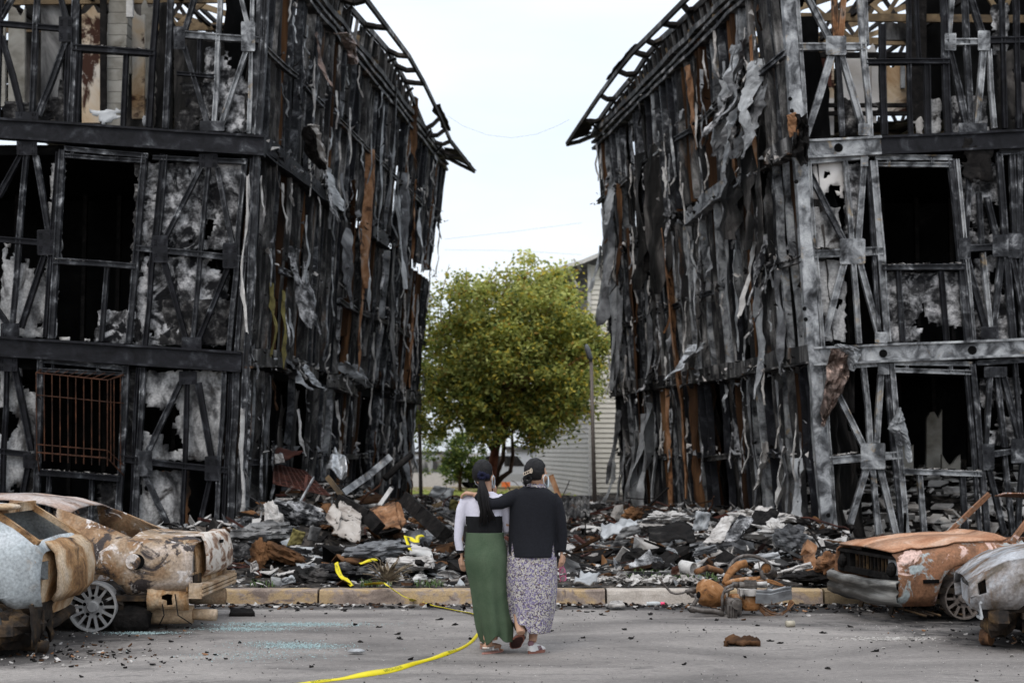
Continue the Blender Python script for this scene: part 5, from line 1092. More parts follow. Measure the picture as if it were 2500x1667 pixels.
glass_m = plain('green_glass_cubes', (.3, .4, .4), .2, var=.35)
for (px, py, rx, ry, n) in ((700, 1524, .75, .17, 2600), (600, 1535, .45, .16, 1300), (745, 1578, .38, .16, 1100), (690, 1572, .4, .2, 700), (350, 1545, .35, .1, 700), (640, 1600, .7, .35, 500)):
    c = G(px, py); scatter('broken_glass', c.x, c.y, rx, ry, n, glass_m, .003, .009)
scatter('road_grit', .5, 12.3, 6.5, 3.1, 5200, M['white_ash'], .002, .007, gauss=False)
scatter('dark_grit', .5, 12.3, 6.5, 3.1, 1800, M['char'], .002, .012, gauss=False)
b = MB()
for i in range(900): x = U(-4, 9); flake(b, Vector((x, U(15.2, 15.56) if R() < .8 else U(14.7, 15.3), .008)), U(.006, .035), .006, random.choice((0, 1, 1, 1, 2)), .25)
tag(b.build('gutter_debris', [M['white_ash'], M['char'], M['board_brown']], None), kind='stuff')
b = MB()
for i in range(1000):
    cx, cy, rx, ry = random.choice(((6.2, 14, 2.4, 1.0), (3.6, 15, 1.6, .4), (-4, 13.3, 1.2, .9), (4.9, 12.7, 1.2, .6), (-3.6, 11.6, .9, .5), (5.0, 12.75, .45, .1)))
    flake(b, Vector((random.gauss(cx, rx / 1.6), random.gauss(cy, ry / 1.6), .01)), U(.004, .02), .006, random.choice((0, 0, 1, 1, 1, 1, 2, 3)), .3)
tag(b.build('wreck_debris', [M['white_ash'], M['char'], M['board_brown'], M['rust_orange']], None), kind='stuff')
c = G(2160, 1560); scatter('white_powder', c.x, c.y, .35, .1, 900, M['white_ash'], .004, .014)
# ------------------------------------------------------------------ burnt cars
random.seed(9)
def cmat(name, st, over=None, over2=None, sc=2.2): return mottle(name, st, sc, detail=10, rough=.75, bump=.35, over=over, over2=over2, dist=.9, bscale=25, fine=(45, .25))
CR_sedan = cmat('sedan_burnt_paint', [(0.34, (0.12, 0.065, 0.035)), (0.45, (0.27, 0.16, 0.085)), (0.55, (0.34, 0.25, 0.17)), (0.66, (0.48, 0.4, 0.34)), (0.78, (0.56, 0.5, 0.46))], ((0.05, 0.04, 0.038), 2.6, 0.52, 0.57), ((0.62, 0.56, 0.52), 6, .58, .62))
CR_silver = cmat('silver_burnt_paint', [(0.34, (0.25, 0.26, 0.26)), (0.5, (0.38, 0.41, 0.42)), (0.66, (0.5, 0.52, 0.53))], ((0.3, 0.25, 0.2), 2.4, 0.6, 0.72), sc=1.8)
CR_tan = cmat('tan_burnt_metal', [(0.34, (0.1, 0.05, 0.025)), (0.45, (0.32, 0.18, 0.08)), (0.58, (0.48, 0.36, 0.24)), (0.74, (0.58, 0.48, 0.38))], ((0.035, 0.022, 0.015), 2.2, 0.56, 0.64))
CR_roof = cmat('pale_scorched_roof', [(0.34, (0.2, 0.12, 0.08)), (0.46, (0.36, 0.26, 0.21)), (0.6, (0.46, 0.4, 0.37)), (0.75, (0.52, 0.47, 0.44))], ((0.1, 0.06, 0.04), 3, .6, .7))
CR_under = cmat('burnt_underside', [(0.35, (0.01, 0.008, 0.006)), (0.52, (0.045, 0.028, 0.016)), (0.68, (0.16, 0.095, 0.04))], ((0.012, 0.01, 0.009), 2.0, 0.45, 0.6), sc=4)
CR_hood = cmat('orange_rust_hood', [(0.34, (0.32, 0.15, 0.08)), (0.5, (0.46, 0.25, 0.15)), (0.68, (0.52, 0.37, 0.28))], ((0.2, 0.09, 0.05), 4, 0.62, 0.72))
CR_fender = cmat('brown_rust_fender', [(0.34, (0.1, 0.05, 0.03)), (0.48, (0.22, 0.11, 0.06)), (0.6, (0.3, 0.14, 0.075)), (0.74, (0.26, 0.2, 0.17))], ((0.6, 0.42, 0.36), 2.6, 0.57, 0.6), ((0.33, 0.37, 0.37), 4.0, .56, .62))
CR_grey = cmat('grey_scorched_paint', [(0.34, (0.1, 0.08, 0.06)), (0.46, (0.24, 0.22, 0.21)), (0.6, (0.42, 0.43, 0.45)), (0.75, (0.52, 0.53, 0.55))], ((0.15, 0.09, 0.05), 2.2, 0.54, 0.64))
CR_chrome = mottle('sooted_chrome', [(0.3, (0.012, 0.012, 0.012)), (0.5, (0.07, 0.066, 0.06)), (0.7, (0.3, 0.29, 0.27))], 3, rough=.45, metal=.3, bump=.2, stretch=(.4, .4, 3))
CR_rim = plain('bare_alloy', (.42, .41, .40), .55, .2)
CR_rim3 = plain('scorched_steel_rim', (.16, .135, .12), .6, .2, var=.3)
CR_rimd = plain('sooty_alloy', (.06, .06, .06), .6, .2)
CR_bump = cmat('bare_bumper_beam', [(0.34, (0.26, 0.16, 0.09)), (0.5, (0.42, 0.3, 0.19)), (0.7, (0.5, 0.42, 0.34))], ((0.1, 0.06, 0.04), 4, 0.6, 0.7))
def interp(tab, x):
    if x <= tab[0][0]: return tab[0][1]
    for (a, p), (c, q) in zip(tab, tab[1:]):
        if x <= c:
            t = (x - a) / (c - a); return p + (q - p) * t
    return tab[-1][1]
def shell(par, S, mats, seed=0):
    """S: xr,xf ends; tables top,belt,sill,wid,roofw; wheels [(x,z,r)]; win [(x0,x1)] side windows; glass [(x0,x1)] open slopes; parts [(name,x0,x1,jset,mat,lift)]"""
    n = S.get('n', 64); xs = [S['xr'] + (S['xf'] - S['xr']) * i / n for i in range(n + 1)]; prof = []
    for x in xs:
        y = interp(S['wid'], x); zs = interp(S['sill'], x); zb = interp(S['belt'], x); zt = interp(S['top'], x); yr = interp(S['roofw'], x)
        cab = zt - zb > .06
        p = [[y - .07, zs], [y - .015, zs + .1], [y, zs + (zb - zs) * .55], [y - .008, zb - .09], [y - .05, zb]]
        p += [[yr, zt - .035], [yr * .62, zt], [0, zt + .012]] if cab else [[y - .13, zb + (zt - zb) * .7 + .004], [y * .5, zt], [0, zt + .01]]
        for (wx, wz, r) in S['wheels']:
            if abs(x - wx) < r:
                za = wz + math.sqrt(r * r - (x - wx) ** 2)
                for j in range(4): p[j][1] = max(p[j][1], min(za + .012 * j, zb - .06 + .015 * j))
        prof.append(p)
    J = 8; V = []
    for i, x in enumerate(xs):
        for s_ in (1, -1):
            for j in range(J):
                y, z = prof[i][j]; nn = noise.noise(Vector((x * 2.2 + seed, y * 2 * s_, z * 2.5))) * .012 + noise.noise(Vector((x * 7 + seed, y * 7 * s_, z * 7))) * .006
                V.append(Vector((x + S.get('slant', 0) * (z - .5) * (1 if i == 0 else 0), s_ * y + nn * (1 if j < 5 else .3), z + nn * (.0 if j < 4 else 1.0))))
    idx = lambda i, s, j: i * 2 * J + s * J + j
    groups = {}
    for i in range(n):
        xm = (xs[i] + xs[i + 1]) / 2
        for s in (0, 1):
            for j in range(J - 1):
                cab = prof[i][5][1] - prof[i][4][1] > .05 or prof[i + 1][5][1] - prof[i + 1][4][1] > .05
                if j == 4 and cab and any(a < xm < c for a, c in S['win']): continue
                if j >= 5 and any(a < xm < c for a, c in S['glass']): continue
                if any(a < xm < c and (j in js) and (sd is None or sd == s) for (a, c, js, sd) in S.get('cut', ())): continue
                g_ = 'body'
                for (nm, a, c, js, mt, lf) in S['parts']:
                    if a < xm < c and j in js: g_ = nm + ('' if min(js) >= 4 else '|%d' % s); break
                f = (idx(i, s, j), idx(i + 1, s, j), idx(i + 1, s, j + 1), idx(i, s, j + 1))
                groups.setdefault(g_, []).append(f if s else f[::-1])
    pm = {nm: (mt, lf) for (nm, a, c, js, mt, lf) in S['parts']}
    for g_, fs in groups.items():
        mt, lf = pm.get(g_.split('|')[0], (mats[0], 0.0)); used = sorted({k for f in fs for k in f}); mp = {k: q for q, k in enumerate(used)}
        vv = []
        for k in used:
            v = V[k].copy(); v.z += lf * .5; v.y *= (1 + lf * .3); vv.append(v)
        b = MB(); b.add(vv, [tuple(mp[k] for k in f) for f in fs]); b.build(g_.split('|')[0], mt, par, smooth=True, solid=.014)
    return V, idx, xs, prof
def wheel(par, x, y, z, r, wd, nsp, mat, side=1, tilt=0.0, dbl=False, name='wheel', tyre=False):
    b = MB(); n = 28; vs = []; pr = [(r, wd / 2), (r * .93, wd / 2), (r * .9, wd * .2), (r * .9, -wd * .4), (r, -wd / 2), (r * 1.0, wd / 2)]
    for i in range(n):
        t = 2 * math.pi * i / n
        for (rr, yy) in pr: vs.append((x + rr * math.cos(t), y + side * yy, z + rr * math.sin(t)))
    m = len(pr); b.add(vs, [(i * m + k, ((i + 1) % n) * m + k, ((i + 1) % n) * m + k + 1, i * m + k + 1) for i in range(n) for k in range(m - 1)])
    o = b.build(name, mat, par, smooth=False)
    b = MB(); b.tube([(x, y + side * wd * .32, z), (x, y + side * wd * .48, z)], [r * .26, r * .2], 16); b.build('hub', mat, o)
    b = MB(); b.tube([(x, y - side * wd * .3, z), (x, y - side * wd * .1, z)], r * .7, 18); b.build('brake_disc', CR_under, o)
    for k in range(5):
        t = 2 * math.pi * k / 5 + .3; b = MB(); b.tube([(x + r * .36 * math.cos(t), y + side * wd * .3, z + r * .36 * math.sin(t)), (x + r * .36 * math.cos(t), y + side * wd * .36, z + r * .36 * math.sin(t))], r * .07, 8); b.build('lug_recess', M['soot'], o)
    b = MB(); b.tube([(x, y + side * wd * .1, z), (x, y + side * wd * .3, z)], [r * .48, r * .46], 20); b.build('spoke_disc', mat, o)
    for k in range(nsp):
        t = 2 * math.pi * k / nsp; b = MB(); p = Vector((x + r * .42 * math.cos(t), y + side * wd * .3, z + r * .42 * math.sin(t))); q = Vector((x + r * .93 * math.cos(t), y + side * wd * .34, z + r * .93 * math.sin(t)))
        b.bar(p, q, r * (.11 if nsp > 8 else .2), .02, up=Vector((0, 1, 0))); b.build('spoke', mat, o)
    return o
def guts(par, xr, xf, wd, roofz, seats=((1.2, .35), (1.2, -.35), (2.2, .35), (2.2, -.35))):
    b = MB(); b.box(((xr + xf) / 2, 0, .3), (xf - xr - .3, wd * 1.9, .05)); b.build('floor_pan', CR_under, par)
    for (x, y) in seats:
        b = MB()
        for k in range(6):
            b.tube([(x, y - .2 + .08 * k, .34), (x + .1, y - .2 + .08 * k, .5), (x - .3, y - .2 + .08 * k, .52), (x - .42, y - .2 + .08 * k, .95)], .012, 5)
        for z in (.55, .7, .85, .95): b.tube([(x - .32 - (z - .52) * .25, y - .2, z), (x - .32 - (z - .52) * .25, y + .2, z)], .012, 5)
        b.build('seat_frame', CR_under, par)
    for k in range(7):
        x = xr + .3 + k * (xf - xr - .6) / 6; b = MB(); b.tube([(x, -wd * .8, .24), (x, wd * .8, .24)], .035, 7); b.build('cross_member', CR_under, par)
    for s_ in (-1, 1):
        b = MB(); b.bar((xr + .15, s_ * .5, .26), (xf - .2, s_ * .5, .26), .08, .08); b.build('chassis_rail', CR_under, par)
def hd(f): return math.atan2(f[1], f[0])
# rusty sedan, rear to the right -------------------------------------
fw = Vector((-1, .02, 0)).normalized(); lt = Vector((-fw.y, fw.x, 0))
nearw = G(228, 1540)
c2 = empty('burnt_sedan', nearw - lt * .74, 'burnt out rusty sedan with white flaked trunk lid and bare alloy wheel', 'car', 'four burnt out cars', hd(fw))
S2 = dict(xr=-.9, xf=3.3, top=[(-.9, .8), (-.82, .835), (-.36, .85), (-.05, .98), (0.25, 1.1), (.5, 1.18), (.9, 1.225), (1.9, 1.21), (2.3, 1.08), (2.75, .86), (3.3, .72)], belt=[(-.9, .76), (-.3, .81), (.4, .83), (2.6, .8), (3.3, .68)],
          sill=[(-.9, .36), (-.5, .35), (.5, .26), (2.6, .24), (3.3, .28)], wid=[(-.9, .72), (-.7, .79), (0, .82), (2.5, .82), (3.3, .7)], roofw=[(-.9, .62), (-.2, .63), (.3, .6), (1, .55), (2.2, .56), (3.3, .6)],
          wheels=[(0, .2, .33), (2.55, .2, .33)], win=[(.42, .74), (.84, 1.5), (1.6, 2.5)], glass=[(-.34, .26), (2.0, 2.75)], parts=[('trunk_deck', -.9, -.34, (5, 6), CR_sedan, .0), ('roof', .26, 2.0, (5, 6), CR_roof, .0), ('door', 1.25, 2.35, (0, 1, 2, 3), CR_sedan, .02), ('hood', 2.78, 3.3, (5, 6), CR_sedan, .02)])
V, idx, xs, prof = shell(c2, S2, [CR_sedan], 3)
guts(c2, -.7, 3.2, .8, 1.2)
def rear_face(par, x, rows, cols, cut, mat, name='rear_panel', bow=.05, seed=1):
    """rows z list with half widths, cols across; cut(set of cells)"""
    vs = []; nc = cols
    for (z, hw, dx) in rows:
        for k in range(nc + 1):
            t = k / nc * 2 - 1; vs.append((x + dx + bow * t * t + .01 * noise.noise(Vector((t * 3, z * 6, seed))), -t * hw, z))
    b = MB(); b.add(vs, [(j * (nc + 1) + k, j * (nc + 1) + k + 1, (j + 1) * (nc + 1) + k + 1, (j + 1) * (nc + 1) + k) for j in range(len(rows) - 1) for k in range(nc) if (j, k) not in cut]); return b.build(name, mat, par, smooth=False, solid=.012)
rear_face(c2, -.9, [(.3, .6, .03), (.36, .7, 0), (.45, .71, 0), (.52, .72, 0), (.64, .71, .01), (.76, .69, .03), (.82, .62, .06)], 12, {(3, 0), (3, 1), (4, 0), (4, 1), (3, 10), (3, 11), (4, 10), (4, 11), (1, 1), (1, 2)} , CR_tan)
b = MB()
vs = []; 
for j, (z, dx, hw) in enumerate(((.845, .1, .5), (.85, -.02, .5), (.8, -.06, .52), (.66, -.09, .55), (.52, -.09, .54), (.47, -.03, .46))):
    for k in range(9): t = k / 8 * 2 - 1; vs.append((-.9 + dx + .03 * t * t, -t * hw - .14, z + .012 * noise.noise(Vector((t * 3, z * 4, 2)))))
b.add(vs, [(j * 9 + k, j * 9 + k + 1, j * 9 + k + 10, j * 9 + k + 9) for j in range(5) for k in range(8)])
b.build('trunk_lid', mottle('white_flaked_lid', [(0.36, (0.12, 0.06, 0.04)), (0.44, (0.3, 0.2, 0.14)), (0.52, (0.6, 0.54, 0.48)), (0.7, (0.68, 0.62, 0.56))], 5, rough=.8, bump=.3, over=((.38, .2, .08), 1.6, .6, .72), stretch=(1, 1, 2)), c2, smooth=True, solid=.02, label='white flaked trunk lid with orange rust')
b = MB(); b.box((-1.0, -.02, .775), (.02, .1, .03)); b.build('keyhole', M['soot'], c2)
b = MB()
for z in (.33, .365, .4): b.box((-.97, 0, z), (.07, 1.44, .024))
b.box((-.935, 0, .365), (.05, 1.4, .1)); b.build('bumper_beam', CR_bump, c2)
for s_ in (-1, 1):
    b = MB(); b.box((-.93, s_ * .71, .365), (.12, .03, .14)); b.build('bumper_bracket', CR_bump, c2)
b = MB(); b.tube([(-.38, .815, .64), (-.375, .84, .64)], [.07, .068], 20); b.build('fuel_door', CR_sedan, c2, smooth=False)
b = MB(); b.tube([(-.41, .812, .638), (-.41, .826, .638)], .07, 20); b.build('fuel_recess', M['soot'], c2)
b = MB(); b.tube([(-.3, .52, .12), (-.86, .5, .13)], .085, 14); b.tube([(-.84, .5, .13), (-1.08, .49, .12)], [.05, .055], 12, cap=True); o = b.build('exhaust_silencer', CR_bump, c2, smooth=True)
b = MB(); b.tube([(-.6, -.45, .2), (-.95, -.45, .2)], .08, 12); b.build('exhaust_silencer', CR_bump, c2, smooth=True)
b = MB(); b.box((-.8, .5, .42), (.2, .3, .16)); b.build('lamp_housing', CR_under, c2)
b = MB(); b.box((-.76, .62, .58), (.2, .2, .2)); b.build('lamp_housing', M['board_grey'], c2)
b = MB(); 
vs = []
for i in range(9):
    for j in range(5): vs.append((-.5 - .045 * i, .8 - .02 * abs(j - 2) - .004 * i * i * .4 + U(-.008, .008), .2 + .045 * j + U(-.01, .01) * (1 if j else 2)))
b.add(vs, [(i * 5 + j, (i + 1) * 5 + j, (i + 1) * 5 + j + 1, i * 5 + j + 1) for i in range(8) for j in range(4) if (i, j) not in ((3, 2), (4, 2), (4, 1))]); b.build('rear_valance', CR_tan, c2, smooth=True, solid=.01)
for x in (0, 2.55):
    for s_ in (1, -1): wheel(c2, x, s_ * .72, .225, .225, .16, 14, CR_rim, s_)
    b = MB(); b.tube([(x, -.65, .22), (x, .65, .22)], .05, 8); b.build('axle', CR_under, c2)
b = MB(); b.ell((-.3, .7, .1), (.22, .1, .14), 12, 8, None, 0, lambda v: v * (1 + .4 * noise.noise(v * 9))); b.build('melted_tyre', M['char'], c2)
for (x0, x1) in ((-.62, -.6), (-.75, -.9)):
    b = MB(); b.tube([(x0, .75, .34), (x0 - .04, .78, .15), (x1, .7, .06)], .006, 5); b.build('loose_wire', M['char'], c2)
# silver hatchback, nearest left --------------------------------------
nearw1 = Vector(((-42 - 1250) / FPX * 11.5, 11.5, 0)); fw1 = Vector((-1, -.03, 0)).normalized(); lt1 = Vector((-fw1.y, fw1.x, 0))
c1 = empty('burnt_hatchback', nearw1 - lt1 * .72, 'burnt out pale silver hatchback with open rear window at the left edge', 'car', 'four burnt out cars', hd(fw1))
S1 = dict(xr=-.48, xf=3.4, top=[(-.48, .84), (-.45, .9), (-.25, 1.06), (.0, 1.18), (.6, 1.24), (1.8, 1.24), (2.5, .95), (3.4, .75)], belt=[(-.48, .8), (-.4, .86), (.1, .9), (.3, .92), (2.4, .86), (3.4, .7)], sill=[(-.48, .4), (.5, .34), (2.5, .28), (3.4, .3)],
          wid=[(-.48, .66), (-.3, .76), (0, .8), (2.5, .8), (3.4, .7)], roofw=[(-.48, .66), (.2, .57), (2, .55), (3.4, .6)], wheels=[(0, .2, .32), (2.45, .2, .32)], win=[(.75, 1.3), (1.38, 2.2)], glass=[(-.42, -.06), (2.0, 2.5)],
          parts=[('roof', -.06, 2.0, (5, 6), CR_silver, .0), ('door', .75, 1.9, (0, 1, 2, 3), CR_silver, .02)])
shell(c1, S1, [CR_silver], 13); guts(c1, -.3, 3.2, .78, 1.3, ((1.0, .35), (1.0, -.35)))
rear_face(c1, -.49, [(.3, .55, .05), (.42, .66, .02), (.6, .68, 0), (.75, .68, 0), (.86, .66, .05)], 10, {(1, 0), (2, 0), (2, 1), (1, 9), (2, 9)}, CR_tan)
vs = []; b = MB()
for j, (z, dx, hw) in enumerate(((.9, .1, .5), (.89, -.02, .52), (.82, -.1, .55), (.66, -.13, .55), (.5, -.12, .53), (.42, -.06, .48))):
    for k in range(9): t = k / 8 * 2 - 1; vs.append((-.49 + dx + .05 * t * t, -t * hw - .1, z + .012 * noise.noise(Vector((t * 3, z * 4, 2)))))
b.add(vs, [(j * 9 + k, j * 9 + k + 1, j * 9 + k + 10, j * 9 + k + 9) for j in range(5) for k in range(8)]); b.build('tailgate', CR_tan, c1, smooth=True, solid=.03)
b = MB()
for s_ in (-1, 1): b.bar((-.44, s_ * .6, .9), (-.04, s_ * .52, 1.16), .05, .05); 
b.bar((-.05, -.55, 1.17), (-.05, .55, 1.17), .08, .04); b.build('hatch_frame', CR_tan, c1)
b = MB(); b.ell((-.1, .42, 1.19), (.13, .2, .03), 12, 6); b.build('spoiler', CR_tan, c1, smooth=True)
for x in (0, 2.45):
    for s_ in (1, -1): wheel(c1, x, s_ * .7, .24, .22, .15, 5, CR_rimd, s_)
b = MB(); b.tube([(-.2, .75, .3), (-.2, -.7, .3)], .07, 8); b.tube([(-.38, .6, .24), (-.4, 0, .2), (-.38, -.6, .24)], .05, 8); b.build('rear_beam', CR_under, c1)
for k in range(3):
    b = MB(); b.ell((-.25 + k * .15, .5 - .2 * k, .22), (.2, .22, .16), 14, 9, None, 0, lambda v: v * (1 + .7 * noise.noise(v * 7 + Vector((k * 3, 0, 0))))); b.build('burnt_mechanism', CR_under, c1)
b = MB(); 
vs = []
for i in range(7):
    for j in range(6): vs.append((-.42 - .05 * math.sin(i * .8) + U(-.02, .02), .7 - .16 * i, .42 - .07 * j * (1 - .3 * (i % 3) / 2) + U(-.01, .01)))
b.add(vs, [(i * 6 + j, (i + 1) * 6 + j, (i + 1) * 6 + j + 1, i * 6 + j + 1) for i in range(6) for j in range(5) if not (j > 2 and i in (1, 4, 5))]); b.build('rear_skirt', CR_under, c1, smooth=True, solid=.01)
for k in range(7):
    b = MB(); x = U(-.5, .1); y = U(.2, .72); b.tube([(x, y, .36), (x + U(-.05, .05), y + .03, .2), (x + U(-.1, .1), y + U(-.1, .1), .03)], .008, 5); b.build('loose_wire', CR_under, c1)
b = MB(); b.tube([(-.1, .45, .1), (-.5, .5, .06)], .05, 10); b.build('exhaust_pipe', CR_under, c1, smooth=True)
# rusty old saloon, nose to the left ---------------------------------
fw3 = Vector((-.985, -.17, 0)).normalized(); lt3 = Vector((-fw3.y, fw3.x, 0))
fc = Vector((3.66, 13.8, 0)) 
c3 = empty('burnt_saloon', fc - fw3 * 3.25 - lt3 * .76, 'burnt out old saloon with orange rusty hood and crumpled chrome bumper', 'car', 'four burnt out cars', hd(fw3))
S3 = dict(xr=-.9, xf=3.2, top=[(-.9, .72), (-.2, .77), (.3, 1.17), (1.5, 1.2), (1.95, .81), (2.1, .765), (2.6, .755), (2.95, .71), (3.2, .65)], belt=[(-.9, .69), (1.9, .72), (2.6, .695), (3.2, .61)], sill=[(-.9, .3), (2.0, .2), (2.9, .16), (3.2, .16)],
          wid=[(-.9, .74), (0, .79), (2.9, .79), (3.2, .77)], roofw=[(-.9, .7), (.3, .56), (1.5, .54), (2, .62), (3.2, .66)], wheels=[(0, .22, .32), (2.5, .24, .31)], win=[(.35, .9), (.98, 1.88)], glass=[(-.2, .3), (1.5, 1.98)],
          parts=[('hood', 1.98, 3.2, (5, 6), CR_hood, .05), ('fender', 1.9, 3.2, (0, 1, 2, 3, 4), CR_fender, .0)])
shell(c3, S3, [CR_fender], 23); guts(c3, -.7, 3.0, .76, 1.2, ((.9, .35), (.9, -.35)))
vs = []; b = MB()
for z, dx in ((.4, .16), (.385, .2), (.33, .2), (.3, .17), (.26, .2), (.2, .2), (.17, .14)):
    for k in range(13): t = k / 12 * 2 - 1; vs.append((3.2 + dx - .16 * t ** 4 + .015 * noise.noise(Vector((t * 4, z * 3, 1))), -t * .8, z + .014 * noise.noise(Vector((t * 3, 4, 1)))))
b.add(vs, [(j * 13 + k, j * 13 + k + 1, j * 13 + k + 14, j * 13 + k + 13) for j in range(6) for k in range(12)]); b.build('front_bumper', CR_chrome, c3, smooth=True, solid=.02)
for s_ in (1, -1):
    b = MB(); b.box((3.12, s_ * .6, .5), (.08, .27, .2)); b.build('headlight_panel', M['sheet_pale'] if s_ > 0 else M['char'], c3)
    b = MB(); b.ell((3.19, s_ * .6, .5), (.05, .06, .07), 12, 8, None, 0, lambda v: v * (1 + .3 * noise.noise(v * 20))); b.build('headlight', M['char'], c3)
    b = MB(); b.tube([(3.05, s_ * .35, .2), (3.1, s_ * .36, .04)], .025, 6); b.build('bumper_bracket', CR_under, c3)
b = MB(); b.box((3.02, 0, .52), (.05, .86, .24)); b.build('radiator', M['soot'], c3)
b = MB(); b.box((3.1, 0, .42), (.16, 1.5, .06)); b.box((3.14, 0, .61), (.1, 1.45, .03)); b.build('front_crossbar', M['char'], c3)
b = MB()
for k in range(9): b.box((3.13, -.36 + k * .09, .52), (.02, .018, .2))
b.build('grille_bars', CR_under, c3)
b = MB(); b.box((2.88, .806, .4), (.16, .015, .035)); b.build('side_lamp_slot', M['soot'], c3)
for x in (0, 2.5):
    for s_ in (1, -1): wheel(c3, x, s_ * .66, .22, .2, .13, 12, CR_rim3, s_)
for k in range(5):
    b = MB(); x = 2.7 + U(-.1, .3); b.tube([(x, .6, .3), (x + .1, .62, .12), (x - .1, .7, .06)], .012, 5); b.build('loose_cable', CR_under, c3)
for s_ in (1, -1):
    b = MB(); b.bar((1.98, s_ * .68, .74), (1.52, s_ * .56, 1.19), .05, .04); b.build('windscreen_pillar', CR_fender, c3)
# grey front end at the right edge ------------------------------------
fw4 = Vector((-.975, .2, 0)).normalized(); lt4 = Vector((-fw4.y, fw4.x, 0)); fc4 = Vector((3.75, 11.9, 0))
c4 = empty('burnt_coupe', fc4 - fw4 * 3.3 - lt4 * .72, 'burnt out car with pale grey scorched hood at the right edge', 'car', 'four burnt out cars', hd(fw4))
S4 = dict(xr=-.7, xf=3.25, top=[(-.7, .8), (.2, 1.2), (1.4, 1.25), (2.1, .93), (2.4, .89), (2.9, .77), (3.12, .66), (3.25, .56)], belt=[(-.7, .78), (2.0, .84), (2.5, .8), (3.0, .68), (3.25, .52)], sill=[(-.7, .3), (2.8, .36), (3.25, .34)],
          wid=[(-.7, .72), (0, .8), (2.8, .8), (3.1, .74), (3.25, .66)], roofw=[(-.7, .7), (.3, .56), (1.5, .54), (2, .62), (3.2, .6)], wheels=[(0, .22, .32), (2.55, .22, .33)], win=[(.3, .9), (.98, 1.8)], glass=[(-.4, .2), (1.4, 2.1)],
          parts=[('hood', 2.1, 3.25, (5, 6), CR_grey, .01), ('fender', 1.9, 3.25, (0, 1, 2, 3, 4), CR_grey, .0)], cut=[(3.1, 3.2, (2, 3), None)])
shell(c4, S4, [CR_grey], 33); guts(c4, -.5, 3.0, .76, 1.2, ((.9, .35), (.9, -.35)))
rear_face(c4, 3.24, [(.5, .6, 0), (.36, .62, -.01), (.3, .55, -.05)], 8, set(), CR_grey, 'nose_panel', bow=-.06)
b = MB(); b.box((3.1, 0, .3), (.1, 1.2, .06)); b.box((2.95, .2, .42), (.3, .9, .2)); b.build('front_beam', CR_under, c4)
b = MB()
for k in range(4): b.bar((3.18, .66 - k * .05, .4), (3.16, .66 - k * .05, .27), .015, .01)
b.bar((3.18, .5, .27), (3.17, .68, .27), .02, .02); b.bar((3.18, .5, .4), (3.17, .68, .4), .02, .02); b.build('lamp_bracket', M['sheet_pale'], c4)
for k in range(14):
    b = MB(); x = U(2.6, 3.1); y = U(.1, .6); b.tube([(x, y, .42), (x + U(-.1, .1), y + .03, .3), (x + U(-.1, .1), y + U(-.1, .1), .16 + U(0, .08))], U(.004, .009), 5); b.build('hanging_part', M['char'], c4)
for x in (0, 2.55):
    for s_ in (1, -1): wheel(c4, x, s_ * .68, .235, .225, .16, 7, CR_rimd, s_)
b = MB(); b.tube([(3.05, .3, .07), (3.12, .26, .07)], .07, 16); b.build('pulley', M['rust_orange'], c4, smooth=False)
b = MB(); b.box((2.5, .82, .13), (.07, .03, .16), Matrix.Rotation(.5, 3, 'Y')); b.build('white_tag', M['white_ash'], c4)
for k in range(5):
    b = MB(); b.ell((3.0 - k * .17, .45 - .12 * (k % 2), .28), (.14, .2, .16), 14, 9, None, 0, lambda v: v * (1 + .8 * noise.noise(v * 8 + Vector((k * 3, 0, 0))))); b.build('burnt_mechanism', M['char'] if k % 2 else CR_under, c4)
for k in range(3):
    b = MB(); b.ell((-.55 + k * .2, .3 + .12 * k, .26), (.16, .22, .12), 14, 9, None, 0, lambda v: v * (1 + .7 * noise.noise(v * 8 + Vector((k * 3, 5, 0))))); b.build('burnt_mechanism', CR_under, c2)
# seams: boot shut line, door line, bonnet line, as narrow dark gaps standing in the panel edge
def seam(par, V, idx, xs, x, s_, j0, j1):
    i = min(range(len(xs)), key=lambda q: abs(xs[q] - x)); P = [V[idx(i, s_, j)] for j in range(j0, j1 + 1)]; b = MB(); b.tube([p + Vector((0, (1 if s_ == 0 else -1) * .004, 0)) for p in P], .0055, 4); b.build('panel_seam', M['soot'], par)
seam(c2, V, idx, xs, 1.2, 0, 0, 4)
# ------------------------------------------------------------------ motorcycle on its side
mb_ = empty('burnt_motorcycle', G(1790, 1505), 'burnt motorcycle with rusty orange tank lying on its side by the kerb', 'motorcycle')
YM = 14.6
def mw(x, y, d=0.0): return W(1600 + x / 6.533, 1340 + y / 6.533, YM + d)
def mt_(name, pts, r, mat, n=8, smooth=True):
    b = MB(); P = [mw(*p) for p in pts]; b.tube(P, r, n); return b.build(name, mat, mb_, smooth=smooth)
MO = mottle('motorcycle_rust', [(0.34, (0.06, 0.028, 0.012)), (0.46, (0.24, 0.105, 0.035)), (0.58, (0.33, 0.165, 0.07)), (0.7, (0.42, 0.31, 0.24))], 9, rough=.7, bump=.25, over=((0.03, 0.02, 0.015), 4, .6, .72))
MS = mottle('motorcycle_steel', [(0.3, (0.02, 0.018, 0.017)), (0.5, (0.1, 0.085, 0.075)), (0.7, (0.28, 0.26, 0.24))], 8, rough=.5, metal=.3, bump=.2)
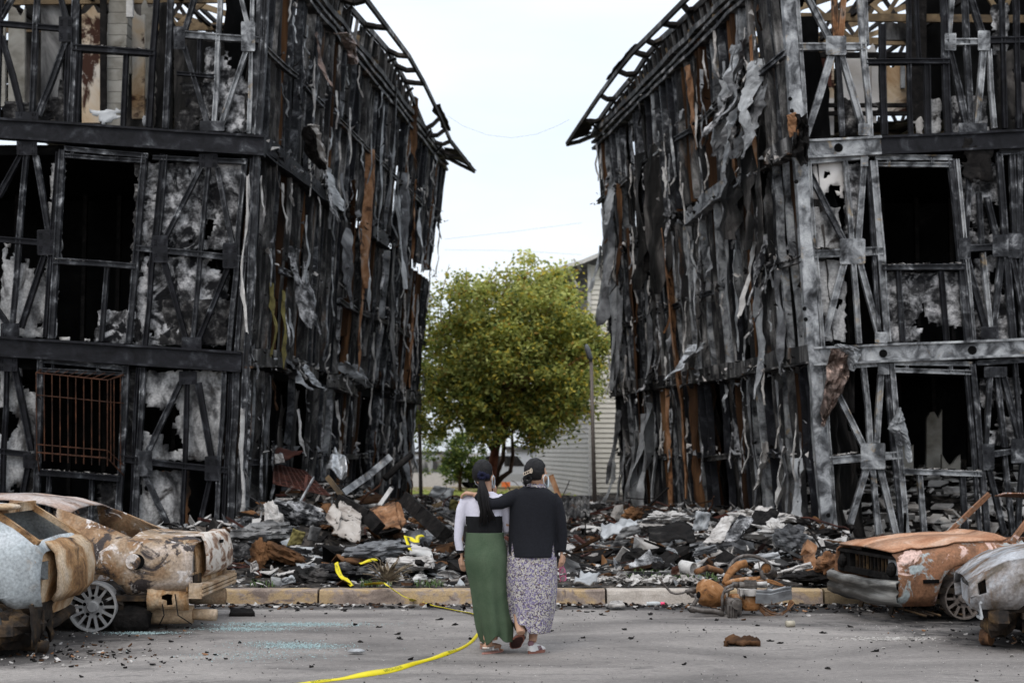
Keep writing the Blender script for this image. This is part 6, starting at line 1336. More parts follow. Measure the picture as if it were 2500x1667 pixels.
# tank: rounded drum lying with its wide end left
b = MB(); ax = [(650, 690, .8), (680, 690, 1), (760, 690, 1.06), (880, 700, 1.08), (980, 720, 1.0), (1060, 745, .88), (1110, 760, .76)]; hs = [70, 160, 212, 215, 190, 160, 120]; vs = []
n = 20
for (x, y, k), h in zip(ax, hs):
    c = mw(x, y); r = h / 6.533 / FPX * YM
    for j in range(n): t = 2 * math.pi * j / n; vs.append(c + Vector((0.0, math.sin(t) * r * 1.0, math.cos(t) * r)))
b.add(vs, [(i * n + j, i * n + (j + 1) % n, (i + 1) * n + (j + 1) % n, (i + 1) * n + j) for i in range(len(ax) - 1) for j in range(n)] + [tuple(range(n - 1, -1, -1)), tuple(6 * n + j for j in range(n))]); tk = b.build('fuel_tank', MO, mb_, smooth=True)
b = MB(); c = mw(688, 728, -.22); b.ell(c, (.022, .01, .035), 12, 8); b.build('tank_hole', M['soot'], tk)
mt_('handlebar', [(70, 470, .1), (150, 580, .1), (250, 690, .05), (330, 712, 0), (420, 700, 0), (500, 670, 0)], .012, MS)
mt_('fork_clamp', [(490, 690, 0), (560, 660, 0), (640, 665, 0)], .028, MS); mt_('fork_clamp', [(545, 690, 0), (590, 740, 0), (650, 735, 0)], .022, MS)
mt_('fork_tube', [(640, 730, -.1), (665, 800, -.15), (600, 900, -.2)], .022, MS); mt_('fork_tube', [(545, 935, -.25), (640, 960, -.25), (790, 985, -.22), (940, 990, -.2), (1090, 1030, -.2)], .028, MS)
mt_('front_lever', [(540, 930, -.25), (570, 965, -.25), (640, 975, -.25)], .03, MS)
mt_('front_fender', [(1100, 545, .25), (1150, 430, .32), (1230, 330, .36), (1330, 255, .4), (1450, 225, .42)], [.03, .037, .042, .045, .043], MO)
mt_('frame_tube', [(1110, 560, .05), (1230, 510, .05), (1420, 480, .05), (1640, 470, .1)], .024, MO); mt_('frame_tube', [(1500, 530, .05), (1660, 455, .05), (1700, 450, .05)], .018, MO)
mt_('frame_tube', [(1075, 1060, -.2), (1065, 760, -.2), (1120, 620, -.15), (1260, 560, -.1)], .016, MS); mt_('frame_tube', [(1090, 690, -.2), (1180, 650, -.2), (1250, 620, -.2)], .014, MS)
mt_('frame_tube', [(1100, 1070, -.2), (1260, 1075, -.2), (1330, 1020, -.2)], .022, MS); mt_('frame_tube', [(1230, 570, 0), (1280, 560, 0), (1340, 575, 0)], .03, MS)
mt_('shock_absorber', [(1340, 565, -.05), (1600, 575, -.05)], .03, MS); mt_('shock_rod', [(1600, 555, -.05), (1780, 545, -.05)], .022, M['plaster'])
b = MB()
for k in range(11): c = mw(1420 + k * 18, 570, -.05); b.tube([c + Vector((-.003, 0, 0)), c + Vector((.005, 0, 0))], .05, 12)
b.build('shock_spring', MS, mb_)
b = MB(); c = mw(1240, 910, -.15); b.box(c, (.15, .22, .17)); o = b.build('engine', MS, mb_)
md = o.modifiers.new('round', 'BEVEL'); md.width = .03; md.segments = 3
for k in range(6): b = MB(); b.box(mw(1160 + k * 26, 1010, -.32), (.008, .06, .14)); b.build('cooling_fin', MS, mb_)
b = MB(); c = mw(1300, 880, -.34); b.tube([c, c + Vector((0, -.03, 0))], .05, 14); b.build('engine_cap', MS, mb_)
b = MB(); b.box(mw(1500, 845, -.05), (.18, .22, .16)); o = b.build('side_cover', MO, mb_); md = o.modifiers.new('round', 'BEVEL'); md.width = .045; md.segments = 3
b = MB(); b.box(mw(1300, 770, -.05), (.15, .18, .07)); o = b.build('side_cover', MO, mb_); md = o.modifiers.new('round', 'BEVEL'); md.width = .03; md.segments = 2
b = MB(); b.box(mw(1460, 680, -.1), (.165, .2, .065)); b.build('battery', M['white_ash'], mb_)
for x in (1395, 1420): b = MB(); b.box(mw(x, 760, -.2), (.008, .02, .05)); b.build('vent_slot', M['soot'], mb_)
for (y0, y1, dd) in ((690, 640, -.12), (720, 690, -.18), (770, 740, -.22)):
    b = MB(); P = [mw(1600, y0 + 10, dd), mw(1850, y0 + 20, dd), mw(2050, y1, dd), mw(2170, y1 - 20, dd)]
    for i in range(3): b.bar(P[i], P[i + 1], .1 if dd < -.15 else .03, .02, up=Vector((0, 1, .3)))
    b.build('seat_pan', M['sheet_grey'], mb_)
mt_('pale_pipe', [(1790, 650, -.1), (1900, 665, -.1), (2080, 610, -.1)], .016, M['sheet_pale'])
for k in range(12):
    j = k * 3.4; mt_('tyre_wire', [(1610, 810 + j * 3, -.1), (1750, 920 + j * 4, -.15), (1850, 990 + j * 3, -.15), (1980, 1030 + j * 2 - k % 3 * 8, -.12), (2090, 960 + j, -.05), (2120 + k * 9, 860, 0), (2160, 790, 0)], .003, M['rust_orange'], 5)
for k in range(8):
    mt_('tyre_wire', [(1600, 500 + k * 4, 0), (1800, 485 + k * 6, .02), (1900, 510 + k * 7, .02), (2010, 560 + k * 3, .02), (2080, 590, .02)], .007, MO, 5)
b = MB(); P0 = mw(1770, 305, .05); P1 = mw(1860, 400, .45); b.tube([P0, P1], .048 * 1.15, 18, cap=False); o = b.build('exhaust_canister', MS, mb_, smooth=True, solid=.008)
b = MB(); b.tube([P0 + Vector((0, .03, 0)), P0 + Vector((0, .05, 0))], .05, 18); b.build('canister_end', MO, o)
mt_('canister_bracket', [(1645, 190, .05), (1665, 300, .05), (1680, 440, .05)], .008, MS); mt_('canister_bracket', [(1690, 340, 0), (1700, 440, 0), (1760, 470, 0)], .02, MS)
# rear wheel hoop behind
b = MB(); pts = []
c = mw(1540, 430, .45)
for k in range(25): t = 2 * math.pi * k / 24; pts.append(c + Vector((math.cos(t) * .24, math.sin(t) * .2, .02 + math.sin(t) * .18)))
b.tube(pts, .02, 6, cap=False); b.build('wheel_rim', MS, mb_, smooth=True)
# ------------------------------------------------------------------ people
random.seed(12)
skin = mottle('skin', [(0.3, (0.42, 0.24, 0.16)), (0.7, (0.52, 0.32, 0.22))], 12, rough=.55, bump=.05)
hairm = mottle('black_hair', [(0.3, (0.003, 0.0025, 0.003)), (0.6, (0.008, 0.0065, 0.007)), (0.8, (0.02, 0.017, 0.017))], 12, rough=.45, bump=.5, stretch=(6, 6, .5), bscale=60)
YP = 11.81
def pw(px, py, d=0.0): return W(px, py, YP + d)
def head(b, c, yaw, s=1.0):
    """skull, jaw, nose, brows, ears; face looks along +Y turned by yaw"""
    rt = Matrix.Rotation(yaw, 3, 'Z')
    def e(o, r, fn=None, nu=16, nv=11): b.ell(c + rt @ (Vector(o) * s), [q * s for q in r], nu, nv, rt, 0, fn)
    e((0, 0, .01), (.074, .094, .108)); e((0, .022, -.055), (.056, .068, .062)); e((0, .098, -.03), (.014, .02, .026)); e((0, .088, .008), (.012, .014, .03))
    e((0, .086, -.068), (.026, .014, .011)); e((0, .075, -.1), (.026, .024, .02))
    for k in (1, -1):
        e((k * .077, -.004, -.02), (.012, .02, .033)); e((k * .032, .082, .012), (.018, .013, .009)); e((k * .042, .07, -.03), (.024, .02, .02))
def hand(b, wr, d, n_, s=1.0, curl=.6, thumb=1):
    """palm and five fingers from the wrist along d; n_ = palm normal (fingers curl towards it)"""
    d = d.normalized(); n_ = (n_ - d * n_.dot(d)).normalized(); a = d.cross(n_)
    b.tube([wr - d * .03, wr, wr + d * .03 * s, wr + d * .085 * s], [.022 * s, .022 * s, .03 * s, .032 * s], 10, flat=.55)
    for i, (o, L_) in enumerate(((-.027, .062), (-.009, .074), (.01, .07), (.028, .055))):
        p = wr + d * .08 * s + a * o * s; pts = [wr + d * .05 * s + a * o * .8 * s, p]; ang = 0
        for k in range(3):
            ang += curl * (.6 + .15 * i); dd = d * math.cos(ang) + n_ * math.sin(ang); p = p + dd * L_ * s * (.45, .33, .25)[k]; pts.append(p)
        b.tube(pts, [.0095 * s, .0095 * s, .009 * s, .0085 * s, .0065 * s], 7)
    p0 = wr + d * .025 * s - a * .022 * s * thumb
    b.tube([p0, p0 + (d * .6 - a * .7 * thumb + n_ * .3) * .03 * s, p0 + (d * 1.3 - a * .9 * thumb + n_ * .7) * .04 * s, p0 + (d * 1.9 - a * .8 * thumb + n_ * 1.1) * .042 * s], [.012 * s, .011 * s, .0095 * s, .007 * s], 7)
def ring_px(rows, ry, yc=0.0):
    out = []
    for i, (py, xl, xr) in enumerate(rows):
        l, r = pw(xl, py), pw(xr, py); k = interp(ry, py) if isinstance(ry, list) else ry
        out.append(((l.x + r.x) / 2, YP + (interp(yc, py) if isinstance(yc, list) else yc), l.z, (r.x - l.x) / 2, k))
    return out
def dens(rows, n=4):
    o = []
    for i in range(len(rows) - 1):
        p0 = rows[max(i - 1, 0)]; p1 = rows[i]; p2 = rows[i + 1]; p3 = rows[min(i + 2, len(rows) - 1)]
        for k in range(n):
            t = k / n; o.append(tuple(.5 * (2 * p1[j] + (p2[j] - p0[j]) * t + (2 * p0[j] - 5 * p1[j] + 4 * p2[j] - p3[j]) * t * t + (3 * p1[j] - p0[j] - 3 * p2[j] + p3[j]) * t ** 3) for j in range(len(p1))))
    o.append(rows[-1]); return o
# --- woman in the green skirt
w1 = empty('person', (pw(1195, 1585).x, YP, 0), 'woman in striped white and black top and long green skirt with black ponytail', 'person', 'two women walking arm in arm')
b = MB(); hc = pw(1180, 1160); yaw1 = -.5
head(b, hc + Vector((.004, 0.01, 0)), yaw1, .97)
b.tube([pw(1186, 1178), pw(1187, 1200), pw(1187, 1225)], [.05, .047, .06], 14)
b.rings(dens(ring_px([(1560, 1180, 1215), (1480, 1165, 1225), (1400, 1152, 1224), (1355, 1146, 1226), (1303, 1148, 1220), (1270, 1150, 1216), (1240, 1148, 1220), (1218, 1150, 1216), (1205, 1168, 1204)], .085), 2), 20)
b.tube([pw(1150, 1222), pw(1130, 1228), pw(1123, 1275), pw(1122, 1318), pw(1126, 1350)], [.04, .042, .034, .03, .023], 10)
hand(b, pw(1127, 1357), Vector((.05, .12, -1)), Vector((.6, .7, .1)), .92, .35)
b.tube([pw(1218, 1222), pw(1232, 1232, .03), pw(1238, 1280, .06), pw(1236, 1300, .12)], [.04, .042, .036, .03], 10)
b.tube([pw(1236, 1300, .12), pw(1222, 1270, .26), pw(1210, 1215, .28)], [.03, .028, .022], 10); hand(b, pw(1209, 1208, .28), Vector((-.05, -.3, 1)), Vector((-.8, 0, 0)), .9, .5)
for x, d in ((1193, -.02), (1180, .3)):
    b.tube([pw(x, 1480, d * .6), pw(x, 1555, d), pw(x, 1574, d)], [.05, .035, .03], 10)
def foot(b, px, py, d, ang, s=1.0):
    c = pw(px, py, d); c.z = max(c.z, .02); f = Vector((math.sin(ang), math.cos(ang), 0))
    b.tube([c - f * .045 * s + Vector((0, 0, .0)), c + f * .02 * s + Vector((0, 0, .012)), c + f * .1 * s, c + f * .17 * s - Vector((0, 0, .008))], [.028 * s, .034 * s, .034 * s, .022 * s], 10, flat=.8)
    s_ = Vector((f.y, -f.x, 0))
    for k in range(5):
        q = c + f * .165 * s + s_ * (k - 2) * .014 * s; q.z = .016; b.tube([q, q + f * (.04 - .004 * k) * s], [.0095, .007], 6)
foot(b, 1190, 1578, -.02, .75, .9); foot(b, 1180, 1572, .3, .2, .9)
b.tube([pw(1193, 1560, -.02), pw(1190, 1578, -.02)], .03, 10); b.tube([pw(1180, 1560, .3), pw(1180, 1574, .3)], .03, 10)
fuse(b, 'body', skin, w1, .0075, 2)
# top: white yoke and sleeves, black band and cuffs
b = MB()
rows = [(1306, 1140, 1230), (1290, 1140, 1226), (1275, 1139, 1225), (1257, 1137, 1227), (1240, 1135, 1229), (1226, 1135, 1230), (1214, 1142, 1226), (1205, 1156, 1214), (1199, 1170, 1204)]
b.rings(dens(ring_px(rows, [(1199, .055), (1214, .09), (1250, .115), (1306, .115)]), 3), 26)
b.tube([pw(1150, 1220), pw(1136, 1226), pw(1128, 1245), pw(1122, 1280), pw(1119, 1315), pw(1124, 1350)], [.055, .056, .05, .043, .037, .032], 14)
b.tube([pw(1215, 1218), pw(1229, 1228, .03), pw(1237, 1255, .05), pw(1238, 1292, .08), pw(1228, 1300, .16), pw(1218, 1262, .25), pw(1211, 1222, .27)], [.055, .056, .048, .044, .042, .036, .03], 14)
zc = pw(1187, 1258).z; xl, xr = pw(1135, 1258).x, pw(1229, 1258).x; zq = pw(1124, 1342).z
def post1(me):
    for p in me.polygons:
        c = p.center; bk = (c.z < zc and xl + .008 < c.x < xr - .008 and c.y < YP + .14) or (c.z < zq)
        p.material_index = 1 if bk else 0
white_k = plain('white_knit', (.62, .6, .68), .85, var=.05, bump=.2, scale=40); black_k = plain('black_knit', (.006, .006, .007), .9, var=.3, bump=.2, scale=40)
fuse(b, 'top', [white_k, black_k], w1, .007, 3, post1)
rows = [(1299, 1138, 1230), (1310, 1137, 1231), (1330, 1136, 1235), (1360, 1135, 1237), (1390, 1139, 1237), (1420, 1147, 1237), (1460, 1155, 1239), (1500, 1161, 1245), (1530, 1167, 1250), (1550, 1173, 1250), (1562, 1178, 1249)]
green = mottle('green_jersey', [(0.3, (0.05, 0.08, 0.045)), (0.7, (0.082, 0.115, 0.07))], 5, rough=.85, bump=.15, bscale=80, fine=(150, .12))
b = MB()
rs = dens(ring_px(rows, [(1299, .12), (1330, .14), (1365, .175), (1400, .165), (1450, .15), (1500, .17), (1562, .19)], [(1299, 0), (1450, .0), (1562, .06)]), 4)
def fold1(th, t):
    a = max(0, t - .22) * 1.3
    return (.11 * a * math.sin(5 * th + 1.2 + 3.2 * t) + .08 * a * math.sin(9 * th + 4 * t) + .03 * math.sin(13 * t + 3 * math.cos(th)) * (1 - t) + .02 * noise.noise(Vector((math.cos(th) * 1.5, math.sin(th) * 1.5, t * 4))))
b.rings(rs, 64, 0, False, fold1)
o = b.build('skirt', green, w1, smooth=True, solid=.006)
me = o.data; n = 64
for i in range(len(rs) - 7, len(rs)):
    k = (i - (len(rs) - 7)) / 6
    for j in range(n):
        th = 2 * math.pi * j / n; v = me.vertices[i * n + j]
        if math.sin(th) < .3:
            x = (v.co.x - pw(1178, 1560).x) / (pw(1249, 1560).x - pw(1178, 1560).x)
            v.co.z += k * (-.03 * math.exp(-((x - .12) / .18) ** 2) + .055 * math.exp(-((x - .5) / .16) ** 2) - .01 * math.exp(-((x - .95) / .2) ** 2))
# hair
def skull_hair(par, c, yaw, s, name='hair'):
    b = MB(); rt = Matrix.Rotation(yaw, 3, 'Z')
    def fn(v):
        g = 1 + .018 * math.sin(26 * math.atan2(v.x, v.z + .02)) + .012 * noise.noise(v * 40); u = Vector(v) * g
        if u.y > .03 and u.z < .035: u.y = .03 + (u.y - .03) * .2; u.x *= .9
        if u.z < -.06: u.z = -.06 + (u.z + .06) * .35
        return u
    b.ell(c + rt @ Vector((0, -.012, .018)), (.083 * s, .102 * s, .112 * s), 48, 26, rt, 0, fn); return b.build(name, hairm, par, smooth=True)
skull_hair(w1, hc + Vector((.0, 0, .004)), yaw1, 1.0)
b = MB()
for i in range(34):
    a = U(-1, 1); k = U(-.5, 1); L_ = U(.72, 1.0); o_ = U(-.02, .02)
    b.tube([pw(1178, 1163, -.1), pw(1176 + a * 4, 1178, -.14 + k * .02), pw(1179 + a * 11, 1205, -.15 + k * .03), pw(1182 + a * 12, 1228, -.165 + k * .02), pw(1184 + a * 12 + 2, 1205 + 50 * L_, -.15 + k * .02), pw(1186 + a * (13 + 10 * (a > 0)) + 4 * a, 1210 + 78 * L_, -.145)], [.014, .015, .015, .013, .009, .002], 6)
b.build('ponytail', hairm, w1, smooth=True)
b = MB(); c = pw(1177, 1161, -.125)
for k in range(9):
    t = k * .7; b.ell(c + Vector((math.cos(t) * .026, -.01, math.sin(t) * .02)), (.017, .016, .016), 10, 7)
b.ell(c + Vector((-.02, 0, .02)), (.015, .012, .022), 8, 6); b.ell(c + Vector((.045, 0, -.005)), (.02, .014, .022), 10, 7)
b.build('scrunchie', plain('navy_velvet', (.004, .005, .022), .8), w1, smooth=True)
def mask(par, hc, yaw, s):
    rt = Matrix.Rotation(yaw, 3, 'Z'); mm = plain('mask_cloth', (.62, .7, .74), .8, var=.04); b = MB(); vs = []
    for j in range(7):
        for k in range(11):
            t = (k / 10 * 2 - 1) * 1.15; z = -.015 - j * .016; r = .1 + .012 * math.sin(j / 6 * 3.14)
            vs.append(hc + rt @ (Vector((math.sin(t) * .08, .015 + math.cos(t) * r, z)) * s))
    b.add(vs, [(j * 11 + k, j * 11 + k + 1, j * 11 + k + 12, j * 11 + k + 11) for j in range(6) for k in range(10)]); o = b.build('face_mask', mm, par, smooth=True, solid=.002)
    for k in (1, -1):
        b = MB(); b.tube([hc + rt @ (Vector(q) * s) for q in ((k * .074, .06, -.02), (k * .088, .01, .0), (k * .09, -.016, -.025), (k * .082, .0, -.07), (k * .07, .05, -.1))], .0035, 5); b.build('ear_loop', mm, par, smooth=True)
mask(w1, hc + Vector((.004, .01, 0)), yaw1, .97)
sand = plain('silver_strap', (.55, .53, .5), .35, metal=.4); sole = plain('pink_sole', (.4, .2, .16), .7)
for (px, py, d, ang) in ((1190, 1578, -.02, .75), (1180, 1572, .3, .2)):
    c = pw(px, py, d); c.z = 0.006; f = Vector((math.sin(ang), math.cos(ang), 0)); s_ = Vector((f.y, -f.x, 0)); b = MB()
    vs = []; 
    for z in (0.001, .011):
        for k in range(12): t = k / 12 * 6.283; vs.append(Vector((c.x, c.y, 0)) + f * (.06 + .125 * math.cos(t)) + s_ * (.036 + .006 * math.cos(t)) * math.sin(t) + Vector((0, 0, z)))
    b.add(vs, [tuple(range(11, -1, -1)), tuple(range(12, 24))] + [(k, (k + 1) % 12, 12 + (k + 1) % 12, 12 + k) for k in range(12)]); o = b.build('sandal', sole, w1)
    b = MB(); b.tube([c - f * .05 + Vector((0, 0, .045)) + s_ * .0, c - f * .02 + s_ * .04 + Vector((0, 0, .045)), c + f * .05 + s_ * .03 + Vector((0, 0, .05)), c + f * .06 + Vector((0, 0, .06)), c + f * .05 - s_ * .03 + Vector((0, 0, .05)), c - f * .02 - s_ * .04 + Vector((0, 0, .045)), c - f * .055 + Vector((0, 0, .045))], .005, 6)
    b.tube([c + f * .1 + s_ * .036 + Vector((0, 0, .01)), c + f * .1 + Vector((0, 0, .05)), c + f * .1 - s_ * .036 + Vector((0, 0, .01))], .005, 6); b.box(c + f * .03 + s_ * .038 + Vector((0, 0, .035)), (.012, .02, .022)); b.build('strap', sand, o)
# --- woman in the dark cardigan
w2 = empty('person', (pw(1298, 1590).x, YP, 0), 'woman in dark cardigan over floral dress with her arm round the other', 'person', 'two women walking arm in arm')
hc2 = pw(1310, 1158); yaw2 = -.75; b = MB(); head(b, hc2, yaw2, .98)
b.tube([pw(1308, 1178), pw(1304, 1196), pw(1302, 1215)], [.052, .049, .05], 14)
b.rings(dens(ring_px([(1500, 1255, 1335), (1440, 1250, 1345), (1370, 1248, 1348), (1310, 1258, 1345), (1260, 1256, 1348), (1220, 1266, 1341), (1204, 1284, 1322)], .085), 2), 20)
b.tube([pw(1345, 1215), pw(1360, 1240), pw(1368, 1300), pw(1370, 1345)], [.045, .045, .034, .024], 10)
hand(b, pw(1371, 1350), Vector((.02, .05, -1)), Vector((-.6, .7, .1)), .95, .55, -1)
b.tube([pw(1262, 1212), pw(1225, 1228, -.06), pw(1198, 1228, -.12), pw(1172, 1214, -.1), pw(1158, 1206, -.07)], [.045, .042, .036, .028, .023], 10)
hand(b, pw(1160, 1206, -.075), Vector((-1, .35, .12)), Vector((-.25, .3, -1)), 1.02, .62, 1)
b.tube([pw(1268, 1480, -.05), pw(1268, 1520, -.1), pw(1272, 1545, -.16)], [.055, .042, .036], 10)
b.tube([pw(1306, 1480, .1), pw(1304, 1530, .05), pw(1300, 1566, .0)], [.055, .042, .034], 10)
fuse(b, 'body', skin, w2, .0075, 2)
# lifted left shoe (sole seen) and flat right shoe
shoe_w = plain('white_leather', (.66, .64, .62), .5, var=.05); shoe_m = plain('mauve_suede', (.26, .14, .16), .8); gum = plain('gum_sole', (.26, .11, .08), .6); dsole = plain('dark_outsole', (.05, .022, .02), .7)
def shoe(heel, toe, upv, wdt=.042):
    f = (toe - heel); L_ = f.length; f.normalize(); s_ = f.cross(upv).normalized(); u = s_.cross(f)
    def ol(t): a = t * 6.283; cx = .5 + .5 * math.cos(a); w_ = wdt * (1.0 - .18 * math.cos(a * 2)) * (1 - .12 * (1 - cx) + .12 * math.exp(-((cx - .72) / .2) ** 2) - .15 * math.exp(-((cx - .42) / .12) ** 2)); return heel + f * (cx * L_) + s_ * w_ * math.sin(a)
    n = 28; P = [ol(k / n) for k in range(n)]; b = MB()
    b.add([p for p in P] + [p + u * .022 for p in P], [tuple(range(n - 1, -1, -1)), tuple(range(n, 2 * n))] + [(k, (k + 1) % n, n + (k + 1) % n, n + k) for k in range(n)]); o = b.build('shoe', gum, w2)
    cc = (heel + toe) / 2; b = MB(); Q = [cc + (p - cc) * .84 - u * .002 for p in P]; b.add(Q + [q + u * .004 for q in Q], [tuple(range(n - 1, -1, -1))] + [(k, (k + 1) % n, n + (k + 1) % n, n + k) for k in range(n)]); b.build('outsole', dsole, o)
    b = MB(); vs = []; hs = [(0, .07), (.12, .078), (.3, .07), (.45, .06), (.65, .045), (.85, .033), (1, .02)]; m = 10
    for (t, h) in hs:
        hw = wdt * (.86 if .05 < t < .9 else .55)
        for k in range(m + 1): a = k / m * math.pi; vs.append(heel + f * (.01 + t * (L_ - .02)) + s_ * math.cos(a) * hw * (.8 + .2 * math.sin(a) if t > .3 else 1) + u * (.018 + math.sin(a) ** .7 * (h if t > .38 else h * .85)))
    fs = [(i * (m + 1) + k, i * (m + 1) + k + 1, (i + 1) * (m + 1) + k + 1, (i + 1) * (m + 1) + k) for i in range(6) for k in range(m)]; fs += [tuple(range(m, -1, -1)), tuple(6 * (m + 1) + k for k in range(m + 1))]
    b.add(vs, fs); b.build('upper', shoe_w, o, smooth=True)
    b = MB(); b.ell(heel + f * .03 + u * .08, (.026, .03, .028), 12, 8); b.build('heel_tab', shoe_m, o, smooth=True)
    for t in (.5, .58, .66):
        for sg in (1, -1): b = MB(); q = heel + f * (t * L_) + s_ * sg * wdt * .82 + u * .024; b.bar(q, q - f * .02 + u * .034 - s_ * sg * wdt * .16, .008, .004, up=f); b.build('stripe', shoe_m, o)
shoe(pw(1277, 1552, -.1) , pw(1248, 1582, .07), Vector((.3, .75, .75)), .044)
c = pw(1290, 1588, -.03); c.z = 0; shoe(c, c + Vector((.135, .15, 0)), Vector((0, 0, 1)), .042)
def floral():
    m = bpy.data.materials.new('floral_print'); m.use_nodes = True; nt = m.node_tree; b = nt.nodes['Principled BSDF']; L = nt.links.new
    tc = N(nt, 'ShaderNodeTexCoord'); v = N(nt, 'ShaderNodeTexVoronoi'); v.inputs['Scale'].default_value = 120; L(tc.outputs['Object'], v.inputs['Vector'])
    r = N(nt, 'ShaderNodeValToRGB'); r.color_ramp.interpolation = 'CONSTANT'; e = r.color_ramp.elements
    cols = [(0, (.45, .42, .35)), (.28, (.17, .14, .25)), (.42, (.36, .33, .36)), (.52, (.08, .06, .07)), (.66, (.5, .47, .4)), (.76, (.19, .165, .26)), (.88, (.16, .1, .1))]
    while len(e) < len(cols): e.new(.5)
    for q, (p, c) in zip(e, cols): q.position = p; q.color = (*c, 1)
    L(v.outputs['Color'], r.inputs[0]); n = N(nt, 'ShaderNodeTexNoise'); n.inputs['Scale'].default_value = 11; L(tc.outputs['Object'], n.inputs[0])
    mr = N(nt, 'ShaderNodeMapRange'); mr.inputs[1].default_value = .5; mr.inputs[2].default_value = .62; mr.inputs[4].default_value = .22; L(n.outputs[0], mr.inputs[0])
    x = N(nt, 'ShaderNodeMixRGB'); L(mr.outputs[0], x.inputs[0]); L(r.outputs[0], x.inputs[1]); x.inputs[2].default_value = (.24, .2, .34, 1); L(x.outputs[0], b.inputs['Base Color']); b.inputs['Roughness'].default_value = .9; return m
flo = floral()
rows = [(1300, 1245, 1352), (1355, 1238, 1358), (1390, 1235, 1360), (1430, 1235, 1359), (1465, 1239, 1356), (1500, 1246, 1350), (1525, 1252, 1344), (1540, 1258, 1340)]
rs = dens(ring_px(rows, [(1300, .12), (1380, .165), (1450, .17), (1540, .16)]), 4)
def fold2(th, t):
    a = max(0, t - .25) * 1.3; return .05 * a * math.sin(6 * th + .6 + t) + .03 * a * math.sin(11 * th + 2) - .07 * a * math.exp(-((th - 4.45) / .16) ** 2)
b = MB(); b.rings(rs, 72, 0, False, fold2); o = b.build('dress', flo, w2, smooth=True, solid=.005); me = o.data; n = 72
for i in range(len(rs) - 9, len(rs)):
    k = (i - (len(rs) - 9)) / 8
    for j in range(n):
        th = 2 * math.pi * j / n; v = me.vertices[i * n + j]; x = (v.co.x - pw(1258, 1540).x) / (pw(1340, 1540).x - pw(1258, 1540).x)
        if math.sin(th) < .2: v.co.z += k * (.075 * (1 - ss(.25, .42, x)) - .006 * x); v.co.y -= k * .06 * (1 - ss(.2, .4, x))
# cardigan
b = MB()
rows = [(1358, 1240, 1360), (1345, 1239, 1359), (1310, 1241, 1357), (1270, 1243, 1357), (1240, 1244, 1360), (1222, 1247, 1362), (1208, 1252, 1357), (1198, 1262, 1346), (1191, 1270, 1336), (1187, 1278, 1328)]
b.rings(dens(ring_px(rows, [(1187, .06), (1200, .11), (1240, .125), (1300, .135), (1358, .175)]), 3), 34, 0, True, lambda th, t: .03 * max(0, .55 - t) * math.sin(7 * th + 1 + 2 * t) + .008 * noise.noise(Vector((math.cos(th) * 3, math.sin(th) * 3, t * 8))))
b.tube([pw(1345, 1212), pw(1358, 1230), pw(1367, 1265), pw(1372, 1300), pw(1372, 1325), pw(1370, 1346)], [.062, .06, .052, .046, .042, .039], 14)
b.tube([pw(1268, 1208), pw(1245, 1217, -.03), pw(1222, 1228, -.08), pw(1200, 1230, -.125), pw(1182, 1221, -.12), pw(1164, 1209, -.085)], [.062, .06, .052, .048, .043, .034], 14)
for (xa, xb, y0) in ((1247, 1241, 1320), (1356, 1360, 1322)): b.tube([pw(xa, y0, -.0), pw(xb, 1360, .02), pw(xb - 2, 1372, .04)], [.02, .035, .03], 10, flat=.5)
sl = [(pw(1251, 1358), pw(1250, 1318), .017), (pw(1350, 1358), pw(1351, 1320), .016)]
def post2(me):
    import bmesh as bm_
    q = bm_.new(); q.from_mesh(me); dl = []
    for f in q.faces:
        c = f.calc_center_median()
        for lo, hi, w_ in sl:
            t = (hi.z - c.z) / (hi.z - lo.z)
            if 0 < t < 1.2 and abs(c.x - (hi.x + (lo.x - hi.x) * t)) < w_ * t and c.y < YP: dl.append(f); break
    bm_.ops.delete(q, geom=dl, context='FACES'); q.to_mesh(me); q.free()
card = plain('charcoal_knit', (.009, .0095, .013), .9, var=.2, bump=.25, scale=60)
fuse(b, 'cardigan', card, w2, .0075, 3, post2)
# collar ruffle
b = MB(); c = pw(1304, 1188); vs = []; n = 60
for i, (r, z) in enumerate(((.062, .035), (.07, .03), (.085, .012), (.098, -.004))):
    for j in range(n): t = 2 * math.pi * j / n; k = 1 + (.05 * math.sin(t * 13 + i) if i > 1 else 0); vs.append(c + Vector((math.cos(t) * r * k + .008, .01 + math.sin(t) * r * .8 * k, z + (.006 * math.sin(t * 11) if i else 0) - .01 * math.cos(t))))
b.add(vs, [(i * n + j, i * n + (j + 1) % n, (i + 1) * n + (j + 1) % n, (i + 1) * n + j) for i in range(3) for j in range(n)]); b.build('collar', flo, w2, smooth=True, solid=.004)
skull_hair(w2, hc2 + Vector((-.004, -.004, .006)), yaw2, 1.02)
b = MB(); c = pw(1288, 1169, -.09)
for k in range(16):
    t0 = k * .39; pts = [c + Vector((math.cos(t0 + q * .6) * .026 + U(-.003, .003), -.012 + q * .004 + U(-.008, .008), math.sin(t0 + q * .6) * .026)) for q in range(5)]; b.tube(pts, .013, 6)
b.tube([c + Vector((.0, 0, -.02)), c + Vector((-.02, 0, -.04)), c + Vector((-.012, 0, -.062))], [.018, .014, .006], 8)
b.tube([c + Vector((-.01, 0, .01)), c + Vector((-.045, -.01, .008)), c + Vector((-.05, -.01, -.02))], .0015, 4); b.build('bun', hairm, w2, smooth=True)
b = MB(); c = pw(1288, 1155, -.125)
for k in range(4):
    q = c + Vector((-.024 + k * .015, 0, -.004 + k * .007)); b.tube([q + Vector((math.cos(t * .785) * .009, 0, math.sin(t * .785) * .012)) for t in range(9)], .0028, 5, cap=False)
q = c + Vector((.03, 0, .02)); b.tube([q + Vector((math.cos(t * .785) * .008, 0, math.sin(t * .785) * .02)) for t in range(9)], .003, 5, cap=False)
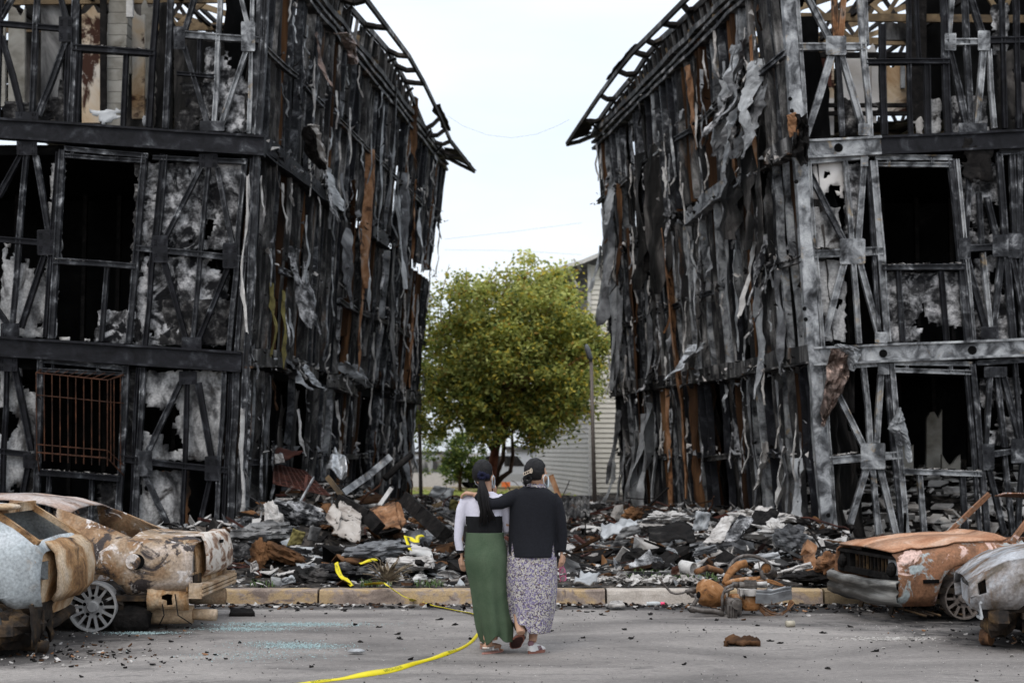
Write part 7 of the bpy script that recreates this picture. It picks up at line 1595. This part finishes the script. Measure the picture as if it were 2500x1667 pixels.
b.build('claw_clip', plain('ivory_clip', (.7, .58, .45), .4), w2, smooth=True)
mask(w2, hc2, yaw2, .98)
gl = empty('spectacles', pw(1373, 1400), 'pink rimmed spectacles held in the right hand of the woman in the cardigan', 'glasses'); pk = plain('pink_frame', (.5, .1, .22), .4); lens = plain('smoky_lens', (.2, .14, .15), .15)
for dx, dz, mt in ((0, .035, lens), (.01, -.03, lens)):
    c = pw(1372, 1402) + Vector((dx, 0, dz)); b = MB(); b.tube([c + Vector((math.cos(t * .523) * .026, .01 * math.sin(t), math.sin(t * .523) * .022)) for t in range(13)], .003, 5, cap=False); b.build('rim', pk, gl, smooth=True)
    b = MB(); b.tube([c, c + Vector((0, .002, 0))], .022, 14); b.build('lens', mt, gl)
b = MB(); b.tube([pw(1372, 1382), pw(1366, 1400), pw(1368, 1420)], .002, 5); b.tube([pw(1375, 1380), pw(1382, 1400), pw(1380, 1418)], .002, 5); b.build('temple', pk, gl)
# ------------------------------------------------------------------ trees
random.seed(41)
def leafmat(n, c): 
    m = plain(n, c, .6, var=.35, bump=0, scale=1.5); nt = m.node_tree; p = nt.nodes['Principled BSDF']; o = [x for x in nt.nodes if x.type == 'OUTPUT_MATERIAL'][0]
    t = N(nt, 'ShaderNodeBsdfTranslucent'); x = N(nt, 'ShaderNodeMixShader'); x.inputs[0].default_value = .35
    nt.links.new(p.inputs['Base Color'].links[0].from_socket, t.inputs[0]); nt.links.new(p.outputs[0], x.inputs[1]); nt.links.new(t.outputs[0], x.inputs[2]); nt.links.new(x.outputs[0], o.inputs[0]); return m
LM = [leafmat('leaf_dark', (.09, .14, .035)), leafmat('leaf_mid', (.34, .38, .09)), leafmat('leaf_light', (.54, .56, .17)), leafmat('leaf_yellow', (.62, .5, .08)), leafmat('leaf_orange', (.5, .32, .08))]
bark = mottle('bark', [(0.3, (.05, .03, .02)), (.7, (.15, .09, .06))], 6, rough=.95, bump=.5)
def tree(name, base, label, cat, H, cen, rad, nclump, nleaf, ls, w_, limbs, droop=.5, trunk_m=None, tr=.16, zmin=None):
    e = empty(name, base, label, cat); b = MB(); top = Vector((cen[0], cen[1], cen[2]))
    b.tube([base, base.lerp(top, .35) + Vector((U(-.1, .1), 0, 0)), base.lerp(top, .7), top], [tr, tr * .8, tr * .55, tr * .25], 9)
    ends = []
    for i in range(limbs):
        a = U(0, 6.28); el = U(-.25, 1.2); d = Vector((math.cos(a) * math.cos(el) * rad[0], math.sin(a) * math.cos(el) * rad[1], math.sin(el) * rad[2])) * U(.7, 1.02)
        s_ = base.lerp(top, U(.3, .8)); q = top + d; m_ = s_.lerp(q, .5) + Vector((0, 0, .25)); b.tube([s_, m_, q], [tr * .32, tr * .18, tr * .05], 5); ends.append(q)
        for k in range(4): r = m_.lerp(q, U(0, .9)); b.tube([r, r + Vector((U(-.5, .5), U(-.5, .5), U(-.3, .4))) * rad[0] * .35], [tr * .08, tr * .03], 4)
    b.build('trunk', trunk_m or bark, e, smooth=True); b = MB()
    subs = []
    ns_ = 30 if nclump > 300 else 9
    for i in range(ns_):
        zz = 1 - 2 * (i + .5) / ns_; ph = i * 2.39996; rr = math.sqrt(1 - zz * zz); q = Vector((rr * math.cos(ph), rr * math.sin(ph), zz)) + Vector((U(-.2, .2), U(-.2, .2), U(-.2, .2)))
        subs.append((q * U(.6, .84), U(.24, .42)))
    for i in range(nclump):
        q, rs_ = random.choice(subs); n_ = Vector((random.gauss(0, 1), random.gauss(0, 1), random.gauss(.25, 1))).normalized()
        p = q + n_ * rs_ * U(.7, 1.08) + (n_ * U(.0, .25) if R() < .1 else Vector())
        if R() < .12: p = Vector((U(-1, 1), U(-1, 1), U(-1, 1))) * .55
        c = top + Vector((p.x * rad[0], p.y * rad[1], p.z * rad[2])); 
        if zmin is not None and c.z < zmin + .3 * abs(noise.noise(c)): continue
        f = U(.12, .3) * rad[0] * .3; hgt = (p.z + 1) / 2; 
        for k in range(nleaf):
            o_ = Vector((random.gauss(0, f), random.gauss(0, f), random.gauss(-.2 * f * droop, f * .8))); q = c + o_; a = U(0, 6.28); dp = U(-1.2, .35)
            d = Vector((math.cos(a) * math.cos(dp), math.sin(a) * math.cos(dp), math.sin(dp))) * ls * U(.6, 1.3); s_ = d.cross(Vector((U(-1, 1), U(-1, 1), U(-1, 1)))).normalized() * ls * .26
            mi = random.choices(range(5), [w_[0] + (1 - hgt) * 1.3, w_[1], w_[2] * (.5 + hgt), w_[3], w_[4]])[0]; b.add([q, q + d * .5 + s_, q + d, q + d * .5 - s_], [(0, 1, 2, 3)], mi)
    if nclump > 300:
        for i in range(16):
            x = U(-.75, .45) * rad[0]; p = Vector((top.x + x, top.y, top.z + rad[2] * .82)); q = p + Vector((U(-.5, .5), 0, U(.5, 1.0)))
            for k in range(26):
                c = p.lerp(q, R()) + Vector((random.gauss(0, .09), random.gauss(0, .1), random.gauss(0, .07))); d = Vector((U(-1, 1), U(-1, 1), U(-.8, .3))).normalized() * ls * .8; s_ = d.cross(Vector((0, 1, .3))).normalized() * ls * .24
                b.add([c, c + d * .5 + s_, c + d, c + d * .5 - s_], [(0, 1, 2, 3)], random.choice((1, 2, 2, 3)))
            t_ = MB(); t_.tube([p - Vector((0, 0, .8)), p, q], [.02, .014, .005], 4); t_.build('twig', trunk_m or bark, e)
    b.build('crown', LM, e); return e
base = G(1188, 1236, 0); base = Vector((W(1188, 1100, 41).x, 41, 0))
c = W(1248, 868, 41)
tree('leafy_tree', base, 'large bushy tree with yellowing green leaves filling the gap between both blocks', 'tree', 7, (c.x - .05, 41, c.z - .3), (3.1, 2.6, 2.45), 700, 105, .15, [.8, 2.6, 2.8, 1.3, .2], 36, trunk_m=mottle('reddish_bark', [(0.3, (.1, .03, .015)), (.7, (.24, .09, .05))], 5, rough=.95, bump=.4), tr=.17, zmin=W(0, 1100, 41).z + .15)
c = W(1125, 1130, 52); tree('dark_shrub', Vector((c.x, 52, 0)), 'small dark leafy tree standing behind the left woman under the big tree', 'tree', 3, (c.x, 52, 1.45), (1.25, 1.1, 1.25), 150, 50, .12, [4, 1, .1, 0, 0], 10, tr=.08)
b_ = base + Vector((0, .6, 0)); e = empty('curved_tree', Vector((W(1215, 1100, 43).x, 43, 0)), 'bare curved stems rising between the heads of the two women', 'tree'); b = MB()
b.tube([W(1205, 1190, 43), W(1225, 1165, 43), W(1246, 1150, 43), W(1252, 1110, 43), W(1250, 1060, 43)], [.09, .08, .07, .06, .04], 7); b.tube([W(1208, 1180, 43), W(1215, 1150, 43), W(1228, 1120, 43), W(1232, 1060, 43)], [.09, .08, .07, .05], 7); b.tube([W(1200, 1245, 43), W(1206, 1185, 43)], [.12, .09], 7); b.build('trunk', bark, e, smooth=True)
# ------------------------------------------------------------------ siding house behind the tree
hb = empty('siding_house', W(1560, 1100, 50), 'pale grey house with horizontal siding and white roof edge behind the tree', 'building'); 
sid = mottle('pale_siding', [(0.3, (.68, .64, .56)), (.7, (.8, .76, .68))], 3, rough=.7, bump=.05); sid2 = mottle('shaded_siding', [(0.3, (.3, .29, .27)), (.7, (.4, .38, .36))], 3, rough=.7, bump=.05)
wt = plain('white_trim', (.62, .6, .57), .5); cx = W(1440, 1100, 46).x; z = 0.0; k = 0
while z < 8.2:
    zt = z + .16; b = MB(); vs = [(cx, 46, z), (cx + 6, 46, z), (cx + 6, 46.03, zt), (cx, 46.03, zt), (cx, 46.06, z), (cx + 6, 46.06, z), (cx + 6, 46.06, zt), (cx, 46.06, zt)]
    x1 = cx + 6
    lim = max(cx, cx + (z - 7.55) * 3.2) if z > 7.5 else cx
    vs = [(max(v[0], lim), v[1], v[2]) for v in vs]; b.add(vs, [(0, 1, 2, 3), (0, 4, 5, 1), (0, 3, 7, 4), (3, 2, 6, 7)]); b.build('siding_board', sid, hb)
    xf, yf = cx - 1.5, 60.0; zl = z if z < 6.9 else None
    if zl is not None:
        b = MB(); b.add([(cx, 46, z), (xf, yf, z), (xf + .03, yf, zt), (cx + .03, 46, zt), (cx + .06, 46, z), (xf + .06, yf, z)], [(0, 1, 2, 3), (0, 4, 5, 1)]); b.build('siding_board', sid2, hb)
    z = zt
b = MB(); b.bar((cx, 45.97, 0), (cx, 45.97, 7.7), .1, .08); b.build('corner_trim', wt, hb)
rf = [W(1300, 700, 47), W(1345, 662, 46), W(1420, 640, 45.6), W(1480, 615, 45.4), W(1600, 570, 45)]
for i in range(4):
    b = MB(); b.bar(rf[i], rf[i + 1], .1, .12, up=Vector((0, 0, 1))); b.build('roof_edge', wt, hb)
    b = MB(); a, c = rf[i], rf[i + 1]; b.add([a + Vector((0, .05, .06)), c + Vector((0, .05, .06)), c + Vector((1, 9, .3)), a + Vector((1, 9, .3)), a + Vector((0, .05, -.04)), c + Vector((0, .05, -.04)), c + Vector((1, 9, .2)), a + Vector((1, 9, .2))], [(0, 1, 2, 3), (4, 7, 6, 5), (0, 4, 5, 1)]); b.build('roof', M['board_grey'], hb)
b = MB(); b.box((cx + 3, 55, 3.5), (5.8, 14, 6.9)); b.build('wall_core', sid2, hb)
for (x0, y0, x1, y1) in ((1378, 640, 1410, 700), (1400, 632, 1418, 660)): b = MB(); b.bar(W(x0, y0, 45.9), W(x1, y1, 46), .07, .07); b.build('roof_brace', wt, hb)
# lamp posts
def lamp(px, ytop, Y, label, px2, headpts, r=.045):
    b_ = W(px2, 1100, Y); e = empty('street_lamp', Vector((b_.x, Y, 0)), label, 'street lamp'); b = MB(); b.tube([Vector((b_.x, Y, 0)), W(px, ytop, Y)], [r * 1.3, r], 10); b.build('post', plain('galvanised_post', (.2, .17, .15), .5, metal=.3), e, smooth=True)
    b = MB(); P = [W(*p, Y) for p in headpts]; b.tube(P, [.06, .13, .13, .1, .03], 12, flat=.55); b.build('lamp_head', plain('grey_lamp_head', (.16, .17, .18), .5), e, smooth=True)
lamp(1443, 880, 36.6, 'thin street lamp post with dark grey head before the siding house', 1452, [(1444, 882), (1440, 872), (1434, 852), (1432, 845), (1431, 840)])
lamp(1022, 915, 40.6, 'tall plain lamp post standing right beside the far end of the left block', 1029, [(1022, 916), (1023, 900), (1025, 880), (1025, 860), (1025, 845)])
# wires across the sky
wm = plain('wire', (.3, .31, .33), .6)
for i, (pts, lab) in enumerate((([(1085, 584, 60), (1250, 566, 60), (1420, 544, 60)], 'upper straight power line crossing the gap above the tree'), ([(1085, 610, 60), (1260, 612, 60), (1420, 622, 60)], 'lower straight power line just above the tree crown'), ([(1093, 283, 33), (1130, 308, 33), (1190, 330, 33), (1250, 337, 33), (1310, 328, 33), (1360, 308, 33), (1390, 292, 33)], 'thin sagging wire hanging between the eaves of the two blocks'))):
    b = MB(); b.tube([W(*p) for p in pts], .003 if i == 2 else .006, 5); tag(b.build('power_line', wm, None), lab, 'wire')
# ------------------------------------------------------------------ far side of the street
bw = plain('white_render', (.55, .57, .62), .8, var=.04)
def block_house(x0, x1, ytop, Y, lab, mat, depth=8, nwin=0, roofm=None):
    a, c = W(x0, 1100, Y), W(x1, 1100, Y); zt = W(x0, ytop, Y).z; e = empty('white_building', ((a.x + c.x) / 2, Y, 0), lab, 'building'); b = MB(); b.box(((a.x + c.x) / 2, Y + depth / 2, zt / 2), (c.x - a.x, depth, zt)); b.build('wall', mat, e)
    b = MB(); b.box(((a.x + c.x) / 2, Y + depth / 2, zt + .08), (c.x - a.x + .3, depth + .3, .16)); b.build('roof', roofm or M['board_grey'], e)
    for k in range(nwin):
        x = a.x + (c.x - a.x) * (k + .6) / (nwin + .2); b = MB(); b.box((x, Y - .03, zt * .55), (.7, .08, .8)); w0 = b.build('window', M['steel_grey'], e); b = MB(); b.box((x, Y - .08, zt * .55), (.6, .02, .7)); b.build('pane', M['board_grey'], w0)
block_house(1236, 1352, 1098, 64, 'plain pale white building between the heads of the two women', bw); block_house(960, 1118, 1108, 84, 'long low white building far off behind the left lamp post', bw, nwin=5)
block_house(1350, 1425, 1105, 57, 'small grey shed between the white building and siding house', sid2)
def far_car(px, Y, lab, col, L_=4.2, rz=0.0):
    p = W(px, 1100, Y); e = empty('parked_car', (p.x, Y, 0.1), lab, 'car', 'cars parked on the far street', rz); m = plain('far_car_paint', col, .35, var=.05); b = MB()
    xs_ = [-2.1, -2.0, -1.5, -.9, .5, 1.1, 1.9, 2.1]; zt = [.6, .8, .95, 1.4, 1.42, .95, .8, .55]; vs = []
    for x, z in zip(xs_, zt): hw = .62 if z > 1 else .8; vs += [(x, -.82, .28), (x, -.84, .6), (x, -.8, min(z, .88)), (x, -hw, z), (x, hw, z), (x, .8, min(z, .88)), (x, .84, .6), (x, .82, .28)]
    b.add(vs, [(i * 8 + k, (i + 1) * 8 + k, (i + 1) * 8 + k + 1, i * 8 + k + 1) for i in range(7) for k in range(7)] + [tuple(range(8)), tuple(range(63, 55, -1))]); b.build('body', m, e, smooth=False)
    for x in (-1.35, 1.3):
        for s_ in (-1, 1): b = MB(); b.tube([(x, s_ * .7, .3), (x, s_ * .88, .3)], .3, 16); b.build('wheel', M['soot'], e)
    for s_ in (-1, 1):
        for (a, c_) in ((-.85, -.2), (-.1, .48)): b = MB(); b.add([(a - .25 if a < -.5 else a, s_ * .8, .92), (c_ + .3 if c_ > .3 else c_, s_ * .8, .92), (c_, s_ * .655, 1.34), (a, s_ * .655, 1.34)], [(0, 1, 2, 3)]); b.build('window', M['board'], e, solid=.02)
far_car(1060, 72, 'white car parked far off right of the left lamp post', (.6, .6, .62)); far_car(1008, 70, 'pale car parked far off left of the left lamp post', (.5, .42, .4)); far_car(1228, 60, 'silver car parked far off between the heads of the two women', (.45, .47, .5), rz=.2)
b = MB(); p = W(1235, 1182, 58); b.box(p, (.35, .1, .2)); b.box((p.x, p.y + .05, p.z / 2), (.06, .06, p.z)); tag(b.build('orange_sign', plain('orange_paint', (.8, .2, .06), .6), None), 'small orange sign behind the shoulder of the left woman', 'sign')
p = W(1050, 1175, 62); b = MB(); b.box((p.x, 62, .35), (3.4, .15, .7)); tag(b.build('low_wall', plain('low_wall_paint', (.55, .52, .5), .8), None), 'low pale wall across the far street left of the women', 'wall')
scatter('far_weeds', W(1060, 1100, 50).x, 50, 3.5, 4, 2500, LM[1], .03, .1, .12)
